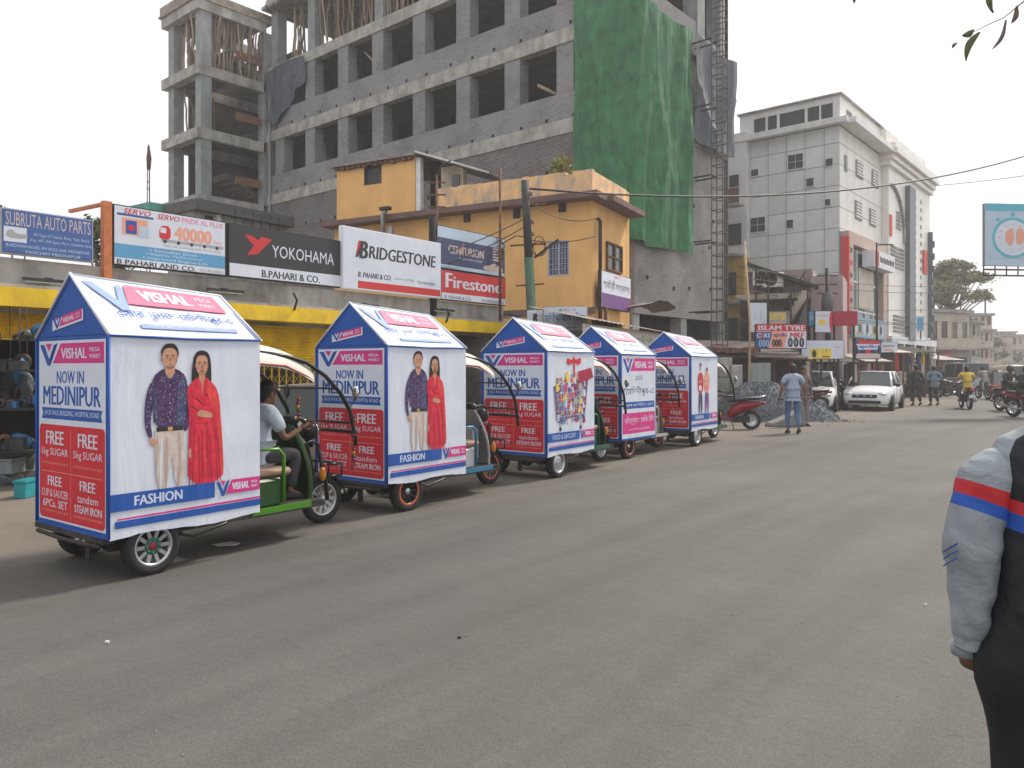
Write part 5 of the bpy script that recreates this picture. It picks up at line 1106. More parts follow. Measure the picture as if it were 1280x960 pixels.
# ================================================================== GRAVEL HEAP
q = W(962, 23.5); gp = thing('gravel_heap', 'big heap of dark blue grey road gravel behind the parked red scooter', 'gravel heap', (q.x, q.y, 0), YAW)
random.seed(9)
def heap(x, y): 
    a = max(0, 1-((x+.25)/1.55)**2-(y/1.3)**2); b = max(0, 1-((x-.95)/1.05)**2-((y+.2)/.9)**2)
    return max(1.12*a**.75, .55*b**.8) + .05*sin(7*x)*sin(6*y+1)*(a > 0)
mb = MB(); nx = 60; vs = []
for i in range(nx+1):
    for j in range(nx+1):
        x, y = -2.0+4.2*i/nx, -1.5+3*j/nx; z = heap(x, y); vs.append((x, y, z-.03 if z <= 0 else z))
mb.add(vs, [(i*(nx+1)+j, (i+1)*(nx+1)+j, (i+1)*(nx+1)+j+1, i*(nx+1)+j+1) for i in range(nx) for j in range(nx)], 0, True)
GR = mat('gravel', (.115, .13, .15), .9, 0, .45, 28, 1.0, 35); mb.build('mound', GR, gp)
st = MB()
for i in range(9000):
    x, y = random.uniform(-2.1, 2.2), random.uniform(-1.6, 1.5); z = heap(x, y)
    if z <= 0.02 and random.random() > .12: continue
    r = random.uniform(.012, .035); c_ = Vector((x, y, max(z, 0)+r*.4))
    v = [c_+Vector((random.uniform(-1, 1), random.uniform(-1, 1), random.uniform(-.8, 1))).normalized()*r for _ in range(5)]
    st.add(v, [(0, 1, 2), (0, 2, 3), (0, 3, 1), (1, 2, 4), (2, 3, 4), (3, 1, 4)], random.randrange(3))
tag(st.build('stones', [mat('stone_a', (.10, .115, .135), .9, 0, 0), mat('stone_b', (.17, .185, .21), .9, 0, 0), mat('stone_c', (.06, .07, .085), .9, 0, 0)], gp), kind='stuff')
q = W(982, 20.6); mb = MB(); mb.prism([(-.55, 0), (.6, 0), (.62, .42), (.45, .43), (-.5, .1)], -.18, .18)
tag(mb.build('concrete_chunk', mat('chunk_grey', (.2, .195, .185), .9, 0, .2, 5, .5, 30), None, (q.x, q.y, 0), YAW+.3, bevel=.02), 'wedge of broken concrete lying at the edge of the gravel heap behind the walking man', 'concrete')
random.seed(12)
mb = MB()
for i in range(200):
    q = W(random.uniform(905, 1060), random.uniform(20, 27)); r = random.uniform(.008, .022); mb.ell((q.x, q.y, r*.3), (r, r, r*.6), 5, 3, jit=.2)
tag(mb.build('verge_stones', GR), kind='stuff')

# ================================================================== FAR STREET
def house(name, lab, px0, px1, ytop, d, ang, mt, floors, nwin, roofy=None, dp=8, seed=0, balc=False):
    q = W(px0, d); f = Fr((q.x, q.y), ang); x1 = f.x(px1); H2 = Zt(ytop, d); t = thing(name, lab, 'building', (q.x, q.y, 0), f.ang)
    mb = MB(); mb.box(0, 0, 0, x1, dp, H2); mb.build('wall', mt, t); mb = MB(); mb.box(-.2, -.25, H2, x1+.2, dp, H2+.25); mb.build('roof_edge', M['conc'], t)
    fh = H2/floors; rr = random.Random(seed)
    for k in range(1, floors):
        mb = MB(); mb.box(-.1, -.9 if balc else -.35, k*fh, x1+.1, -.001, k*fh+.15); mb.build('slab', M['conc'], t)
        if balc: mb = MB(); mb.box(-.1, -.9, k*fh+.15, x1+.1, -.82, k*fh+.9); mb.build('balcony_wall', mt, t)
        for i in range(nwin):
            ww_ = x1/nwin; window(t, ww_*i+ww_*.25, k*fh+.8+(0), ww_*.5, fh*.5, -.002, .05, (2, 1), 'fade' if rr.random() < .5 else 'rust')
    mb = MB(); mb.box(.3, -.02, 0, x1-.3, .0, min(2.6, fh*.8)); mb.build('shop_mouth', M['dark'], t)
    mb = MB(); mb.box(.1, -1.0, fh*.82, x1-.1, -.36, fh*.87); mb.build('awning', M['tin'], t)
    return t
hz1 = mat('far_cream', (.50, .45, .36), .9, 0, .12, .6, dirt=(.32, .29, .25)); hz2 = mat('far_grey', (.38, .37, .34), .9, 0, .12, .6, dirt=(.25, .24, .22)); hz3 = mat('far_pink', (.45, .36, .32), .9, 0, .12, .6)
house('cream_house', 'two storey cream house with a jutting stained balcony beyond the white building', 1161, 1212, 390, 60, 62, hz1, 2, 4, balc=True)
house('flats', 'three storey far grey flats with a rooftop frame beyond the cream house', 1208, 1226, 404, 72, 58, hz2, 3, 3)
house('flats', 'taller pale flats fading into haze behind the cream house', 1200, 1240, 394, 88, 50, hz1, 4, 5)
house('flats', 'dim far house under the trees at the bend of the street', 1224, 1242, 414, 84, 50, hz3, 3, 3)
house('flats', 'farthest hazy block closing the end of the street', 1238, 1270, 416, 130, 42, hz2, 4, 6)
house('flats', 'narrow pale flats between the far trees at the bend', 1238, 1252, 424, 100, 46, hz1, 3, 3)
house('flats', 'low hazy shop block beyond the narrow pale flats', 1249, 1266, 432, 108, 42, hz3, 2, 4)
house('flats', 'hazy pinkish block behind the motorcyclists at the end of the street', 1264, 1310, 420, 116, 38, hz3, 3, 6)
q = W(1217, 88); t = thing('rooftop_frame', 'dark open steel frame standing on the far flats roof', 'frame', (q.x, q.y, Zt(394, 88)+.25), YAW)
mb = MB(); 
for x in (-1.5, 1.3): mb.box(x, 0, 0, x+.12, .12, 1.7)
mb.box(-1.5, 0, 1.7, 1.42, .12, 1.82); mb.build('bars', M['iron'], t)
LF = mat('leaf_far', (.11, .125, .065), .7, 0, .4, 3); LFY = mat('leaf_far_dry', (.19, .185, .085), .7, 0, .4, 3)
for i, (px_, d, yt, cr, lab, sd_, m_) in enumerate(((1195, 66, 330, 2.3, 'big spreading tree with flat layered crown behind the cream house', 3, LFY), (1233, 100, 428, 2.4, 'hazy green tree at the bend of the street', 4, LF), (1250, 112, 434, 2.4, 'second hazy tree beyond the bend of the street', 7, LF),
                                  (1228, 120, 424, 3, 'faint tree behind the far flats', 9, LF), (1268, 125, 430, 3.4, 'tree at the vanishing end of the street', 10, LF))):
    q = W(px_, d); tree('tree', lab, (q.x, q.y, 0), Zt(yt, d), cr, 40 if i == 0 else 14, 10500 if i == 0 else 3000, m_, seed=sd_, lo=.09 if i == 0 else .12, hi=.2 if i == 0 else .26, squash=.5 if i == 0 else .6, base=.62 if i == 0 else .5, trunk=.3, spread=1.15)

# ================================================================== BILLBOARD
D = 26; q = W(1231, D); bf = Fr((q.x, q.y), 46); x1 = bf.x(1345); z0, z1 = Zt(332, D), Zt(254, D)
t = thing('billboard', 'pale street billboard high over the road showing a teal stopwatch with red map shapes', 'billboard', (q.x, q.y, 0), bf.ang)
mb = MB(); mb.box(0, 0, z0, x1, .12, z1); mb.build('panel', mat('bill_frame', (.3, .3, .3), .6), t)
mb = MB(); mb.box(0, -.015, z0, x1, -.002, z1); mb.build('poster', INKS[II['paleb']], t)
p = Pr((0, -.015, z0), (1, 0, 0), (0, 0, 1), (0, -1, 0), .004); h = z1-z0
p.rect(.02, h*.88, x1, h-.01, II['cyan']); cxx = x1*.30; cy_ = h*.45; rx = h*.33
p.disc(cxx, cy_, rx*1.08, rx, II['cyan'], 1, 40); p.disc(cxx, cy_, rx*.93, rx*.86, II['white'], 2, 40)
p.sp([(cxx-.05, cy_-.35), (cxx-.3, cy_-.1), (cxx-.25, cy_+.25), (cxx, cy_+.35), (cxx+.05, cy_+.05)], II['salmon'], 3); p.sp([(cxx+.1, cy_-.2), (cxx+.12, cy_+.3), (cxx+.35, cy_+.35), (cxx+.45, cy_+.05), (cxx+.3, cy_-.28)], II['salmon'], 3)
for k in range(12): a = k*pi/6; p.disc(cxx+rx*.72*cos(a), cy_+rx*.66*sin(a), .025, .025, II['grey'], 4, 8)
for a in (50, 90, 130): c_ = (cxx+rx*1.2*cos(R(a)), cy_+rx*1.15*sin(R(a))); p.disc(c_[0], c_[1], .09, .08, II['cyan'], 1, 4 if a != 90 else 8)
p.rect(x1*.05, h*.12, x1*.95, h*.125, II['grey'], 3); fin(p, t, 'printed_stopwatch')
mb = MB()
for zz_ in (z0-.12, z0-.32): mb.bar((0, .06, zz_), (x1+2.2, .06, zz_), .05)
for k in range(9): mb.bar((k*x1/8, .06, z0-.32), (k*x1/8, .06, z0), .03)
mb.build('gantry', M['iron'], t); mb = MB(); mb.tube([(x1+2.1, .06, 0), (x1+2.1, .06, z1)], .16, 12); mb.build('mast', M['iron'], t)
# overhanging twig
bo = W(1262, 3.2); o3 = Vector((bo.x, bo.y, Zt(8, 3.2))); t = thing('leafy_twig', 'thin overhanging twig with a few narrow hanging leaves against the white sky', 'twig', o3, YAW)
def tw(px, py, d=3.2): return Vector(((px-1262)*d/FPX, (d-3.2), (8-py)*d/FPX))
mb = MB(); mb.tube([tw(1217, 40), tw(1235, 31), tw(1255, 22), tw(1272, 8), tw(1300, -14), tw(1360, -60)], [.0012, .0018, .002, .0028, .005, .009], 6)
mb.tube([tw(1300, -14), tw(1265, -30), tw(1240, -20)], [.004, .003, .0015], 5); mb.tube([tw(1360, -60), tw(1200, -45), tw(1085, -35)], [.009, .005, .002], 5); mb.build('stem', mat('twig_bark', (.16, .09, .10), .8), t)
LM = [mat('leaf_old_a', (.10, .105, .03), .5, 0, .35, 60), mat('leaf_old_b', (.14, .085, .075), .5, 0, .35, 60)]
for x0, y0, x1_, y1_, wd, k in ((1225, 40, 1208, 76, 9, 0), (1258, 25, 1240, 62, 5, 1), (1218, 37, 1203, 44, 8, 0), (1241, -18, 1242, 16, 9, 0), (1272, 7, 1265, 29, 7, 1), (1081, -25, 1068, 4, 9, 0), (1197, 53, 1191, 60, 4, 1), (1290, -5, 1284, 30, 8, 0), (1320, -25, 1306, 15, 8, 1)):
    a, b = tw(x0, y0), tw(x1_, y1_); d_ = b-a; pr = Vector((d_.z, 0, -d_.x)).normalized(); mb = MB(); rw = []
    for i in range(9):
        f = i/8; wv = wd*3.2/FPX/2*sin(pi*min(1, f*.92+.08))**.8; c_ = a+d_*f+pr*.12*d_.length*sin(pi*f)*(1 if x0 % 2 else -1); rw.append([c_-pr*wv+Vector((0, .006, 0)), c_+Vector((0, -.004, 0)), c_+pr*wv+Vector((0, .006, 0))])
    mb.loft(rw, caps=False, close=False); mb.build('leaf', LM[k], t)
# ================================================================== PEOPLE
def skin_mesh(nodes, edges, name, root, sub=2):
    """one continuous surface grown round a skeleton; nodes: name -> (x,y,z,r) or (x,y,z,rx,ry)"""
    bm = bmesh.new(); lay = bm.verts.layers.skin.verify(); d = {}
    for k, v in nodes.items():
        bv = bm.verts.new(v[:3]); bv[lay].radius = (v[3], v[4] if len(v) > 4 else v[3]); bv[lay].use_root = (k == root); d[k] = bv
    for a, b in edges: bm.edges.new((d[a], d[b]))
    me = bpy.data.meshes.new(name); bm.to_mesh(me); bm.free()
    o = bpy.data.objects.new('tmp', me); C.objects.link(o)
    m = o.modifiers.new('s', 'SKIN'); m.use_smooth_shade = True; m.branch_smoothing = .6
    if sub: s = o.modifiers.new('d', 'SUBSURF'); s.levels = sub; s.render_levels = sub
    dg = bpy.context.evaluated_depsgraph_get(); r = bpy.data.meshes.new_from_object(o.evaluated_get(dg)); bpy.data.objects.remove(o)
    r.polygons.foreach_set('use_smooth', [True]*len(r.polygons)); r.name = name
    return r
SKIN = mat('skin_brown', (.20, .10, .065), .55, 0, .1, 8); HAIR = mat('hair_black', (.012, .010, .010), .55, 0, .3, 40, .6, 120)
def cloth(k, c): return clothmat('cloth_'+k, c, 9, .8, .85, .03, .12, stretch=(1, 1, .6))
def person(label, loc, rz, H=1.7, J={}, shirt=None, pants=None, sleeve='short', hair='short', shoes=(.02, .02, .02), cat='person', group=None, helmet=None, fingers=True, z=0, sub=2, slim=1.0):
    s = H/1.7
    P = dict(pel=(0, 0, .95), bel=(0, 0, 1.08), che=(.01, 0, 1.28), nek=(0, 0, 1.45), hd=(.02, 0, 1.56), hipL=(0, .095, .90), hipR=(0, -.095, .90), knL=(.02, .10, .50), knR=(.02, -.10, .50), anL=(-.01, .10, .09), anR=(-.01, -.10, .09),
             toL=(.15, .11, .035), toR=(.15, -.11, .035), shL=(0, .185, 1.39), shR=(0, -.185, 1.39), elL=(-.02, .225, 1.11), elR=(-.02, -.225, 1.11), wrL=(.04, .23, .86), wrR=(.04, -.23, .86))
    P.update(J)
    t = thing('person', label, cat, (loc[0], loc[1], z), rz, group); w = slim
    def N(k, *r): q = P[k]; return (q[0]*s, q[1]*s, q[2]*s, *[x*s for x in r])
    nodes = dict(pel=N('pel', .075), bel=N('bel', .08), che=N('che', .085), nek=N('nek', .05), hb=(0, 0, 0, 0), hipL=N('hipL', .07), hipR=N('hipR', .07), knL=N('knL', .05), knR=N('knR', .05), anL=N('anL', .036), anR=N('anR', .036), toL=N('toL', .035, .03), toR=N('toR', .035, .03),
                 shL=N('shL', .04), shR=N('shR', .04), elL=N('elL', .037), elR=N('elR', .037), wrL=N('wrL', .026), wrR=N('wrR', .026))
    hd = Vector(P['hd'])*s; nk = Vector(P['nek'])*s; nodes['hb'] = (*(nk.lerp(hd, .7)), .048*s); yk = (Vector(P['che'])*s).lerp(nk, .55); nodes['yoke'] = (*yk, .06*s)
    E = [('pel', 'bel'), ('bel', 'che'), ('che', 'yoke'), ('yoke', 'nek'), ('nek', 'hb'), ('pel', 'hipL'), ('hipL', 'knL'), ('knL', 'anL'), ('anL', 'toL'), ('pel', 'hipR'), ('hipR', 'knR'), ('knR', 'anR'), ('anR', 'toR'), ('yoke', 'shL'), ('shL', 'elL'), ('elL', 'wrL'), ('yoke', 'shR'), ('shR', 'elR'), ('elR', 'wrR')]
    me = skin_mesh(nodes, E, 'body', 'pel', 1)
    mb = MB(); mb.add([tuple(v.co) for v in me.vertices], [tuple(p.vertices) for p in me.polygons], 0, True)
    # head with face
    k0 = len(mb.v); yaw = P.get('look', 0); pit = P.get('nod', 0)
    mb.ell((0, 0, 0), (.094, .078, .118), 16, 12); mb.ell((.05, 0, -.055), (.048, .052, .055), 10, 8)
    mb.add([(.088, 0, .02), (.118, 0, -.022), (.092, .016, -.028), (.092, -.016, -.028)], [(0, 1, 2), (0, 3, 1), (1, 3, 2)])
    for y in (.078, -.078): mb.ell((-.005, y, -.008), (.02, .010, .032), 8, 6)
    for y in (.032, -.032): mb.ell((.086, y, .008), (.008, .013, .007), 8, 6, 1); mb.ell((.088, y, .028), (.008, .020, .005), 8, 4, 2)
    mb.ell((.092, 0, -.055), (.006, .024, .008), 8, 4, 3)
    Mh = Matrix.Translation(hd) @ Matrix.Rotation(yaw, 4, 'Z') @ Matrix.Rotation(pit, 4, 'Y') @ Matrix.Scale(s, 4); mb.xf(Mh, k0)
    # hands: palm, four fingers, thumb
    if fingers:
        for sd, e, wq in ((1, 'elL', 'wrL'), (-1, 'elR', 'wrR')):
            w_ = Vector(P[wq])*s; d = (w_-Vector(P[e])*s).normalized(); curl = P.get('grip', 0)
            side = d.cross(Vector((0, sd, 0))); side = side.normalized() if side.length > .1 else Vector((1, 0, 0)); out = d.cross(side).normalized()
            if P.get('flat'): side, out = Vector((0, -sd, 0)), Vector((0, 0, 1))
            mb.tube([w_-d*.01*s, w_+d*.035*s, w_+d*.085*s], [.026*s, .036*s, .034*s], 8, 0, flat=.55)
            for i, ln in enumerate((.066, .076, .070, .056)):
                b_ = w_+d*.082*s+side*(.026-.0175*i)*s; c_ = out*(-.5-curl) ; q1_ = b_+(d+c_*.25).normalized()*ln*.5*s; q2_ = q1_+(d*(1-curl)+c_*.6).normalized()*ln*.5*s
                mb.tube([b_, q1_, q2_], [.0095*s, .0088*s, .0066*s], 6)
            b_ = w_+d*.03*s+side*.03*s; mb.tube([b_, b_+(side*.6+d*.8).normalized()*.035*s, b_+(side*.4+d)*.048*s], [.012*s, .0105*s, .008*s], 6)
    mb.build('body', [SKIN, MATS.get('eye') or mat('eye', (.02, .015, .01), .3), HAIR, mat('lips', (.22, .08, .07), .5)], t)
    if shirt:
        ir = .012 if sleeve != 'none' else .01
        n2 = dict(pel=N('pel', .14, .172), bel=N('bel', .13*w, .158*w), che=N('che', .145, .182), nek=N('nek', .066), shL=N('shL', .092), shR=N('shR', .092))
        n2['hem'] = (*(Vector(P['pel'])*s+Vector((0, 0, -.06*s))), .145*s, .178*s)
        lo = P['elL'] if sleeve == 'long' else None
        n2['yoke'] = (*yk, .125*s, .125*s); E2 = [('hem', 'pel'), ('pel', 'bel'), ('bel', 'che'), ('che', 'yoke'), ('yoke', 'nek'), ('yoke', 'shL'), ('yoke', 'shR')]
        for sd in 'LR':
            a = Vector(P['sh'+sd])*s; b = Vector(P['el'+sd])*s; c_ = Vector(P['wr'+sd])*s
            if sleeve == 'long': n2['el'+sd] = (*b, .052*s); n2['wr'+sd] = (*b.lerp(c_, .92), .040*s); E2 += [('sh'+sd, 'el'+sd), ('el'+sd, 'wr'+sd)]
            else: n2['el'+sd] = (*a.lerp(b, .75), .058*s); E2 += [('sh'+sd, 'el'+sd)]
        link('shirt', fin_m(skin_mesh(n2, E2, 'shirt', 'pel', sub), shirt), t)
    if pants:
        n3 = dict(pel=N('pel', .085, .115), hipL=N('hipL', .09), hipR=N('hipR', .09), knL=N('knL', .075), knR=N('knR', .075)); E3 = [('pel', 'hipL'), ('pel', 'hipR'), ('hipL', 'knL'), ('hipR', 'knR'), ('knL', 'anL'), ('knR', 'anR')]
        for sd in 'LR': a = Vector(P['kn'+sd])*s; b = Vector(P['an'+sd])*s; n3['an'+sd] = (*a.lerp(b, .93), .062*s)
        link('trousers', fin_m(skin_mesh(n3, E3, 'trousers', 'pel', sub), pants), t)
    for sd in 'LR':
        a = Vector(P['an'+sd])*s; b = Vector(P['to'+sd])*s; mb = MB(); d = (b-a); d.z = 0; d = d.normalized() if d.length > .01 else Vector((1, 0, 0)); sp_ = b.z-.035*s
        base = Vector((a.x, a.y, 0))
        rings = []
        for f, w_, h_ in ((-.07, .025, .05), (-.04, .042, .085), (.02, .045, .10), (.09, .048, .065), (.15, .046, .05), (.19, .02, .03)):
            c_ = base+d*f*s+Vector((0, 0, (b.z*max(0, f/.15)+a.z*(1-max(0, f/.15)))-.085*s*(1-max(0, f/.15))-.035*s*max(0, f/.15))); sdv = Vector((-d.y, d.x, 0))
            rings.append([c_+sdv*w_*s*cos(q)+Vector((0, 0, h_*s*(.5+.5*sin(q)))) for q in [k*pi/5 for k in range(10)]])
        mb.loft(rings); mb.build('shoe', mat('shoe%.2f%.2f' % (shoes[0], shoes[2]), shoes, .6), t)
    mb = MB()
    if helmet:
        mb.ell((-.01, 0, .03), (.135, .125, .145), 16, 10, z0=-.55); mb.xf(Mh); mb.build('helmet', mat('helmet%.2f' % helmet[0], helmet, .25), t)
        mb = MB(); mb.ell((.02, 0, .015), (.118, .112, .055), 16, 6); mb.xf(Mh); mb.build('visor', M['black'], t)
    elif hair:
        for i in range(1): mb.ell((-.012, 0, .028), (.100, .086, .108), 16, 10, z0=-.35, jit=.03); mb.ell((-.045, 0, -.01), (.062, .078, .085), 12, 8, jit=.04)
        if hair == 'bun': mb.ell((-.11, 0, .0), (.05, .05, .05), 8, 6)
        mb.xf(Mh); mb.build('hair', HAIR, t)
    return t
def fin_m(me, m):
    me.materials.clear(); me.materials.append(m); return me

# ================================================================== PROMOTIONAL E-RICKSHAWS
CL, CWD, ZB, ZE, ZA = 1.25, 1.16, .33, 1.79, 2.26
def logo(p, u0, v0, w_, h_, l=2, mega=True):
    """V mark on white beside a magenta slanted banner"""
    x = lambda a: u0+w_*a
    y = lambda a: v0+h_*a
    p.poly([(x(0), y(.95)), (x(.075), y(.95)), (x(.155), y(.22)), (x(.235), y(.95)), (x(.275), y(.95)), (x(.175), y(-.12)), (x(.13), y(-.12))], II['blue'], l+1)
    p.poly([(x(.095), y(1.0)), (x(.205), y(1.0)), (x(.155), y(.6))], II['magenta'], l+2)
    p.poly([(x(.175), y(-.12)), (x(.30), y(1.02)), (x(.27), y(1.0)), (x(.20), y(.3))], II['blue'], l+1)
    p.poly([(x(.215), y(0)), (x(1), y(0)), (x(1), y(1)), (x(.345), y(1))], II['magenta'], l)
    p.text('VISHAL', x(.35), y(.24), x(.75), y(.76), II['white'], l+1, .045)
    if mega: p.text('MEGA', x(.79), y(.56), x(.94), y(.76), II['white'], l+1, .03); p.text('MART', x(.79), y(.24), x(.95), y(.44), II['white'], l+1, .03)
def rear_print():
    p = Pr((-.004, CWD, ZB), (0, -1, 0), (0, 0, 1), (-1, 0, 0)); w_, h = CWD, ZE-ZB
    p.rect(.045, .035, w_-.045, h-.03, II['white'], 1); logo(p, .06, h*.86, w_-.13, h*.105, 2)
    p.text('NOW IN', w_*.30, h*.755, w_*.68, h*.82, II['blue'], 2, .03); p.text('MEDINIPUR', w_*.10, h*.64, w_*.90, h*.74, II['blue'], 2, .035)
    p.poly([(w_*.08, h*.565), (w_*.92, h*.565), (w_*.90, h*.595), (w_*.92, h*.625), (w_*.08, h*.625), (w_*.10, h*.595)], II['blue'], 2); p.text('JACK PAUL BUILDING, HOSPITAL ROAD', w_*.12, h*.578, w_*.88, h*.612, II['white'], 3, .01)
    p.rrect(.055, .05, w_-.055, h*.535, .04, II['red'], 2); ln = II['salmon']
    p.rect(w_*.5-.002, .08, w_*.5+.002, h*.51, ln, 3); p.rect(.09, h*.283, w_-.09, h*.286, ln, 3)
    W_ = II['white']
    for u0, v0, l1, l2, l3 in ((.08, .315, 'FREE', '1kg SUGAR', None), (.535, .315, 'FREE', '5kg SUGAR', None), (.08, .06, 'FREE', 'CUP & SAUCER', '6PCs. SET'), (.535, .06, 'FREE', 'tandem', 'STEAM IRON')):
        a, b = w_*u0, w_*(u0+.385); c = (a+b)/2
        if l3 is None: p.text(l1, c-.15, h*(v0+.115), c+.15, h*(v0+.185), W_, 3, .035); p.text(l2, a, h*(v0+.045), b, h*(v0+.095), W_, 3, .02)
        else: p.text(l1, c-.12, h*(v0+.15), c+.12, h*(v0+.2), W_, 3, .035); p.text(l2, a if len(l2) > 8 else c-.16, h*(v0+.09), b if len(l2) > 8 else c+.16, h*(v0+.13), W_, 3, .02); p.text(l3, a+.02, h*(v0+.035), b-.01, h*(v0+.075), W_, 3, .025)
        p.text('ON PURCHASE OF RS 1500 & ABOVE', a, h*(v0+.008), b, h*(v0+.02), ln, 3, 0)
    return p.mb.mesh('rear_print', FAB)
def gable_print():
    p = Pr((-.006, CWD, ZE), (0, -1, 0), (0, 0, 1), (-1, 0, 0)); p.poly([(.28, .045), (.78, .045+.07), (.78, .20), (.28, .13)], II['white'], 1)
    q = Pr((-.006, CWD-.29, ZE+.05), Vector((0, -1, .14)), (0, 0, 1), (-1, 0, 0)); logo(q, 0, .012, .47, .075, 2); p.mb.add(q.mb.v, q.mb.f, 0); p.mb.m[-len(q.mb.m):] = q.mb.m
    return p.mb.mesh('gable_print', FAB)
class PrQ(Pr):
    def __init__(s, c00, c10, c11, c01, w_, h, en, step=.0015):
        s.c = [Vector(c) for c in (c00, c10, c11, c01)]; s.w, s.h, s.en, s.st = w_, h, Vector(en).normalized(), step; s.mb = MB()
    def P(s, u, v, l):
        a, b = u/s.w, v/s.h; return s.c[0]*(1-a)*(1-b)+s.c[1]*a*(1-b)+s.c[2]*a*b+s.c[3]*(1-a)*b+s.en*(s.st*l)
RT = [(0, 0, ZE), (CL, 0, ZE), (CL-.02, CWD/2, ZA-.07), (0, CWD/2, ZA)]
def roof_print():
    sl_ = math.hypot(CWD/2, ZA-ZE); p = PrQ(*RT, CL, sl_, (0, -(ZA-ZE), CWD/2), .002)
    p.poly([(.04, sl_*.90), (.12, sl_*.90), (.24, sl_*.60), (.30, sl_*.9), (.34, sl_*.9), (.28, sl_*.42), (.22, sl_*.42)], II['lblue'], 2)
    p.poly([(.30, sl_*.55), (1.16, sl_*.55), (1.16, sl_*.92), (.37, sl_*.92)], II['pink'], 2); p.text('VISHAL', .44, sl_*.63, .88, sl_*.84, II['white'], 3, .04); p.text('MEGA', .94, sl_*.75, 1.10, sl_*.84, II['white'], 3); p.text('MART', .94, sl_*.63, 1.10, sl_*.71, II['white'], 3)
    p.text('এবার খুলেছ েমিদনীপুর-এ', .16, sl_*.27, 1.14, sl_*.48, II['blue'], 2, .01)
    p.rect(.28, sl_*.12, 1.1, sl_*.2, II['lblue'], 2); p.text('জ্যাক পল িবিল্ডং হসপিটাল েরাড', .32, sl_*.13, 1.05, sl_*.19, II['white'], 3)
    return p.mb.mesh('roof_print', FAB)
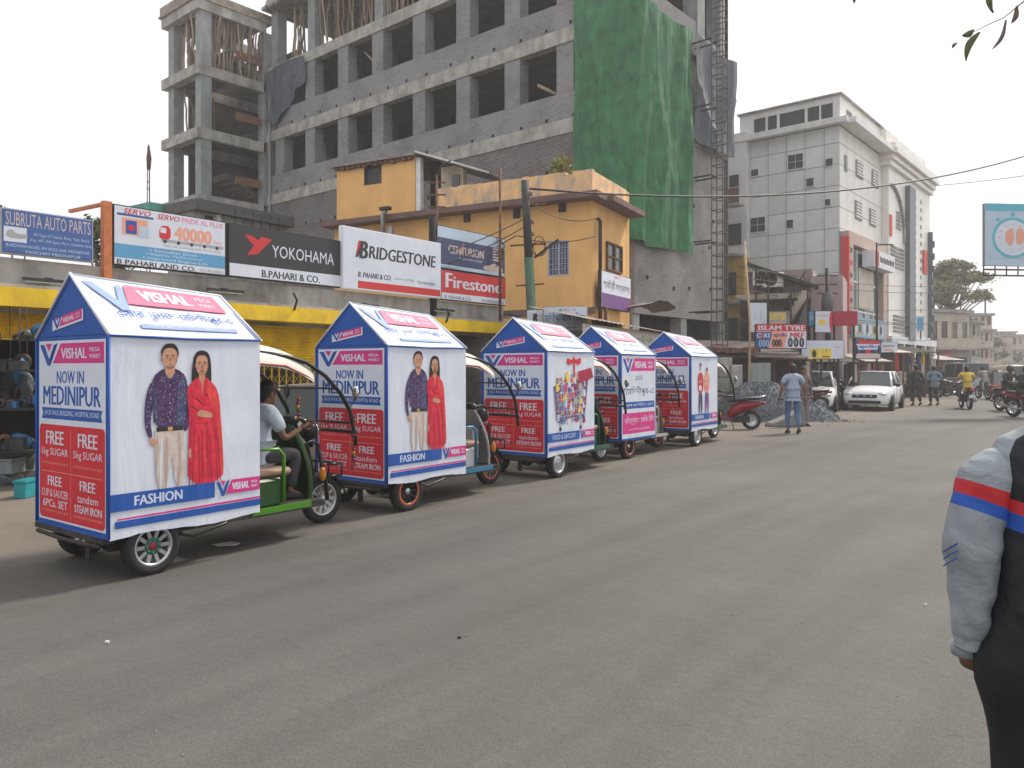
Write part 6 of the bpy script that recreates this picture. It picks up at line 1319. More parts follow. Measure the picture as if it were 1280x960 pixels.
def couple(p, mx, wx, zf, hm, variant=0):
    """printed man and woman; mx, wx centre lines, zf lower cut, hm head top of the man"""
    XS = [.84]
    def S_(pts, c, k, l, ox, oz, sc, n=2): p.sp([(ox+a*sc*XS[0], oz+b*sc) for a, b in pts], II[c], l, n)
    sc = (hm-zf)/1.10
    if variant == 0:
        ox = mx
        S_([(-.13, 0), (-.15, .45), (-.13, .48), (.12, .48), (.14, .45), (.15, 0), (.05, 0), (.02, .30), (-.03, 0)], 'beige', 0, 2, ox, zf, sc, 1)
        S_([(-.10, 0), (-.09, .38), (-.07, .38), (-.08, 0)], 'fadeb' if 0 else 'white', 0, 3, ox, zf, sc, 1)
        S_([(-.155, .45), (-.165, .72), (-.17, .86), (-.06, .93), (.06, .93), (.17, .86), (.165, .72), (.145, .45)], 'shirt', 0, 3, ox, zf, sc, 1)
        S_([(-.17, .86), (-.235, .70), (-.245, .50), (-.20, .385), (-.165, .40), (-.19, .52), (-.155, .66)], 'shirt', 0, 3, ox, zf, sc)
        S_([(.15, .86), (.21, .70), (.20, .5), (.16, .42), (.12, .45)], 'shirt', 0, 3, ox, zf, sc)
        S_([(-.21, .40), (-.16, .395), (-.12, .36), (-.10, .37), (-.15, .33), (-.18, .34)], 'skin', 0, 4, ox, zf, sc)
        S_([(-.13, .475), (.13, .475), (.13, .44), (-.13, .44)], 'black', 0, 4, ox, zf, sc, 0); S_([(-.02, .473), (.025, .473), (.025, .443), (-.02, .443)], 'gold', 0, 5, ox, zf, sc, 0)
        S_([(-.05, .88), (-.045, .97), (.045, .97), (.05, .88), (0, .84)], 'skin', 0, 4, ox, zf, sc)
        S_([(-.07, .92), (-.02, .86), (0, .83), (-.05, .87)], 'navy2', 0, 5, ox, zf, sc, 1); S_([(.07, .92), (.02, .86), (0, .83), (.05, .87)], 'navy2', 0, 5, ox, zf, sc, 1)
        for k in range(5): S_([(-.003, .80-k*.07), (.003, .80-k*.07), (.003, .79-k*.07), (-.003, .79-k*.07)], 'white', 0, 5, ox, zf, sc, 0)
        rr = random.Random(4)
        for k in range(150):
            a, b = rr.uniform(-.15, .15), rr.uniform(.49, .88); S_([(a, b), (a+.006, b+.004), (a+.002, b+.010)], 'paleb' if k % 2 else 'salmon', 0, 5, ox, zf, sc, 0)
        for k in range(40):
            b = rr.uniform(.45, .8); a = -.20+rr.uniform(-.02, .02)+(b-.6)*.08; S_([(a, b), (a+.006, b+.004), (a+.002, b+.010)], 'paleb', 0, 5, ox, zf, sc, 0)
        # folds and shade printed on shirt, trousers and dress
        S_([(.05, .47), (.14, .46), (.165, .72), (.16, .85), (.10, .88), (.07, .7)], 'navy2', 0, 3.5, ox, zf, sc)
        S_([(-.15, .5), (-.11, .5), (-.13, .7), (-.16, .8)], 'navy2', 0, 3.5, ox, zf, sc)
        for a, b in ((-.10, .72), (.0, .66), (-.06, .58), (.04, .78)): S_([(a, b), (a+.07, b+.02), (a+.08, b+.012), (a+.01, b-.01)], 'sh2', 0, 3.6, ox, zf, sc)
        S_([(.06, 0), (.10, 0), (.12, .43), (.06, .43), (.09, .25)], 'bei2', 0, 2.5, ox, zf, sc, 1); S_([(-.05, 0), (-.03, 0), (-.01, .36), (-.05, .42), (-.06, .2)], 'bei2', 0, 2.5, ox, zf, sc, 1); S_([(-.14, .1), (-.125, .1), (-.11, .42), (-.13, .42)], 'bei2', 0, 2.5, ox, zf, sc, 1)
        def head(ox, top, fw=.058, fh=.075, long=False):
            XS[0] = 1.0
            hs = 1.1; c = top-(fh+.015)*hs
            def Q(pts, *a): S_([(u_*hs, c+(v_-c)*hs) for u_, v_ in pts], *a)
            if long:
                Q([(-.07, c+.05), (-.04, c+.11), (.04, c+.11), (.072, c+.05), (.078, c-.12), (.06, c-.24), (.02, c-.12), (-.03, c-.12), (-.075, c-.26), (-.085, c-.1)], 'hair', 0, 4, ox, zf, sc)
            Q([(-fw, c+.03), (-fw*.95, c-.02), (-fw*.6, c-.06), (0, c-.085), (fw*.6, c-.06), (fw*.95, c-.02), (fw, c+.03), (fw*.7, c+.075), (-fw*.7, c+.075)], 'skin', 0, 6, ox, zf, sc)
            Q([(-fw*1.08, c+.0), (-fw*1.15, c+.06), (-fw*.6, c+.105), (fw*.6, c+.11), (fw*1.15, c+.06), (fw*1.08, c+.0), (fw*.9, c+.05), (fw*.5, c+.074), (-fw*.3, c+.08), (-fw*.88, c+.055)], 'hair', 0, 7, ox, zf, sc, 1)
            for sg in (-1, 1):
                Q([(sg*.012, c+.020), (sg*.034, c+.022), (sg*.034, c+.028), (sg*.012, c+.027)], 'hair', 0, 7, ox, zf, sc, 0); Q([(sg*.014, c+.008), (sg*.032, c+.008), (sg*.03, c+.014), (sg*.016, c+.014)], 'choc', 0, 7, ox, zf, sc, 0)
            Q([(-.005, c-.015), (.007, c-.017), (.004, c+.008), (-.002, c+.008)], 'brown', 0, 7, ox, zf, sc, 0); Q([(-.017, c-.04), (0, c-.036), (.017, c-.04), (0, c-.047)], 'dred' if long else 'brown', 0, 7, ox, zf, sc, 0)
            Q([(fw*.5, c-.065), (fw*.66, c-.052), (fw*.95, c-.01), (fw*1.0, c+.04), (fw*.82, c+.03), (fw*.80, c-.02)], 'shade', 0, 6.5, ox, zf, sc)
            if not long: Q([(-fw*.6, c-.055), (0, c-.08), (fw*.6, c-.055), (fw*.4, c-.045), (0, c-.06), (-fw*.4, c-.045)], 'brown' if not long else 'shade', 0, 6.6, ox, zf, sc)
            Q([(-fw*1.12, c+.01), (-fw*1.1, c-.015), (-fw*.95, c-.02), (-fw*.95, c+.012)], 'shade', 0, 6.2, ox, zf, sc, 1)
            XS[0] = .84
        head(ox, 1.10)
        ox = wx
        S_([(-.15, 0), (-.145, .3), (-.13, .55), (-.16, .74), (-.13, .80), (-.04, .86), (.04, .86), (.12, .80), (.17, .74), (.20, .58), (.19, .45), (.21, .2), (.225, 0)], 'kurta', 0, 5, ox, zf, sc, 1)
        rq = random.Random(8)
        for k in range(11):
            a = -.135+.033*k; w1 = rq.uniform(.004, .012); tp = rq.uniform(.36, .52); S_([(a, 0), (a*.82-.005, tp), (a*.82+.004, tp), (a+w1*1.6, 0)], ('kdark', 'sred')[k % 3 == 2], 0, 6, ox, zf, sc, 0)
        for a, b, c_, d_ in ((-.10, .70, .02, .62), (.02, .72, .12, .66), (-.12, .62, -.02, .57), (.10, .50, .17, .70)): S_([(a, b), (c_, d_), (c_+.01, d_+.012), (a+.012, b+.012)], 'kdark', 0, 6, ox, zf, sc, 0)
        for k in range(9):
            b = .04+k*.055; S_([(-.14, b), (.20, b+.005), (.20, b+.0075), (-.14, b+.0025)], 'dred', 0, 7, ox, zf, sc, 0)
        S_([(.04, .84), (.13, .79), (.20, .55), (.22, .3), (.235, .05), (.19, .05), (.17, .45), (.12, .6), (.06, .7)], 'kdark' if 0 else 'sred', 0, 7, ox, zf, sc)
        S_([(-.012, .86), (.0, .70), (.018, .86)], 'skin', 0, 7, ox, zf, sc, 0); S_([(-.035, .84), (-.028, .94), (.028, .94), (.035, .84), (0, .80)], 'skin', 0, 6, ox, zf, sc)
        S_([(-.06, .555), (-.02, .60), (.09, .565), (.15, .56), (.15, .53), (.07, .525), (-.02, .535)], 'skin', 0, 8, ox, zf, sc)
        S_([(.10, .58), (.19, .58), (.185, .50), (.11, .51)], 'kurta', 0, 9, ox, zf, sc)
        S_([(-.145, .28), (-.11, .30), (-.115, .2), (-.14, .22)], 'skin', 0, 8, ox, zf, sc)
        head(ox, 1.04, .050, .068, True)
    else:
        for ox, c1, top in ((mx, 'tred', 1.10), (wx, 'salmon', 1.0)):
            S_([(-.12, 0), (-.12, .5), (.12, .5), (.12, 0), (.04, 0), (.01, .35), (-.04, 0)], 'navy2' if c1 == 'tred' else 'purple', 0, 2, ox, zf, sc, 1)
            S_([(-.14, .45), (-.17, .70), (-.15, .84), (-.05, .9), (.05, .9), (.15, .84), (.19, .68), (.14, .45)], c1, 0, 3, ox, zf, sc); S_([(-.10, .5), (-.10, .62), (.06, .62), (.06, .5)], 'white' if c1 == 'tred' else 'pink', 0, 4, ox, zf, sc)
            S_([(-.16, .7), (-.1, .66), (.1, .7), (.12, .73), (-.1, .71)], 'skin', 0, 5, ox, zf, sc)
            c = top-.09; S_([(-.05, c+.03), (-.03, c-.06), (0, c-.085), (.03, c-.06), (.05, c+.03), (0, c+.08)], 'skin', 0, 5, ox, zf, sc); S_([(-.055, c), (-.06, c+.07), (0, c+.11), (.06, c+.07), (.055, c), (.03, c+.05), (-.03, c+.05)], 'hair', 0, 6, ox, zf, sc, 1)
def side_print(kind):
    p = Pr((0, -.004, ZB), (1, 0, 0), (0, 0, 1), (0, -1, 0)); w_, h = CL, ZE-ZB
    if kind in ('couple', 'pair', 'trolley'):
        p.poly([(.035, h*.045), (w_, h*.05), (w_, h*.085), (.035, h*.08)], II['blue'], 2); p.poly([(.05, h*.085), (w_, h*.088), (w_, h*.100), (.05, h*.093)], II['magenta'], 2)
        p.rect(.002, h*.13, w_*.66, h*.215, II['blue'], 9); logo(p, w_*.67, h*.14, w_*.325, h*.075, 9)
        if kind == 'trolley': p.text('FOOD & GROCERY', w_*.10, h*.15, w_*.58, h*.195, II['white'], 10, .02)
        else: p.text('FASHION', w_*.14, h*.148, w_*.44, h*.198, II['white'], 10, .03)
    if kind == 'couple': couple(p, .45, .715, h*.215, h*.95)
    if kind == 'pair': couple(p, .42, .72, h*.215, h*.90, 1)
    if kind == 'trolley':
        rr = random.Random(2); cols = ['purple', 'tred', 'paleb', 'navy', 'salmon', 'magenta', 'yell', 'white', 'brown', 'skyb', 'grey', 'dred']
        p.poly([(w_*.18, h*.33), (w_*.78, h*.36), (w_*.86, h*.74), (w_*.12, h*.66)], II['purple'], 2)
        for k in range(210):
            a = rr.uniform(.16, .84); b = rr.uniform(.32, .80-.15*abs(a-.62)); a = .5+(a-.5)*(.8+.4*(b-.3)); s_ = rr.uniform(.02, .06)
            o_ = rr.uniform(-.03, .03); p.poly([(w_*a-s_*.6, h*b-s_), (w_*a+s_*.6+o_, h*b-s_*.8), (w_*a+s_*.5, h*b+s_), (w_*a-s_*.6+o_, h*b+s_*.9)], II[rr.choice(cols)], 3+k % 5)
        p.poly([(w_*.66, h*.68), (w_*.97, h*.74), (w_*.92, h*.84), (w_*.62, h*.80)], II['dred'], 8)
        for k in range(10): p.poly([(w_*(.16+.06*k), h*.34), (w_*(.165+.06*k), h*.34), (w_*(.14+.067*k), h*.62), (w_*(.135+.067*k), h*.62)], II['paleb'], 9)
        for k in range(5): p.poly([(w_*.17, h*(.36+.055*k)), (w_*.80, h*(.38+.06*k)), (w_*.80, h*(.384+.06*k)), (w_*.17, h*(.364+.055*k))], II['paleb'], 9)
        p.sp([(w_*.40, h*.86), (w_*.38, h*.94), (w_*.5, h*.91), (w_*.54, h*.96), (w_*.57, h*.91), (w_*.7, h*.95), (w_*.68, h*.86), (w_*.55, h*.89)], II['red'], 8, 1); p.rect(w_*.53, h*.74, w_*.56, h*.9, II['red'], 7)
        for a in (.25, .68): p.rect(w_*a, h*.25, w_*(a+.02), h*.35, II['grey'], 3); p.disc(w_*(a+.01), h*.245, .03, .03, II['dkgrey'], 4, 12)
    if kind == 'bengali':
        p.rect(.03, .03, w_-.03, h-.03, II['white'], 1); logo(p, .06, h*.80, w_-.12, h*.15, 2)
        p.text('এখন', w_*.38, h*.69, w_*.6, h*.75, II['navy2'], 2); p.text('েমিদনীপুর-এ', w_*.12, h*.50, w_*.92, h*.62, II['navy2'], 2, .02)
        p.rect(w_*.06, h*.36, w_*.94, h*.44, II['blue'], 2); p.text('জ্যাক পল িবিল্ডং, েরাড', w_*.1, h*.375, w_*.9, h*.425, II['white'], 3)
        p.rect(.05, h*.07, w_-.05, h*.31, II['magenta'], 2); p.text('বিনামূল্যে ৫ েকিজ িচিন', w_*.1, h*.17, w_*.92, h*.27, II['white'], 3, .01); p.text('২০০০ টাকার েকনাকাটায়', w_*.2, h*.10, w_*.8, h*.135, II['white'], 3)
        p.rect(.03, .0, w_-.03, .03, II['blue'], 1)
    return p.mb.mesh('side_print_'+'print', FAB)
TYR = mat('tyre_rubber', (.018, .018, .019), .75, 0, .2, 10, dirt=(.12, .105, .09), dscale=4, damt=.35); CHR = mat('chrome', (.55, .55, .56), .18, 1, .05, 4); ALU = mat('silver_alloy', (.50, .50, .52), .3, .8, .06, 6)
BLK = mat('black_enamel', (.015, .015, .016), .35, 0, .15, 5); UND = mat('underbody', (.035, .032, .03), .85, 0, .4, 6, dirt=(.13, .11, .09), damt=.4)
def wheel(parent, loc, r, w_, rim='alloy', rz=0, front=False, acc=None, spokes=10):
    def tyre():
        mb = MB(); prof = [(r*.66, -w_*.38), (r*.80, -w_*.5), (r*.93, -w_*.47), (r*.985, -w_*.3), (r, -w_*.1), (r, w_*.1), (r*.985, w_*.3), (r*.93, w_*.47), (r*.80, w_*.5), (r*.66, w_*.38)]
        mb.lathe(prof, n=36)
        for k in range(48):
            a = k*pi/24
            for s_ in (-1, 1): x, z = r*1.002*cos(a), r*1.002*sin(a); mb.bar((x, s_*w_*.08, z), (r*.985*cos(a+.05), s_*w_*.36, r*.985*sin(a+.05)), .008, .006)
        return mb.mesh('tyre', TYR)
    def rimm():
        mb = MB(); mi = 0
        mb.lathe([(r*.69, -w_*.40), (r*.67, -w_*.42), (r*.60, -w_*.38), (r*.585, -w_*.15), (r*.585, w_*.3), (r*.69, w_*.40)], n=36, mi=0)
        mb.lathe([(.001, -w_*.30), (r*.14, -w_*.30), (r*.17, -w_*.22), (r*.17, w_*.2)], n=20, mi=1)
        if rim == 'disc': mb.lathe([(r*.16, -w_*.22), (r*.35, -w_*.28), (r*.45, -w_*.12), (r*.59, -w_*.12)], n=30, mi=0)
        else:
            for k in range(spokes):
                a = 2*pi*k/spokes; d = Vector((cos(a), 0, sin(a))); mb.bar(d*r*.15+Vector((0, -w_*.2, 0)), d*r*.59+Vector((0, -w_*.26, 0)), r*.13 if rim == 'alloy' else r*.07, w_*.12, 0 if rim == 'alloy' else 2, up=(0, 1, 0))
        if acc: mb.lathe([(r*.16, -w_*.30), (r*.30, -w_*.29), (r*.30, -w_*.2), (r*.16, -w_*.2)], n=20, mi=3)
        if acc:
            for k in range(8): a = 2*pi*k/8; mb.ell((r*.24*cos(a), -w_*.3, r*.24*sin(a)), (.012, .012, .012), 6, 4, 3)
        if rim == 'ring': mb.lathe([(r*.70, -w_*.43), (r*.64, -w_*.46), (r*.61, -w_*.43)], n=36, mi=4)
        return mb.mesh('rim', [ALU if rim != 'ring' else BLK, mat('hub_red', (.25, .02, .04), .4) if acc else ALU, BLK, mat('hub_green', (.03, .13, .10), .4), mat('rim_orange', (.55, .10, .03), .45)])
    t = link('wheel', shared(('ty', r, w_), tyre), parent, loc, rz); link('rim', shared(('rim', r, w_, rim, acc), rimm), t); return t
def windscreen(parent, frame_m, L0):
    """curved front frame with a rounded screen from the cab roof down to the dash"""
    prof = [(L0-.05, 1.69), (L0+.30, 1.655), (L0+.52, 1.60), (L0+.74, 1.48), (L0+.93, 1.31), (L0+1.05, 1.13), (L0+1.10, .93)]
    mb = MB()
    for y in (.10, CWD-.10): mb.tube([(x, y, z) for x, z in prof]+[(L0+1.12, y, .80)], .020, 8)
    mb.tube([(L0+1.11, .10, .93), (L0+1.14, CWD/2, .93), (L0+1.11, CWD-.10, .93)], .018, 8); mb.tube([(L0+1.08, .10, 1.02), (L0+1.11, CWD/2, 1.02), (L0+1.08, CWD-.10, 1.02)], .012, 6)
    mb.tube([(L0+.90, .10, 1.35), (L0+.92, CWD/2, 1.36), (L0+.90, CWD-.10, 1.35)], .01, 6)
    o = mb.build('windscreen_frame', BLK, parent)
    mb = MB(); rows = [[(x-.005, y, z) for y in (.12, CWD/2, CWD-.12)] for x, z in prof]; mb.loft(rows, caps=False, close=False); g = mb.build('windscreen', shared('ws', lambda: glassmat('smoked_screen', (.05, .055, .05), .05, .32)), o)
    return o
def cart(label, A, b, body, trim, rim, side, roofc=(.62, .60, .52), driver=False, acc=None, garland=False, sc=1.0):
    t = thing('e_rickshaw', label, 'e-rickshaw', (A.x, A.y, 0), R(90+40.3-b), 'e-rickshaws carrying house shaped advertising boxes'); t.scale = (sc, sc, sc); CF = CL+.05
    bm_ = mat('paint_%.2f%.2f%.2f' % body, body, .35, 0, .06, 3, dirt=tuple(x*.4 for x in body), damt=.3); tm = mat('paint_%.2f%.2f%.2f' % trim, trim, .35, 0, .06, 3)
    F = lambda k: FAB[II[k]]
    mb = MB(); mb.box(0, .0, ZB, .003, CWD, ZE); mb.build('rear_panel', F('blue'), t)
    def panel(name, y, m):
        # cloth with a slightly uneven lower hem
        mb = MB(); n = 24; vs = []
        rr = random.Random(int(A.x*100))
        for i in range(n+1):
            u = CL*i/n; z = ZB-.012*sin(u*7+A.y)-.008*rr.random()
            vs += [(u, y, z), (u, y, ZE), (u, y+.003, z), (u, y+.003, ZE)]
        mb.add(vs, [(4*i, 4*i+4, 4*i+5, 4*i+1) for i in range(n)]+[(4*i+2, 4*i+3, 4*i+7, 4*i+6) for i in range(n)]+[(4*i, 4*i+2, 4*i+6, 4*i+4) for i in range(n)]); mb.build(name, m, t)
    panel('side_panel', 0, F('white' if side != 'bengali' else 'blue')); panel('side_panel', CWD-.003, F('white'))
    mb = MB(); mb.box(CL-.003, .005, .9, CL, CWD-.005, ZE); mb.build('front_panel', F('white'), t)
    mb = MB(); mb.prism([(0, ZE+.004), (CWD, ZE+.004), (CWD/2, ZA-.01)], 0, .004, 'yz'); mb.build('gable', F('blue'), t); mb = MB(); mb.prism([(0, ZE+.004), (CWD, ZE+.004), (CWD/2, ZA-.08)], CL-.03, CL-.026, 'yz'); mb.build('gable', F('blue'), t)
    nz_ = Vector((0, -(ZA-ZE), CWD/2)).normalized()
    for s_ in (0, 1):
        mb = MB(); n1, n2_ = 14, 8; vs = []; q = PrQ(*RT, 1, 1, nz_)
        rr = random.Random(5+s_)
        for i in range(n1+1):
            for j in range(n2_+1):
                e = (j == 0 or j == n2_ or i in (0, n1)); p_ = q.P(-.012+1.03*i/n1, -.02+1.02*j/n2_, -2-(0 if e else 3*rr.random()+5*sin(pi*i/n1)*sin(pi*j/n2_)))
                vs.append(p_ if s_ == 0 else Vector((p_.x, CWD-p_.y, p_.z)))
        mb.add(vs, [(i*(n2_+1)+j, (i+1)*(n2_+1)+j, (i+1)*(n2_+1)+j+1, i*(n2_+1)+j+1) for i in range(n1) for j in range(n2_)], 0, True)
        mb.build('roof_panel', F('white'), t)
    # cloth-wrapped edge piping
    mb = MB(); r_1 = .011
    for e in (((-.006, -.004, ZB), (-.006, -.004, ZE)), ((-.006, CWD, ZB), (-.006, CWD, ZE)), ((-.006, 0, ZB), (-.006, CWD, ZB))): mb.tube(e, r_1*.8, 6)
    mb.tube([(0, -.006, ZE-.008), (CL*.5, -.01, ZE-.016), (CL, -.006, ZE-.008)], r_1*.8, 6); mb.build('blue_edging', F('blue'), t)
    mb = MB(); mb.tube([(-.01, CWD, ZE), (-.01, CWD/2, ZA+.004), (-.01, -.008, ZE)], .013, 6); mb.tube([(-.01, CWD/2, ZA), (CL, CWD/2, ZA-.07)], .009, 6); mb.tube([(CL, -.008, ZE), (CL, CWD/2, ZA-.07)], .01, 6); mb.build('roof_hem', F('white'), t)
    link('rear_lettering', shared('rear', rear_print), t); link('gable_lettering', shared('gable', gable_print), t); link('roof_lettering', shared('roof', roof_print), t)
    link('side_poster', shared(('side', side), lambda: side_print(side)), t)
    # chassis
    mb = MB(); mb.box(.05, .12, .27, CL+.8, .17, .32); mb.box(.05, CWD-.17, .27, CL+.8, CWD-.12, .32)
    for x in (.06, .5, 1.0, CL+.4): mb.box(x, .171, .26, x+.05, CWD-.171, .31)
    mb.build('chassis', UND, t)
    mb = MB(); mb.box(-.03, .03, .29, .045, CWD-.03, .328); mb.tube([(-.03, .08, .27), (-.05, CWD/2, .265), (-.03, CWD-.08, .27)], .016, 6); mb.build('rear_bumper', UND, t)
    mb = MB(); mb.tube([(.33, .10, .215), (.33, CWD-.10, .215)], .03, 10); mb.ell((.33, CWD*.5, .215), (.09, .10, .09), 12, 8); mb.build('rear_axle', UND, t)
    for y in (.19, CWD-.19): mb = MB(); [mb.bar((.02+.03*k, y, .245-.02*k), (.66-.03*k, y, .245-.02*k), .045, .011) for k in range(3)]; mb.build('leaf_spring', UND, t)
    mb = MB(); mb.box(.10, CWD*.45, .08, .13, CWD*.5, .26); mb.build('mud_flap', UND, t)
    mb = MB(); mb.tube([(.5, .15, .28), (.7, .1, .22), (1.0, .12, .27), (1.2, .2, .30)], .012, 6); mb.build('cable', BLK, t)
    wheel(t, (.34, .07, .215), .215, .115, rim, acc=acc); w2 = wheel(t, (.34, CWD-.07, .215), .215, .115, rim, pi, acc=acc)
    fx = CL+1.14
    # cab
    mb = MB(); mb.box(CL, .12, .30, CL+.76, CWD-.12, .335); mb.build('floor', UND, t)
    for y in (.07, CWD-.10): mb = MB(); mb.box(CL-.02, y, .295, CL+.60, y+.03, .345); mb.build('sill', tm, t)
    mb = MB(); mb.box(CL+.02, .14, .336, CL+.34, CWD-.14, .58); mb.build('seat_box', bm_, t, bevel=.02)
    mb = MB(); mb.box(CL+.05, .16, .59, CL+.46, CWD-.16, .66); mb.build('seat_cushion', mat('seat_tan', (.33, .22, .15), .7, 0, .1), t, bevel=.025)
    for y in (.13, CWD-.13): mb = MB(); mb.tube([(CL+.02, y, .40), (CL+.02, y, .84), (CL+.28, y, .84), (CL+.34, y, .78), (CL+.34, y, .36)], .017, 8); mb.build('seat_rail', tm, t)
    for y in (.13, CWD-.13): mb = MB(); mb.tube([(CL+.03, y, .6), (CL+.03, y, 1.62)], .018, 8); mb.build('cab_post', tm, t)
    # front leg shield : curved shell
    rows = []
    for k in range(9):
        f = k/8; z = .30+f*.72; x = CL+.70-.10*f+.06*sin(f*pi); hw = .36-.14*f*f; rows.append([(x+.14*cos(a)*(1-.3*f), CWD/2+hw*sin(a), z) for a in [(-1+2*i/12)*pi/2 for i in range(13)]])
    mb = MB(); mb.loft(rows, caps=False, close=False); mb.loft([[(x-.02, y, z) for x, y, z in r] for r in rows], caps=False, close=False); mb.build('front_shield', bm_, t)
    mb = MB(); mb.box(CL+.60, CWD/2-.20, .37, CL+.72, CWD/2+.20, .80); mb.build('battery_console', bm_, t, bevel=.03)
    mb = MB(); mb.tube([(CF+.62, CWD/2-.24, .80), (CF+.75, CWD/2-.26, .86), (CF+.88, CWD/2-.22, .80)], .01, 6); mb.tube([(CF+.96, CWD/2-.28, .62), (CF+1.16, CWD/2-.2, .60), (CF+1.18, CWD/2+.2, .60), (CF+.96, CWD/2+.28, .62)], .014, 8); mb.tube([(CF+.96, CWD/2-.26, .50), (CF+1.18, CWD/2-.18, .48), (CF+1.18, CWD/2+.18, .48), (CF+.96, CWD/2+.26, .50)], .012, 8)
    for y in (-.2, 0, .2): mb.tube([(CF+1.18, CWD/2+y, .60), (CF+1.18, CWD/2+y, .48)], .01, 6)
    mb.build('crash_guard', BLK, t)
    mb = MB(); mb.ell((CF+.93, CWD/2, .93), (.09, .10, .10), 14, 10); mb.build('headlight_bowl', BLK, t); mb = MB(); mb.lathe([(.001, .075), (.07, .07), (.088, .05), (.085, .03)], (CF+.94, CWD/2, .93), 'x', 20); mb.build('headlight', CHR, t)
    for s_ in (-1, 1): mb = MB(); mb.ell((CF+.92, CWD/2+s_*.22, .52), (.03, .04, .07), 10, 8); mb.build('indicator', mat('amber', (.65, .22, .02), .25), t)
    # fork, mudguard, handlebar
    mb = MB(); 
    for s_ in (-1, 1): mb.tube([(CL+1.02, CWD/2+s_*.085, .80), (fx-.02, CWD/2+s_*.085, .42), (fx, CWD/2+s_*.085, .235)], [.022, .020, .022], 8)
    mb.tube([(CF+.75, CWD/2, 1.02), (CL+1.02, CWD/2, .78)], .025, 8); mb.build('front_fork', BLK, t)
    mb = MB(); rows = [[(fx+.265*cos(a), CWD/2+y, .235+.265*sin(a)+zz_) for y, zz_ in ((-.07, -.02), (-.04, .008), (.04, .008), (.07, -.02))] for a in [R(20+k*12) for k in range(12)]]; mb.loft(rows, caps=False, close=False); mb.build('mudguard', BLK if not driver else BLK, t)
    wheel(t, (fx, CWD/2, .235), .235, .095, rim)
    hb = (CF+.66, CWD/2, 1.03)
    mb = MB(); mb.tube([(CF+.60, CWD/2-.36, 1.06), (CF+.66, CWD/2-.22, 1.08), (hb[0]+.03, CWD/2-.06, 1.04), (hb[0]+.03, CWD/2+.06, 1.04), (CF+.66, CWD/2+.22, 1.08), (CF+.60, CWD/2+.36, 1.06)], .013, 8); mb.build('handlebar', CHR, t)
    for s_ in (-1, 1): mb = MB(); mb.tube([(CF+.57, CWD/2+s_*.38, 1.055), (CF+.62, CWD/2+s_*.28, 1.067)], .02, 8); mb.build('grip', BLK, t)
    mb = MB(); mb.ell((hb[0]+.04, CWD/2, 1.05), (.09, .11, .06), 12, 8); mb.build('instrument_pod', BLK, t)
    for s_ in (-1, 1):
        mb = MB(); y = CWD/2+s_*.52; mb.tube([(CF+1.02, CWD/2+s_*.48, 1.15), (CF+1.06, y, 1.25)], .007, 6); o = mb.build('mirror_arm', BLK, t); mb = MB(); mb.ell((CF+1.07, y, 1.31), (.02, .045, .07), 12, 8); mb.build('mirror', CHR if s_ < 0 else BLK, o)
    windscreen(t, BLK, CL+.04)
    # cab roof hood
    rm_ = mat('hood_%.2f' % roofc[0], roofc, .5, 0, .05, 3); rows = []
    for k in range(9):
        f = k/8; x = CL-.02+.66*f; zc = 1.80-.01*f-.14*f**2.6; ww_ = CWD/2-.03-.05*f; rows.append([(x, CWD/2+ww_*math.copysign(abs(sin(a))**.8, a), zc-.20*(1-cos(a))**1.3-.02) for a in [(-1+2*i/14)*pi/2*.98 for i in range(15)]])
    mb = MB(); mb.loft(rows, caps=False, close=False); mb.loft([[(x, y, z-.02) for x, y, z in r] for r in rows], caps=False, close=False); mb.build('cab_roof', rm_, t)
    mb = MB(); mb.tube([(CL+.0, .03, 1.585), (CL+.3, .05, 1.57), (CL+.62, .09, 1.45)], .009, 6); mb.build('roof_fringe', mat('fringe_red', (.45, .1, .12), .7), t)
    if garland:
        rr = random.Random(3); cols = [(.22, .015, .03), (.4, .2, .015), (.02, .09, .04), (.15, .02, .07), (.28, .08, .015)]
        for gx_, gy_, zt_, n_ in ((CL+1.14, .10, 1.08, 7), (CL+1.15, .12, .80, 7), (CL+.66, .34, 1.26, 6)):
            for k in range(n_): c = cols[(k+int(gx_*10)) % 5]; mb = MB(); mb.ell((gx_+rr.uniform(-.014, .014), gy_+rr.uniform(-.01, .01), zt_-k*.036), (rr.uniform(.012, .024), .02, .018), 9, 6, jit=.3); mb.build('garland_flower', mat('flower_%.2f%.2f' % (c[0], c[1]), c, .7), t)
    return t
CARTS = [
 ('e-rickshaw with a seated driver and green cab, its box printed with a fashion couple', (137, 5.50), 36.3, (.02, .07, .015), (.06, .22, .015), 'alloy', 'couple', dict(acc=1, garland=True, driver=True)),
 ('e-rickshaw with blue cab rails and orange rims, its box printed with a fashion couple', (484.5, 8.08), 37.3, (.42, .42, .44), (.03, .16, .27), 'ring', 'couple', dict(roofc=(.66, .64, .58))),
 ('dark green e-rickshaw whose box shows a heaped shopping trolley with a red bow', (684, 10.62), 37.0, (.02, .10, .07), (.015, .09, .06), 'disc', 'trolley', dict(roofc=(.66, .64, .58))),
 ('pale cabbed e-rickshaw whose box carries only Bengali lettering on its side', (776, 12.9), 38.0, (.50, .48, .46), (.42, .40, .38), 'ring', 'bengali', dict(roofc=(.66, .64, .58))),
 ('e-rickshaw next to the parked scooter, its box printed with two figures in red and pink', (864, 15.0), 38.0, (.02, .12, .08), (.02, .12, .08), 'disc', 'pair', dict(roofc=(.66, .62, .5)))]
carts = []
for lab, (px_, d), b_, c1, c2, rim, side, kw in CARTS:
    carts.append(cart(lab, W(px_, d), b_, c1, c2, rim, side, **kw))
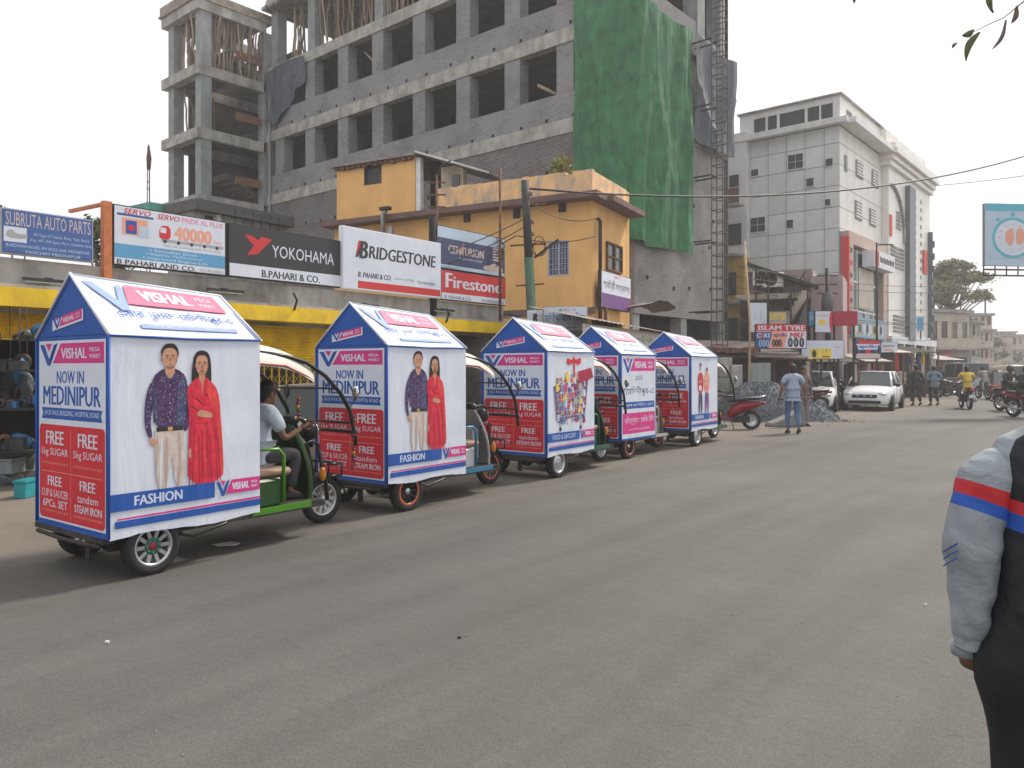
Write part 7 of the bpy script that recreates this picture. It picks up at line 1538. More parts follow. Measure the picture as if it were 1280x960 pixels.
# driver of the first cart
cm = Matrix.Translation(carts[0].location) @ Matrix.Rotation(carts[0].rotation_euler.z, 4, 'Z'); dp = cm @ Vector((CL+.30, CWD/2-.08, 0))
SIT = dict(pel=(0, 0, .78), bel=(.0, 0, .90), che=(.05, 0, 1.12), nek=(.10, 0, 1.27), hd=(.15, 0, 1.38), hipL=(.03, .10, .76), hipR=(.03, -.10, .76), knL=(.36, .16, .82), knR=(.35, -.18, .80), anL=(.30, .14, .43), anR=(.28, -.16, .43), toL=(.43, .15, .37), toR=(.41, -.18, .37),
           shL=(.07, .185, 1.21), shR=(.07, -.185, 1.21), elL=(.16, .27, .96), elR=(.14, -.28, .95), wrL=(.32, .30, 1.06), wrR=(.32, -.30, 1.05), grip=.7, nod=.25)
person('driver in a pale blue shirt seated at the handlebar of the green e-rickshaw', dp, carts[0].rotation_euler.z, 1.62, SIT, cloth('paleblue', (.42, .48, .55)), cloth('charcoal', (.045, .045, .05)), 'short', helmet=None)

# ================================================================== SCOOTERS, MOTORCYCLES
def tw_body(t, pts, m, name='body', n=10):
    """lofted shell: pts = (x, z, half width, half height)"""
    rows = [[(x, w_*cos(a), z+h_*sin(a)) for a in [2*pi*i/n for i in range(n)]] for x, z, w_, h_ in pts]
    mb = MB(); mb.loft(rows); return mb.build(name, m, t)
def two_wheeler(name, label, cat, loc, rz, paint, scooter=False, plate=None, lamp=False, seatm=None, group=None, stand=True, lean=0):
    t = thing(name, label, cat, (loc[0], loc[1], 0), rz, group); pm = mat('gloss_%.2f%.2f%.2f' % paint, paint, .2, .1, .05, 3)
    if scooter:
        wheel(t, (-.62, 0, .235), .235, .10, 'disc'); wheel(t, (.62, 0, .235), .235, .09, 'disc')
        tw_body(t, [(-.90, .66, .03, .03), (-.80, .64, .10, .07), (-.62, .60, .145, .11), (-.35, .55, .15, .16), (-.15, .45, .13, .17), (-.02, .34, .11, .07)], pm, 'rear_cowl')
        mb = MB(); mb.box(-.05, -.13, .27, .42, .13, .31); mb.build('footboard', pm, t, bevel=.01)
        rows = [[(.40+.16*f+.05*cos(a)-.02, (.20-.06*abs(f-.45))*sin(a), .28+.68*f) for a in [(-1+2*i/10)*pi/2 for i in range(11)]] for f in [k/8 for k in range(9)]]
        mb = MB(); mb.loft(rows, caps=False, close=False); mb.build('apron', pm, t)
        tw_body(t, [(.42, 1.02, .05, .03), (.50, 1.03, .12, .06), (.60, 1.0, .10, .06), (.66, .97, .03, .03)], pm, 'head_cowl')
        mb = MB(); mb.lathe([(.001, .06), (.06, .05), (.075, .02)], (.60, 0, .99), 'x', 14); mb.build('headlight', CHR, t)
        tw_body(t, [(.40, .40, .04, .03), (.60, .47, .06, .05), (.80, .43, .05, .03), (.86, .36, .02, .02)], pm, 'front_mudguard')
        tw_body(t, [(-.88, .77, .05, .02), (-.75, .79, .11, .04), (-.45, .77, .13, .055), (-.18, .73, .13, .05), (-.02, .70, .07, .03)], seatm or BLK, 'seat')
        mb = MB(); mb.tube([(-.55, .13, .80), (-.80, .14, .82), (-.96, .08, .86), (-.96, -.08, .86), (-.80, -.14, .82), (-.55, -.13, .80)], .012, 6); mb.build('grab_rail', CHR, t)
        mb = MB(); mb.ell((-.93, 0, .66), (.03, .10, .05), 12, 8); mb.build('tail_light', mat('red_lens', (.6, .02, .02), .15), t)
        mb = MB(); mb.tube([(-.25, -.14, .24), (-.60, -.16, .28), (-.82, -.16, .34)], [.02, .045, .04], 8); mb.build('silencer', CHR, t)
        mb = MB(); mb.box(-.55, .05, .18, -.15, .14, .34); mb.build('engine', UND, t)
        if stand: mb = MB(); mb.tube([(-.1, .12, .25), (-.14, .22, .0)], .012, 6); mb.build('stand', BLK, t)
    else:
        wheel(t, (-.62, 0, .30), .30, .10, 'spoke'); wheel(t, (.64, 0, .30), .30, .09, 'spoke')
        mb = MB(); mb.tube([(.45, 0, .92), (.25, 0, .62), (.05, 0, .34), (-.2, 0, .32), (-.3, 0, .62), (.45, 0, .86)], .022, 6); mb.tube([(-.3, .08, .62), (-.85, .08, .72)], .018, 6); mb.tube([(-.3, -.08, .62), (-.85, -.08, .72)], .018, 6); mb.build('frame', BLK, t)
        tw_body(t, [(-.08, .78, .07, .04), (.05, .82, .13, .09), (.25, .86, .14, .11), (.42, .86, .08, .06)], pm, 'tank')
        tw_body(t, [(-.95, .80, .04, .03), (-.80, .79, .10, .05), (-.4, .77, .13, .055), (-.05, .76, .09, .05)], seatm or BLK, 'seat'); tw_body(t, [(-1.0, .74, .03, .03), (-.8, .70, .09, .06), (-.45, .65, .10, .08), (-.25, .6, .08, .05)], pm, 'side_cowl')
        mb = MB(); mb.box(-.18, -.13, .26, .22, .13, .55); mb.build('engine', UND, t, bevel=.03)
        mb = MB(); mb.tube([(.1, -.12, .3), (-.3, -.16, .27), (-.85, -.17, .36)], [.018, .04, .045], 8); mb.build('silencer', CHR, t)
        mb = MB(); rows = [[(-.62+.33*cos(a), y, .30+.33*sin(a)) for y in (-.06, 0, .06)] for a in [R(40+k*14) for k in range(10)]]; mb.loft(rows, caps=False, close=False); mb.loft([[(.64+.33*cos(a), y, .30+.33*sin(a)) for y in (-.05, 0, .05)] for a in [R(30+k*12) for k in range(10)]], caps=False, close=False); mb.build('mudguard', BLK, t)
        mb = MB(); mb.ell((-1.0, 0, .74), (.03, .09, .05), 10, 6); mb.build('tail_light', mat('red_lens', (.6, .02, .02), .15), t)
        mb = MB(); mb.ell((.60, 0, .92), (.10, .095, .10), 14, 10); mb.build('headlight_bowl', BLK, t); mb = MB(); mb.lathe([(.001, .10), (.06, .09), (.082, .06), (.08, .03)], (.61, 0, .92), 'x', 18)
        mb.build('headlight', mat('lit_lens', (.75, .75, .75), .1) if lamp else CHR, t)
    mb = MB(); a_ = .235 if scooter else .30
    for s_ in (-1, 1): mb.tube([(.50, s_*.07, .92), (.62 if scooter else .64, s_*.07, a_)], .018, 6)
    mb.build('front_fork', BLK if scooter else CHR, t)
    mb = MB(); mb.tube([(.30, .34, 1.03), (.40, .25, 1.06), (.50, 0, 1.0), (.40, -.25, 1.06), (.30, -.34, 1.03)], .013, 6); mb.build('handlebar', BLK, t)
    for s_ in (-1, 1): mb = MB(); mb.tube([(.40, s_*.2, 1.06), (.42, s_*.30, 1.20)], .006, 5); mb.ell((.42, s_*.33, 1.24), (.015, .05, .035), 8, 6); mb.build('mirror', BLK, t)
    if plate: mb = MB(); mb.box(-1.0, -.10, .44, -.985, .10, .56); o = mb.build('number_plate', INKS[II['white']], t)
    return t
q = G(925, 534); rb = two_wheeler('scooter', 'glossy dark red scooter parked beside the gravel heap with its tail to the road', 'scooter', W(908, 19.6), R(40.3+176), (.22, .008, .015), True)
RIDE = dict(pel=(-.30, 0, .86), bel=(-.27, 0, .98), che=(-.20, 0, 1.18), nek=(-.15, 0, 1.35), hd=(-.11, 0, 1.47), hipL=(-.26, .10, .84), hipR=(-.26, -.10, .84), knL=(.10, .20, .74), knR=(.10, -.20, .74), anL=(-.02, .19, .36), anR=(-.02, -.19, .36), toL=(.12, .20, .30), toR=(.12, -.20, .30),
            shL=(-.17, .19, 1.29), shR=(-.17, -.19, 1.29), elL=(-.02, .27, 1.08), elR=(-.02, -.27, 1.08), wrL=(.22, .31, 1.07), wrR=(.22, -.31, 1.07), grip=.7)
q = W(1207, 29.5); hz_ = R(90-2)
two_wheeler('motorcycle', 'black motorcycle with a red tail lamp ridden away by the rider in a yellow shirt', 'motorcycle', q, R(40.3+90-18), (.02, .02, .022), False, plate=True)
person('rider in a bright yellow shirt seen from behind on a black motorcycle', q, R(40.3+90-18), 1.74, RIDE, cloth('yellow', (.62, .44, .06)), cloth('bluegrey', (.10, .13, .18)), 'short')
q = W(1266, 27.5)
two_wheeler('motorcycle', 'dark motorcycle with a bright round headlamp coming towards the camera', 'motorcycle', q, R(40.3-84), (.03, .03, .03), False, lamp=True)
person('dark clothed helmeted rider coming towards the camera behind a round headlamp', q, R(40.3-84), 1.72, RIDE, cloth('dark', (.03, .035, .035)), cloth('dark2', (.03, .03, .03)), 'long', helmet=(.05, .05, .055))
q = W(1287, 24)
two_wheeler('motorcycle', 'red motorcycle cut by the picture edge beside the oncoming rider', 'motorcycle', q, R(40.3-80), (.35, .02, .02), False)
person('rider in dark clothes cut by the picture edge on a red motorcycle', q, R(40.3-80), 1.7, RIDE, cloth('dark', (.03, .035, .035)), cloth('dark2', (.03, .03, .03)), 'long')
for i, (px_, d, ang, c, lab) in enumerate(((1168, 42, 170, (.03, .03, .03), 'black motorcycle parked behind the man in the denim jacket'), (1180, 44, 160, (.35, .36, .38), 'silver motorcycle parked between the walking men and the van'), (1157, 41, 165, (.05, .05, .1), 'dark blue motorcycle parked in front of the shop mouth'), (1186, 40, 175, (.04, .04, .04), 'black motorcycle parked beside the silver van'), (1002, 26.2, 180, (.10, .01, .02), 'dark red motorcycle half hidden behind the walking man'))):
    two_wheeler('motorcycle', lab, 'motorcycle', W(px_, d), R(40.3+ang), c)

# ================================================================== CARS
def car(label, loc, rz, paint=(.72, .73, .75), kind='hatch', group=None, name='car', cat='car'):
    t = thing(name, label, cat, (loc[0], loc[1], 0), rz, group); pm = mat('car_%.2f%.2f' % (paint[0], paint[2]), paint, .22, 0, .02, 2)
    if kind == 'van': ST_ = [(-1.75, .30, .62, 1.0, .72), (-1.65, .22, .95, 1.04, .76), (-.9, .2, .98, 1.06, .78), (0, .2, .98, 1.06, .78), (1.0, .2, .96, 1.04, .78), (1.45, .22, .85, .98, .74), (1.68, .28, .65, .80, .66)]
    else: ST_ = [(-1.98, .36, .62, .80, .60), (-1.90, .24, .80, .93, .74), (-1.5, .20, .86, .98, .82), (-.6, .19, .88, .97, .84), (.3, .19, .87, .96, .84), (.95, .19, .84, .95, .83), (1.45, .20, .74, .87, .80), (1.80, .22, .62, .76, .72), (1.95, .30, .52, .64, .56)]
    rows = []
    for x, zb_, zs, zt_, w_ in ST_:
        rows.append([(x, y, z) for y, z in ((0, zb_), (w_*.86, zb_), (w_*.97, zb_+.10), (w_, (zb_+zs)/2), (w_*.985, zs), (w_*.90, zs+(zt_-zs)*.75), (w_*.5, zt_), (0, zt_+.01), (-w_*.5, zt_), (-w_*.90, zs+(zt_-zs)*.75), (-w_*.985, zs), (-w_, (zb_+zs)/2), (-w_*.97, zb_+.10), (-w_*.86, zb_))])
    mb = MB(); mb.loft(rows); mb.build('body', pm, t)
    if kind == 'van': g = [(-1.70, .98, .74), (-1.62, 1.80, .66), (1.05, 1.82, .66), (1.62, .92, .70)]
    else: g = [(-1.55 if kind == 'hatch' else -1.35, .93, .76), (-1.05, 1.46, .60), (.25, 1.47, .60), (1.02, .93, .76)]
    GL = shared('carglass', lambda: glassmat('car_glass', (.03, .04, .042), .08))
    mb = MB(); a = g; v = []
    for x, z, w_ in a: v += [(x, -w_, z), (x, w_, z)]
    mb.add(v, [(2, 4, 5, 3)], 0); mb.add(v, [(0, 2, 3, 1), (4, 6, 7, 5), (0, 6, 4, 2), (1, 3, 5, 7)], 1); mb.build('glasshouse', [pm, GL], t)
    mb = MB(); r = .028
    for s_ in (-1, 1):
        pts = [Vector((x, s_*w_, z)) for x, z, w_ in a]; mb.tube([pts[0], pts[1]], r*1.5, 6); mb.tube([pts[1], pts[2]], r*1.3, 6); mb.tube([pts[2], pts[3]], r*1.4, 6)
        for f in (.45,): m0 = pts[0].lerp(pts[3], f); m1 = pts[1].lerp(pts[2], f*.9); mb.tube([m0, m1], r*1.2, 6)
    for i, j in ((1, 1), (2, 2)): x, z, w_ = a[i]; mb.tube([(x, -w_, z), (x, 0, z+.02), (x, w_, z)], r*1.3, 6)
    rows = [[(x, y, z+.035*(1-(y/w_)**2)+.012) for y in [w_*(-1+2*i/8) for i in range(9)]] for x, z, w_ in [tuple(Vector(a[1]).lerp(Vector(a[2]), k/6)) for k in range(7)]]
    mb.loft(rows, caps=False, close=False); mb.build('roof_and_pillars', pm, t)
    hx = ST_[-2][0]; zc = ST_[-2][2]
    for s_ in (-1, 1):
        mb = MB(); mb.ell((hx+.03, s_*.55, zc+.03), (.12, .16, .075), 14, 8); mb.build('headlight', mat('lens_clear', (.55, .58, .6), .06, .3, .02), t)
        mb = MB(); mb.ell((.78 if kind != 'van' else 1.2, s_*.93, .98), (.06, .10, .075), 10, 8); mb.build('door_mirror', BLK if kind != 'van' else BLK, t)
        mb = MB(); mb.ell((-1.88 if kind != 'van' else -1.66, s_*.62, .82), (.07, .13, .10), 10, 8); mb.build('tail_light', mat('red_lens', (.6, .02, .02), .15), t)
        mb = MB()
        for x in (-.55, .45): mb.tube([(x, s_*.852, .30), (x, s_*.855, .85)], .004, 4)
        mb.build('door_seam', BLK, t); mb = MB(); mb.box(-.45, s_*.85-.015, .72, -.28, s_*.85+.015, .745); mb.build('door_handle', CHR, t)
    fxn = ST_[-1][0]
    mb = MB(); mb.box(fxn-.14, -.42, .50, fxn+.025, .42, .63); o = mb.build('grille', BLK, t, bevel=.02)
    mb = MB(); [mb.ell((fxn+.035, y, .57), (.012, .05, .022), 10, 6) for y in (-.22, 0, .22)]; mb.build('grille_badge', CHR, o)
    mb = MB(); mb.box(fxn-.12, -.54, .29, fxn+.02, .54, .40); mb.build('lower_grille', BLK, t, bevel=.02)
    mb = MB(); mb.box(fxn+.021, -.25, .41, fxn+.035, .25, .49); mb.build('number_plate', INKS[II['white']], t)
    wx_ = (1.22, -1.22) if kind != 'van' else (1.05, -1.05)
    for x in wx_:
        for s_ in (-1, 1):
            mb = MB(); mb.lathe([(.001, 0), (.355, 0), (.355, s_*.012), (.001, s_*.012)], (x, s_*(.845 if kind != 'van' else .785), .31), 'y', 26); mb.build('wheel_arch', BLK, t)
            wheel(t, (x, s_*(.79 if kind != 'van' else .74), .29), .29, .17, 'alloy' if kind != 'van' else 'disc', 0 if s_ < 0 else pi, spokes=8)
    return t
car('clean white hatchback facing the camera with a dark grille, parked at the far kerb', W(1092, 29.4), R(40.3-124)).scale = (1, 1, .95)
car('second white car half hidden behind the walking man, seen past the gravel heap', W(1017, 28.6), R(40.3-116)).scale = (1, 1, .95)
car('silver grey van driving away in the far lane beside the cream house', W(1206, 46), R(40.3+80), (.30, .33, .36), 'van', name='van', cat='van')
car('beige car parked close to the shop steps, seen through the green cab windscreen', W(425, 11.6), R(125), (.30, .26, .21)).scale = (.9, .9, .88)

# ================================================================== PEDESTRIANS
walk = dict(knL=(.10, .10, .52), anL=(.02, .10, .10), toL=(.17, .11, .04), knR=(.0, -.10, .50), anR=(-.20, -.10, .14), toR=(-.07, -.11, .05), elL=(-.06, .27, 1.12), wrL=(.02, .30, .88), elR=(-.03, -.27, 1.12), wrR=(.06, -.30, .88))
q = G(991, 542); person('man in a grey blue polo shirt and faded jeans walking away past the gravel heap', q, R(40.3+84), 1.66, walk, cloth('greyblue', (.30, .36, .46)), cloth('denim', (.08, .15, .26)), 'short', slim=1.1)
SH = dict(walk)
q = W(1004, 20.6); person('man in a brown checked shirt half hidden behind the man in jeans', q, R(40.3-80), 1.62, {}, cloth('brownshirt', (.16, .12, .11)), cloth('greyp', (.20, .19, .18)), 'long')
q = G(1145, 507); person('man in a black jacket walking away along the far verge', q, R(40.3+86), 1.70, walk, cloth('dark', (.03, .035, .035)), cloth('dark2', (.03, .03, .03)), 'long', slim=1.2)
q = G(1167, 507); person('man in a blue grey denim jacket walking with hands at his waist', q, R(40.3+84), 1.66, dict(walk, elL=(-.05, .33, 1.14), wrL=(.08, .20, 1.0), elR=(-.05, -.33, 1.14), wrR=(.08, -.2, 1.0)), cloth('denimj', (.14, .19, .24)), cloth('dark2', (.03, .03, .03)), 'long', slim=1.2)
BEND = dict(pel=(-.1, 0, .88), bel=(.02, 0, .98), che=(.22, 0, 1.02), nek=(.38, 0, 1.0), hd=(.50, 0, .97), hipL=(-.1, .10, .84), hipR=(-.1, -.10, .84), shL=(.30, .18, 1.0), shR=(.30, -.18, 1.0), elL=(.38, .2, .72), elR=(.38, -.2, .72), wrL=(.46, .15, .48), wrR=(.46, -.15, .48), nod=.9)
q = G(1040, 510); person('person in a blue checked shirt and jeans bending down beside the second white car', q, R(40.3+10), 1.6, BEND, cloth('bluecheck', (.10, .12, .22)), cloth('denim', (.08, .15, .26)), 'short')
q = W(1062, 34.5); person('man in a white shirt standing behind the front white car', q, R(40.3-60), 1.68, {}, cloth('white', (.6, .6, .6)), cloth('dark2', (.03, .03, .03)), 'short')
SQ = dict(pel=(-.1, 0, .30), bel=(-.08, 0, .43), che=(.02, 0, .62), nek=(.08, 0, .78), hd=(.12, 0, .89), hipL=(-.06, .1, .30), hipR=(-.06, -.1, .3), knL=(.26, .14, .52), knR=(.26, -.14, .52), anL=(.1, .12, .09), anR=(.1, -.12, .09), toL=(.26, .12, .035), toR=(.26, -.12, .035), shL=(.05, .18, .72), shR=(.05, -.18, .72), elL=(.2, .22, .52), elR=(.2, -.22, .52), wrL=(.4, .1, .45), wrR=(.4, -.1, .45))
q = W(955, 26.6); person('person in black sitting low at the tyre stall beside the row of tyres', q, R(40.3-90), 1.65, SQ, cloth('dark', (.03, .035, .035)), cloth('dark2', (.03, .03, .03)), 'long')
for px_, d, c, lab in ((1058, 37, (.30, .08, .07), 'figure in a dull red top among the stalls behind the white cars'), (1126, 39, (.40, .37, .30), 'figure in a cream shirt in front of the clothes stall'), (1176, 46, (.06, .07, .1), 'dark dressed figure standing by the parked motorcycles'), (1231, 60, (.30, .28, .26), 'small distant figure walking in the far street'), (1246, 75, (.1, .1, .12), 'tiny dark figure in the hazy end of the street'), (1262, 85, (.35, .12, .1), 'tiny reddish figure in the hazy end of the street')):
    person(lab, W(px_, d), R(40.3+random.choice((-90, 90))), 1.66, {}, cloth('c%.2f%.2f' % (c[0], c[2]), c), cloth('dark2', (.03, .03, .03)), 'long', fingers=d < 50, sub=1)

# cycle rickshaw with its puller, seen from behind
q = W(1240, 38); rz_ = R(40.3+86); t = thing('cycle_rickshaw', 'cycle rickshaw with a grey sloping hood rolling away in the far lane', 'cycle rickshaw', q, rz_)
for y in (-.45, .45): wheel(t, (-.5, y, .33), .33, .05, 'spoke', spokes=18)
wheel(t, (1.25, 0, .33), .33, .05, 'spoke', spokes=18)
mb = MB(); mb.tube([(-.5, -.45, .33), (-.5, .45, .33)], .02, 6); mb.tube([(-.5, 0, .45), (.4, 0, .4), (.75, 0, .85), (1.1, 0, .9), (1.25, 0, .33)], .02, 6); mb.tube([(.75, 0, .85), (.5, 0, .35)], .018, 6); mb.tube([(1.05, -.28, 1.05), (1.12, 0, 1.0), (1.05, .28, 1.05)], .014, 6); mb.build('frame', BLK, t)
mb = MB(); mb.box(-.8, -.36, .55, -.2, .36, .72); mb.build('passenger_seat', mat('seat_red', (.3, .04, .04), .6), t, bevel=.03)
mb = MB(); mb.loft([[(-.85-.05*sin(a), y, .75+.6*sin(a)) if a < 1.6 else (-.85+.5*(a-1.5), y, 1.36) for y in (-.38, 0, .38)] for a in (0, .4, .8, 1.2, 1.5)], caps=False, close=False); mb.build('hood', mat('hood_grey', (.25, .25, .27), .7), t)
PUL = dict(pel=(.62, 0, 1.0), bel=(.66, 0, 1.1), che=(.75, 0, 1.28), nek=(.83, 0, 1.42), hd=(.88, 0, 1.54), hipL=(.64, .09, .97), hipR=(.64, -.09, .97), knL=(.9, .1, .82), knR=(.78, -.1, .62), anL=(.72, .1, .5), anR=(.6, -.1, .26), toL=(.84, .1, .46), toR=(.72, -.1, .2), shL=(.78, .18, 1.36), shR=(.78, -.18, 1.36), elL=(.9, .24, 1.18), elR=(.9, -.24, 1.18), wrL=(1.04, .26, 1.08), wrR=(1.04, -.26, 1.08), grip=.6)
person('rickshaw puller in a pale pinkish shirt pedalling the cycle rickshaw', q, rz_, 1.68, PUL, cloth('palepink', (.42, .36, .36)), cloth('greyp', (.20, .19, .18)), 'long')
# auto rickshaws at the right
def auto(label, loc, rz, c):
    t = thing('auto_rickshaw', label, 'auto rickshaw', loc, rz); pm = mat('auto_%.2f' % c[0], c, .4); rows = []
    for x, zb_, zt_, w_ in ((-1.2, .35, 1.55, .60), (-1.1, .3, 1.68, .64), (0, .3, 1.72, .65), (.55, .32, 1.66, .60)): rows.append([(x, y, z) for y, z in ((0, zt_), (w_*.9, zt_-.05), (w_, zt_-.25))][::-1]+[(x, -y, z) for y, z in ((w_*.9, zt_-.05), (w_, zt_-.25))])
    mb = MB(); mb.loft(rows, caps=False, close=False); mb.build('hood', pm, t)
    mb = MB(); mb.box(-1.15, -.62, .3, .35, .62, .62); mb.build('tub', mat('auto_tub', (.03, .12, .06), .4), t, bevel=.05)
    tw_body(t, [(.4, .6, .55, .3), (.8, .62, .42, .32), (1.1, .55, .25, .25), (1.25, .5, .1, .12)], mat('auto_tub', (.03, .12, .06), .4), 'nose')
    mb = MB(); mb.box(-1.18, -.5, .75, -1.12, .5, 1.3); mb.build('rear_window', M['wglass'], t); mb = MB(); mb.add([(.75, -.5, .9), (.75, .5, .9), (.5, .5, 1.6), (.5, -.5, 1.6)], [(0, 1, 2, 3)]); mb.build('windscreen', M['wglass'], t)
    mb = MB(); [mb.tube([(x, y, .6), (x-.02, y, 1.5)], .02, 6) for x in (-1.1, .0) for y in (-.62, .62)]; mb.tube([(.9, -.42, .85), (.52, -.55, 1.55)], .02, 6); mb.tube([(.9, .42, .85), (.52, .55, 1.55)], .02, 6); mb.build('frame', BLK, t)
    mb = MB(); mb.lathe([(.001, .05), (.07, .04), (.08, 0)], (1.22, 0, .62), 'x', 14); mb.build('headlight', CHR, t)
    wheel(t, (-.8, -.55, .22), .22, .1, 'disc'); wheel(t, (-.8, .55, .22), .22, .1, 'disc', pi); wheel(t, (1.0, 0, .22), .22, .1, 'disc'); return t
auto('cream hooded auto rickshaw facing the camera behind the oncoming motorcyclist', W(1270, 38), R(40.3-86), (.50, .44, .34)); auto('small green and cream auto rickshaw far down the street', W(1226, 58), R(40.3+86), (.35, .36, .30))
for i, (px_, d, c, lab) in enumerate(((1252, 64, (.5, .5, .5), 'distant pale car in the middle of the hazy street'), (1272, 78, (.3, .05, .05), 'distant red car in the hazy street'))): car(lab, W(px_, d), R(40.3-84), c)

# ================================================================== MAN IN THE STRIPED JACKET
D0 = 1.95; cx0 = (1340-640)/FPX*D0
base = W(1340, D0); t = thing('person', 'man in a grey and black tracksuit jacket with red and blue stripes, standing very close', 'person', (base.x, base.y, 0), YAW)
nyl = clothmat('nylon_grey', (.27, .30, .325), 5.0, .6, .5, .05, .05, stretch=(1, 1, 1.6)); nblk = clothmat('nylon_black', (.012, .013, .017), 7, .8, .55, .05, .1, stretch=(1, 1, .6)); nred = clothmat('nylon_red', (.50, .025, .03), 9, .8, .5, .04); nblu = clothmat('nylon_blue', (.02, .09, .42), 9, .8, .5, .04); ntr = clothmat('trouser_black', (.010, .010, .011), 7, .8, .8, .04, stretch=(1, 1, .4))
JM = [nyl, nred, nblu, nblk]
def X(px): return (px-1340)*D0/FPX
def Zp(py): return Zt(py, D0)
# sleeve : rings down the arm (centre px, py, half width px, depth scale)
from mathutils import noise as mnoise
sl = [(1262, 552, 6, .05), (1250, 562, 24, .7), (1242, 576, 33, .85), (1234, 592, 36, .95), (1229, 610, 35, 1), (1226, 630, 34, 1), (1222, 650, 34, 1), (1218, 670, 34, 1.02), (1216, 688, 35, 1.05), (1217, 705, 34, 1.05), (1219, 722, 31, 1), (1220, 740, 29, 1), (1220, 758, 27, 1), (1221, 775, 25, 1), (1222, 790, 23, 1), (1223, 800, 22, 1), (1223, 806, 20, 1), (1223, 820, 19, 1)]
def fine(ks, m):
    out = []
    for a, b in zip(ks, ks[1:]):
        for j in range(m): f = j/m; out.append(tuple(x*(1-f)+y*f for x, y in zip(a, b)))
    return out+[ks[-1]]
rings = []; mats_ = []; ks = fine(sl, 5); n_ = 40
for i, (px_, py_, hw, ds) in enumerate(ks):
    f = i/len(ks); cyd = .02-.10*max(0, (f-.45))*2   # forearm comes forward of the body (away from camera is +y)
    ring = []
    for j in range(n_):
        a = 2*pi*j/n_; z = Zp(py_); x = X(px_+6)+hw*.9*D0/FPX*cos(a); y = hw*D0/FPX*1.05*ds*sin(a)+.06*f+.0
        am = .0038*min(1, max(0, f-.12)*4)*(1-.7*(f > .93)); nz = mnoise.noise(Vector((x*16+3, y*14, z*20)))*am*1.6 + sin(z*62+3*sin(a*1.5)+2*mnoise.noise(Vector((a, z*9, 0))))*am*.45*(1 if f > .3 else .3)
        ring.append((x+nz*cos(a), y+nz*sin(a), z-.36*(x-X(1229))*min(1, f*4)*max(0, 1-max(0, f-.35)*2.2)))
    rings.append(ring)
mb = MB(); mb.loft(rings)
nf = len(rings)-1
for i in range(nf):
    for j in range(n_):
        v = rings[i][j]; z = rings[i][0][2] if 0 else Zp(ks[i][1]); k = i*n_+j
        if Zp(624) < z < Zp(605): mb.m[k] = 1
        elif Zp(642) < z <= Zp(624): mb.m[k] = 2
mb.build('sleeve', JM, t)
mb = MB()
for k in range(3):      # three narrow blue stripes on the outer elbow
    pts = []
    for q_ in range(9):
        f = q_/8; a = pi*(.98+.2*f); x = X(1222)+32.2*D0/FPX*cos(a); y = 35*1.08*D0/FPX*sin(a)+.03
        pts.append((x-.002, y, Zp(712-k*9-16*f)))
    mb.tube(pts, .0022, 5, flat=.6)
mb.build('sleeve_stripe', nblu, t)
mb = MB(); mb.lathe([(.030, -.03), (.036, -.03), (.037, .0), (.030, .004)], (X(1233), .085, Zp(819)), 'z', 24); mb.build('cuff', nyl, t)
# torso
rings = []
for z, hw, hd, yo_ in ((1.42, .07, .06, 0), (1.40, .12, .08, 0), (1.375, .175, .10, 0), (1.34, .20, .115, 0), (1.28, .205, .125, 0), (1.20, .20, .13, 0), (1.10, .195, .13, 0), (1.0, .195, .13, 0), (.92, .20, .135, 0), (.86, .205, .14, 0), (.83, .198, .135, 0)):
    rings.append((z, hw, hd, yo_))
rings = fine(rings, 7); rr_ = []
for z, hw, hd, yo_ in rings:
    rr_.append([(hw*math.copysign(abs(cos(a))**.8, cos(a))+.008*mnoise.noise(Vector((a*2, z*9, 1))), yo_-.005+hd*sin(a)+.010*mnoise.noise(Vector((a*3, z*12, 4))), z-.3*hw*(1-abs(cos(a)))*min(1, max(0, 1.40-z)*12)*(1 if z > 1.1 else max(0, (z-.9)/.2))) for a in [2*pi*j/48 for j in range(48)]])
mb = MB(); mb.loft(rr_, 3)
for i in range(len(rr_)-1):
    z = rings[i][0]
    for j in range(48):
        k = i*48+j
        if Zp(630) < z < Zp(611): mb.m[k] = 1
        elif Zp(648) < z <= Zp(630): mb.m[k] = 2
        elif z >= Zp(604) and 22 <= j <= 26: mb.m[k] = 0
mb.build('jacket_torso', JM, t)
mb = MB(); mb.lathe([(.062, 0), (.070, .0), (.066, .06), (.058, .062)], (0, 0, 1.395), 'z', 24); mb.build('collar', nblk, t)
# body: head, neck, hands, legs on one skin
nb_ = dict(pel=(0, 0, .86, .12, .09), bel=(0, 0, 1.0, .12, .09), che=(0, 0, 1.25, .14, .09), nek=(0, 0, 1.42, .05), hb=(0, 0, 1.49, .05), hipL=(-.09, 0, .80, .08), knL=(-.11, .02, .46, .05), anL=(-.11, -.02, .09, .04), toL=(-.12, .13, .035, .035), hipR=(.09, 0, .80, .08), knR=(.11, .02, .46, .05), anR=(.11, -.02, .09, .04), toR=(.12, .13, .035, .035),
           shL=(-.17, 0, 1.32, .05), elL=(X(1216), .02, Zp(700), .035), wrL=(X(1230), .085, Zp(806), .026), shR=(.17, 0, 1.32, .05), elR=(.24, .0, 1.06, .035), wrR=(.23, .12, .86, .026))
me = skin_mesh(nb_, [('pel', 'bel'), ('bel', 'che'), ('che', 'nek'), ('nek', 'hb'), ('pel', 'hipL'), ('hipL', 'knL'), ('knL', 'anL'), ('anL', 'toL'), ('pel', 'hipR'), ('hipR', 'knR'), ('knR', 'anR'), ('anR', 'toR'), ('che', 'shL'), ('shL', 'elL'), ('elL', 'wrL'), ('che', 'shR'), ('shR', 'elR'), ('elR', 'wrR')], 'b', 'pel', 2)
mb = MB(); mb.add([tuple(v.co) for v in me.vertices], [tuple(p.vertices) for p in me.polygons], 0, True)
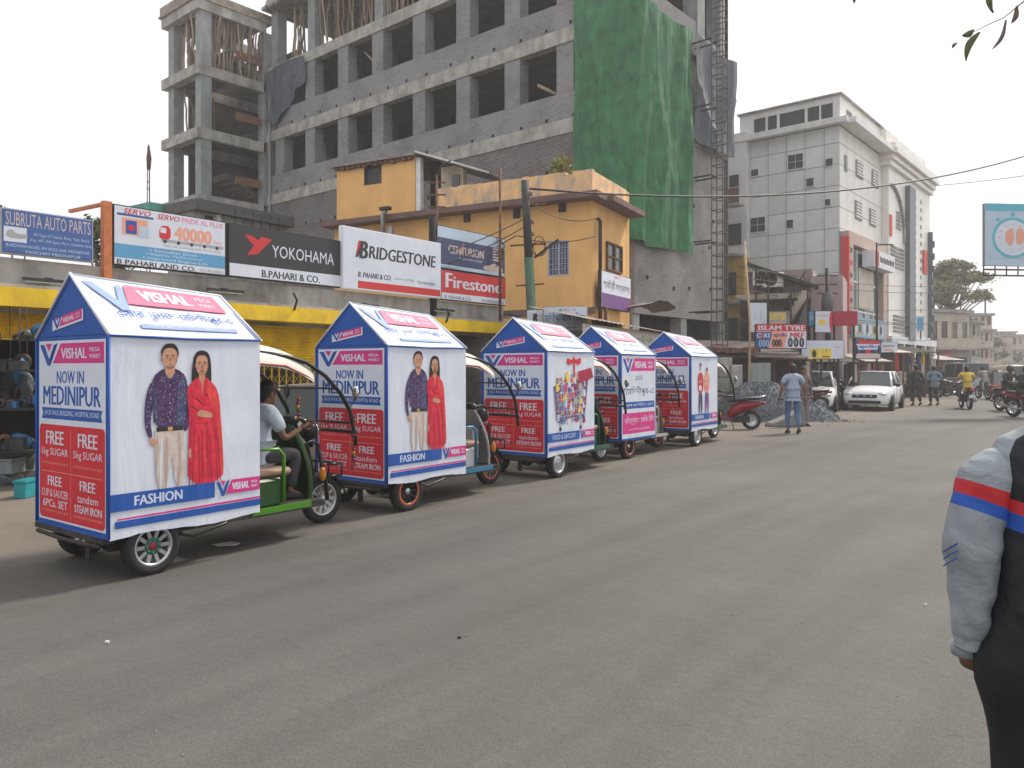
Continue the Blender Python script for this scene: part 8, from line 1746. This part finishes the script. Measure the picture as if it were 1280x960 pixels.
k0 = len(mb.v); mb.ell((0, 0, 0), (.078, .094, .118), 18, 14); mb.ell((0, .05, -.055), (.052, .048, .055), 10, 8); mb.add([(0, .088, .02), (0, .118, -.022), (.016, .092, -.028), (-.016, .092, -.028)], [(0, 1, 2), (0, 3, 1), (1, 3, 2)])
for x in (.078, -.078): mb.ell((x, -.005, -.008), (.010, .02, .032), 8, 6)
for x in (.032, -.032): mb.ell((x, .086, .008), (.013, .008, .007), 8, 6, 1)
mb.ell((0, .092, -.055), (.024, .006, .008), 8, 4, 3); mb.xf(Matrix.Translation((0, 0, 1.545)), k0)
for sx_, w_, d in ((-1, Vector((X(1232), .085, Zp(812))), Vector((.42, .25, -1)).normalized()), (1, Vector((.23, .12, .86)), Vector((-.05, .15, -1)).normalized())):
    side = Vector((0, 1, .15)).normalized(); out = Vector((sx_, 0, 0))
    mb.tube([w_-d*.01, w_+d*.035, w_+d*.088], [.026, .037, .035], 12, 0, flat=.6)
    for i, ln in enumerate((.068, .078, .072, .058)):
        b_ = w_+d*.084+side*(.027-.018*i); q1_ = b_+(d-out*.25).normalized()*ln*.5; q2_ = q1_+(d-out*.7).normalized()*ln*.3; q3_ = q2_+(d-out*1.0).normalized()*ln*.25
        mb.tube([b_, q1_, q2_, q3_], [.0100, .0092, .0082, .0062], 8)
    b_ = w_+d*.025+side*.03; mb.tube([b_, b_+(side*.6+d*.8-out*.2).normalized()*.038, b_+(side*.5+d*1.1-out*.4)*.052], [.0125, .011, .008], 8)
mb.build('body', [SKIN, MATS['eye'], HAIR, MATS['lips']], t)
mb = MB(); mb.ell((0, -.012, .028), (.086, .100, .108), 18, 12, z0=-.35, jit=.02); mb.ell((0, -.045, -.01), (.078, .062, .085), 12, 8, jit=.03); mb.xf(Matrix.Translation((0, 0, 1.545))); mb.build('hair', HAIR, t)
mb = MB(); 
for sx_ in (-1, 1):
    rg = []
    for z, c_, hw, hd in ((.90, .06, .145, .13), (.82, .085, .150, .13), (.75, .092, .138, .125), (.68, .095, .112, .115), (.60, .10, .09, .10), (.46, .105, .078, .085), (.30, .108, .075, .08), (.15, .11, .078, .082), (.07, .11, .08, .085)): rg.append((z, c_, hw, hd))
    rg = fine(rg, 5); rr_ = [[(sx_*c_+hw*cos(a)*(1+.03*mnoise.noise(Vector((a, z*8, sx_)))), hd*sin(a)*(1+.05*mnoise.noise(Vector((a*2, z*14, sx_+3)))), z) for a in [2*pi*j/32 for j in range(32)]] for z, c_, hw, hd in rg]
    mb.loft(rr_)
mb.build('trousers', ntr, t)
for sx_ in (-1, 1):
    mb = MB(); rg = []
    for f, w_, h_ in ((-.09, .025, .05), (-.05, .042, .085), (.02, .046, .10), (.09, .05, .065), (.16, .048, .05), (.20, .02, .03)): rg.append([(sx_*.115+w_*cos(q_), f, h_*(.5+.5*sin(q_))) for q_ in [k*pi/6 for k in range(12)]])
    mb.loft(rg); mb.build('shoe', BLK, t)
# ================================================================== HAZE
hz = MB(); hz.box(-260, -30, -1, 60, 210, 26)
hm = bpy.data.materials.new('haze'); hm.use_nodes = True; ht_ = hm.node_tree; ht_.nodes.clear()
vo = ht_.nodes.new('ShaderNodeVolumePrincipled'); vo.inputs['Color'].default_value = (.93, .93, .95, 1); vo.inputs['Density'].default_value = .002; vo.inputs['Anisotropy'].default_value = .2
oo = ht_.nodes.new('ShaderNodeOutputMaterial'); ht_.links.new(vo.outputs[0], oo.inputs['Volume'])
tag(hz.build('haze', hm), kind='stuff')
SC.cycles.volume_bounces = 0; SC.cycles.max_bounces = 6; SC.cycles.transparent_max_bounces = 8
SC.cycles.use_denoising = True
